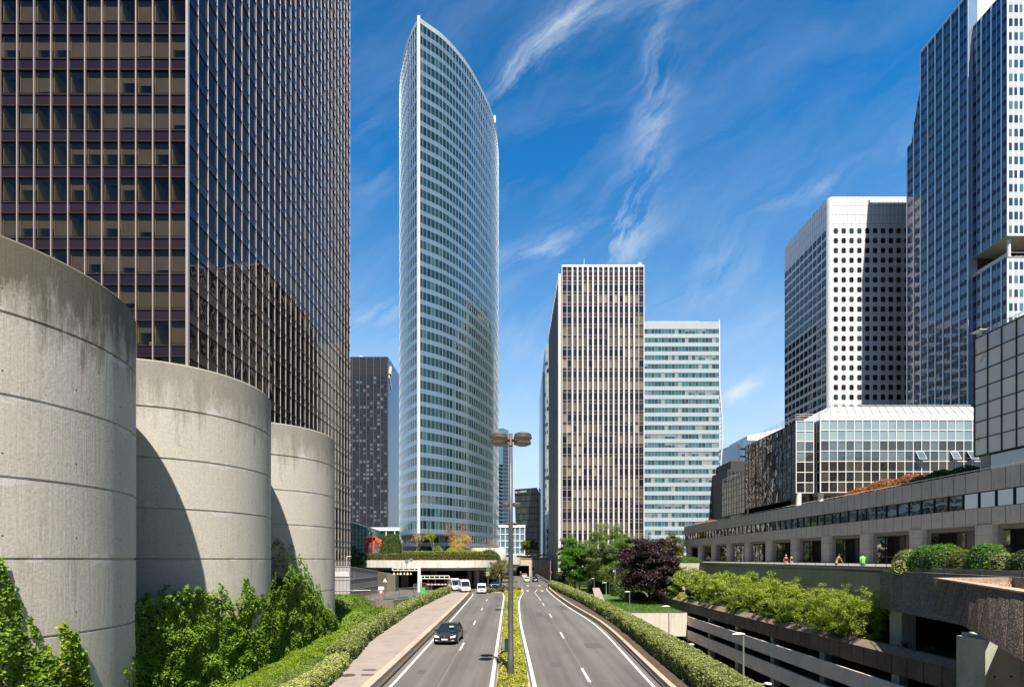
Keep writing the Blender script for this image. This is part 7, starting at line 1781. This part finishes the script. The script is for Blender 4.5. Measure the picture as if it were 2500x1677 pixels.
        mb = MB(); mb.hexa([(s_*hw*.97, cowl+.32, belt-.02), (s_*(hw+.17), cowl+.36, belt-.02), (s_*(hw+.17), cowl+.46, belt-.02), (s_*hw*.97, cowl+.46, belt-.02)], [(s_*hw*.97, cowl+.32, belt+.12), (s_*(hw+.19), cowl+.36, belt+.14), (s_*(hw+.19), cowl+.46, belt+.14), (s_*hw*.97, cowl+.46, belt+.12)]); bezel(mb.build('wing_mirror', pm if not van else M['trim'], t, local=True), .02)
        mb = MB(); mb.box(min(s_*hw*.55, s_*hw*.88), max(s_*hw*.55, s_*hw*.88), r-.09, r+.015, belt*.78, belt*.94); mb.build('tail_light', M['tail'], t, local=True)
    mb = MB(); mb.box(-hw*.44, hw*.44, f-.025, f+.1, hood*.66, hood*.77); mb.build('grille', M['trim'], t, local=True)
    mb = MB(); mb.box(-hw*.6, hw*.6, f-.012, f+.1, .26, .36); mb.build('air_intake', M['trim'], t, local=True)
    mb = MB(); mb.box(-.26, .26, f-.045, f+.0, .42, .53); mb.build('number_plate', M['plate'], t, local=True); mb = MB(); mb.box(-.26, .26, r-.0, r+.03, .5, .61); mb.build('number_plate', M['plate'], t, local=True)
    mb = MB(); mb.tube((0, f-.035, hood*.82), (0, f+.05, hood*.82), .05, .05, 8); mb.build('badge', M['rim'], t, local=True)
    return t
v_ = vehicle('car', 'dark grey hatchback driving towards the camera on the left carriageway', 'car', (XU(1096, 43.2), 43.4, 0), rad(-3), 4.3, 1.96, 1.52, M['paint_black'], .93, -.98, -.1, 1.35, 1.85, .34, .86)
mb = MB(); mb.box(.15, .5, -.75, -.5, 1.28, 1.36); mb.build('visor_card', M['white_paint'], v_, local=True)
vehicle('van', 'small white van with grey bumper driving towards the camera before the underpass', 'van', (XU(1175.5, 104), 104.5, 0), rad(4), 4.3, 1.98, 1.95, M['paint_white'], 1.08, -1.35, -.5, 2.0, 2.1, .33, 1.02, van=True)
vehicle('van', 'large white panel van parked behind the end of the pavement hedge, front one', 'van', (XU(1132, 107.5), 109.0, 0), rad(14), 5.4, 2.1, 2.6, M['paint_white'], 1.3, -2.05, -1.15, 2.55, 2.65, .35, 1.15, van=True, group='white vans parked by the underpass')
vehicle('van', 'second large white panel van parked just behind the front one', 'van', (XU(1106, 112), 113.8, 0), rad(22), 5.4, 2.1, 2.7, M['paint_white'], 1.3, -2.05, -1.15, 2.55, 2.65, .35, 1.15, van=True, group='white vans parked by the underpass')
vehicle('car', 'white car on the right carriageway near the tunnel, nearer of the two', 'car', (4.55, 156, 0), rad(180), 4.2, 1.85, 1.48, M['paint_white'], .95, -1.0, -.2, 1.3, 1.8, .33, .88, group='cars heading for the tunnel')
vehicle('car', 'white car farther ahead, at the tunnel mouth', 'car', (4.6, 188, 0), rad(180), 4.2, 1.9, 1.6, M['paint_white'], .98, -1.0, -.2, 1.4, 1.9, .33, .88, group='cars heading for the tunnel')
vehicle('car', 'dark car on the right lane beside the white one', 'car', (7.1, 156, 0), rad(180), 4.3, 1.85, 1.45, M['paint_dark'], .93, -1.0, -.2, 1.2, 1.8, .33, .86, group='cars heading for the tunnel')
vehicle('car', 'dark blue car parked in the shade of the underpass behind the island', 'car', (XU(1213, 124), 124, 0), rad(95), 4.3, 1.85, 1.45, paint('dark_blue_paint', (.01, .03, .12)), .93, -1.0, -.2, 1.2, 1.8, .33, .86)

# ------------------------------------------------------------------ people on the terrace
M['skin'] = m_plain('skin', (.52, .33, .25), .6, 0, .05); M['hair_dark'] = m_plain('dark_hair', (.03, .02, .015), .7); M['hair_grey'] = m_plain('grey_hair', (.4, .38, .35), .7)
def skin_obj(name, joints, edges, mat_, parent, sub=2):
    me = bpy.data.meshes.new(name); me.from_pydata([j[:3] for j in joints], edges, []); me.materials.append(mat_)
    o = bpy.data.objects.new(name, me); COL.objects.link(o); o.parent = parent
    md = o.modifiers.new('skin', 'SKIN'); me_sk = me.skin_vertices[0] if len(me.skin_vertices) else None
    if me_sk is None: return o
    for i, j in enumerate(joints): me_sk.data[i].radius = (j[3], j[4] if len(j) > 4 else j[3])
    me_sk.data[0].use_root = True
    md.use_smooth_shade = True; s_ = o.modifiers.new('sub', 'SUBSURF'); s_.levels = s_.render_levels = sub; return o
def person(label, x, y, z, rz, shirt, trousers, hair, stride=.18, bend=0.0, arm=.1):
    t = thing('person', label, 'person', (x, y, z), rz)
    b_ = bend
    J = [(0, 0, .95, .13, .1), (0, -b_*.4, 1.18, .12, .09), (0, -b_*.9, 1.40, .15, .1), (0, -b_, 1.50, .055), (0, -b_*1.05, 1.56, .055), (0, -b_*1.1-.01, 1.64, .085, .095), (0, -b_*1.1, 1.72, .07, .08)]
    E = [(0, 1), (1, 2), (2, 3), (3, 4), (4, 5), (5, 6)]
    def add(pts, root):
        k = root
        for p in pts: J.append(p); E.append((k, len(J)-1)); k = len(J)-1
        return k
    for s_ in (-1, 1):
        sp = stride*s_
        add([(s_*.1, 0, .88, .085), (s_*.11, -sp*.6, .48, .055), (s_*.11, -sp*.5+.04*s_, .1, .036), (s_*.11, -sp*.5-.14, .03, .03)], 0)
        a = arm*s_
        e = add([(s_*.19, -b_*.9, 1.38, .05), (s_*.24, -b_*.9+a, 1.12, .037), (s_*.23, -b_*.9+a*1.5-.12, .9, .026), (s_*.23, -b_*.9+a*1.5-.16, .83, .03, .018)], 2)
        for q in range(5): add([(s_*.23+(q-2)*.013*(1 if q else 0), -b_*.9+a*1.5-.17-.01*q, .76-.012*(2-abs(q-2)), .008)], e)
    skin_obj('body', J, E, M['skin'], t)
    SJ = [(0, 0, .92, .15, .115), (0, -b_*.4, 1.18, .145, .11), (0, -b_*.9, 1.40, .17, .115), (0, -b_, 1.47, .075)]; SE = [(0, 1), (1, 2), (2, 3)]
    for s_ in (-1, 1):
        k = len(SJ); SJ += [(s_*.2, -b_*.9, 1.38, .065), (s_*.235, -b_*.9+arm*s_*.8, 1.2, .055)]; SE += [(2, k), (k, k+1)]
    skin_obj('shirt', SJ, SE, shirt, t)
    TJ = [(0, 0, .95, .155, .12), (0, 0, .88, .14, .12)]; TE = [(0, 1)]
    for s_ in (-1, 1):
        k = len(TJ); sp = stride*s_; TJ += [(s_*.1, 0, .8, .1), (s_*.11, -sp*.6, .48, .075), (s_*.11, -sp*.5+.04*s_, .12, .055)]; TE += [(1, k), (k, k+1), (k+1, k+2)]
    skin_obj('trousers', TJ, TE, trousers, t)
    mb = MB(); mb.lathe([(0, .13), (.06, .115), (.092, .07), (.1, .02), (.085, -.03)], (0, -b_*1.1+.02, 1.66), 14); mb.build('hair', hair, t, smooth=True, local=True)
    mb = MB()
    mb.lathe([(0, -.028), (.018, -.005), (.02, 0)], (0, -b_*1.1-.095, 1.635), 8, axis='y')
    for s_ in (-1, 1): mb.lathe([(0, 0), (.012, 0)], (s_*.032, -b_*1.1-.098, 1.665), 8, axis='y')
    mb.build('face_feature', M['hair_dark'], t, local=True); return t
C1 = m_plain('black_cloth', (.03, .025, .03), .9); C2 = m_plain('white_cloth', (.6, .5, .5), .9); C3 = m_plain('lime_vest', (.12, .8, .05), .7); C4 = m_plain('green_trousers', (.02, .2, .12), .9); C5 = m_plain('jeans', (.05, .06, .1), .9); C6 = m_plain('brown_cloth', (.25, .15, .09), .9)
def tp(u, off=2.2):
    for Y in np.arange(30, 95, .2):
        if XU(u, Y) >= fx(Y)+off: return XU(u, Y), float(Y)
    return XU(u, 60), 60
best = {}
def tpl(u, off):
    c = [(abs(XU(u, Y)-(fx(Y)+off)), Y) for Y in np.arange(30, 95, .1)]; Y = float(min(c)[1]); return XU(u, Y), Y
for (u, off, rz, sh, trs, hr, lb, bd) in ((1919, 1.2, 160, C1, C2, M['hair_grey'], 'person with bare arms and a dark vest walking along the terrace, leftmost', .03), (1933, 1.5, 200, C1, C2, M['hair_dark'], 'person in black with a bag walking beside the leftmost one', .06),
                                       (2041, 2.0, 90, C6, C5, M['hair_dark'], 'person in brown bending over behind the terrace wall', .3), (2107, 1.0, 170, C3, C4, M['hair_dark'], 'worker in a lime green vest standing behind the terrace wall', .05)):
    x, y = tpl(u, off); p_ = person(lb, x, y, 5.6 if False else 6.4-.65, rad(rz), sh, trs, hr, bend=bd)
for i, (x, y, w_, d_, h_) in enumerate(((-75, -150, 50, 30, 105), (-12, -185, 40, 30, 75), (48, -150, 46, 30, 120), (120, -120, 50, 40, 90), (-130, -60, 40, 60, 70))):  # unseen towers added to block horizon sky light and show in glass
    t = thing('added_sky_blocker', ['dark tower added behind the viewpoint to block sky light, left', 'lower dark block added straight behind the viewpoint to block sky light', 'tall dark tower added behind the viewpoint to block sky light, right', 'broad tower added out of view, far right, to block sky light', 'dark tower added out of view, far left, to block sky light'][i], 'tower', (x, y, 0), 0, 'unseen towers added to block sky light')
    mb = MB(); mb.box(x-w_/2, x+w_/2, y-d_, y, 0, h_); mb.build('body', M['dark_glass'], t)
    mb = MB()
    for k in range(int(h_/3.6)): mb.box(x-w_/2-.1, x+w_/2+.1, y-d_-.1, y+.1, k*3.6+2.4, k*3.6+3.5)
    mb.build('floor_band', M['panel'], t)
# ---- that the glass reflects
framed('office_block', 'plain office block far behind the viewpoint, seen only in reflections', 600, 1900, 1000, 1372, -260, 14, 9, M['dark_glass']) if False else None
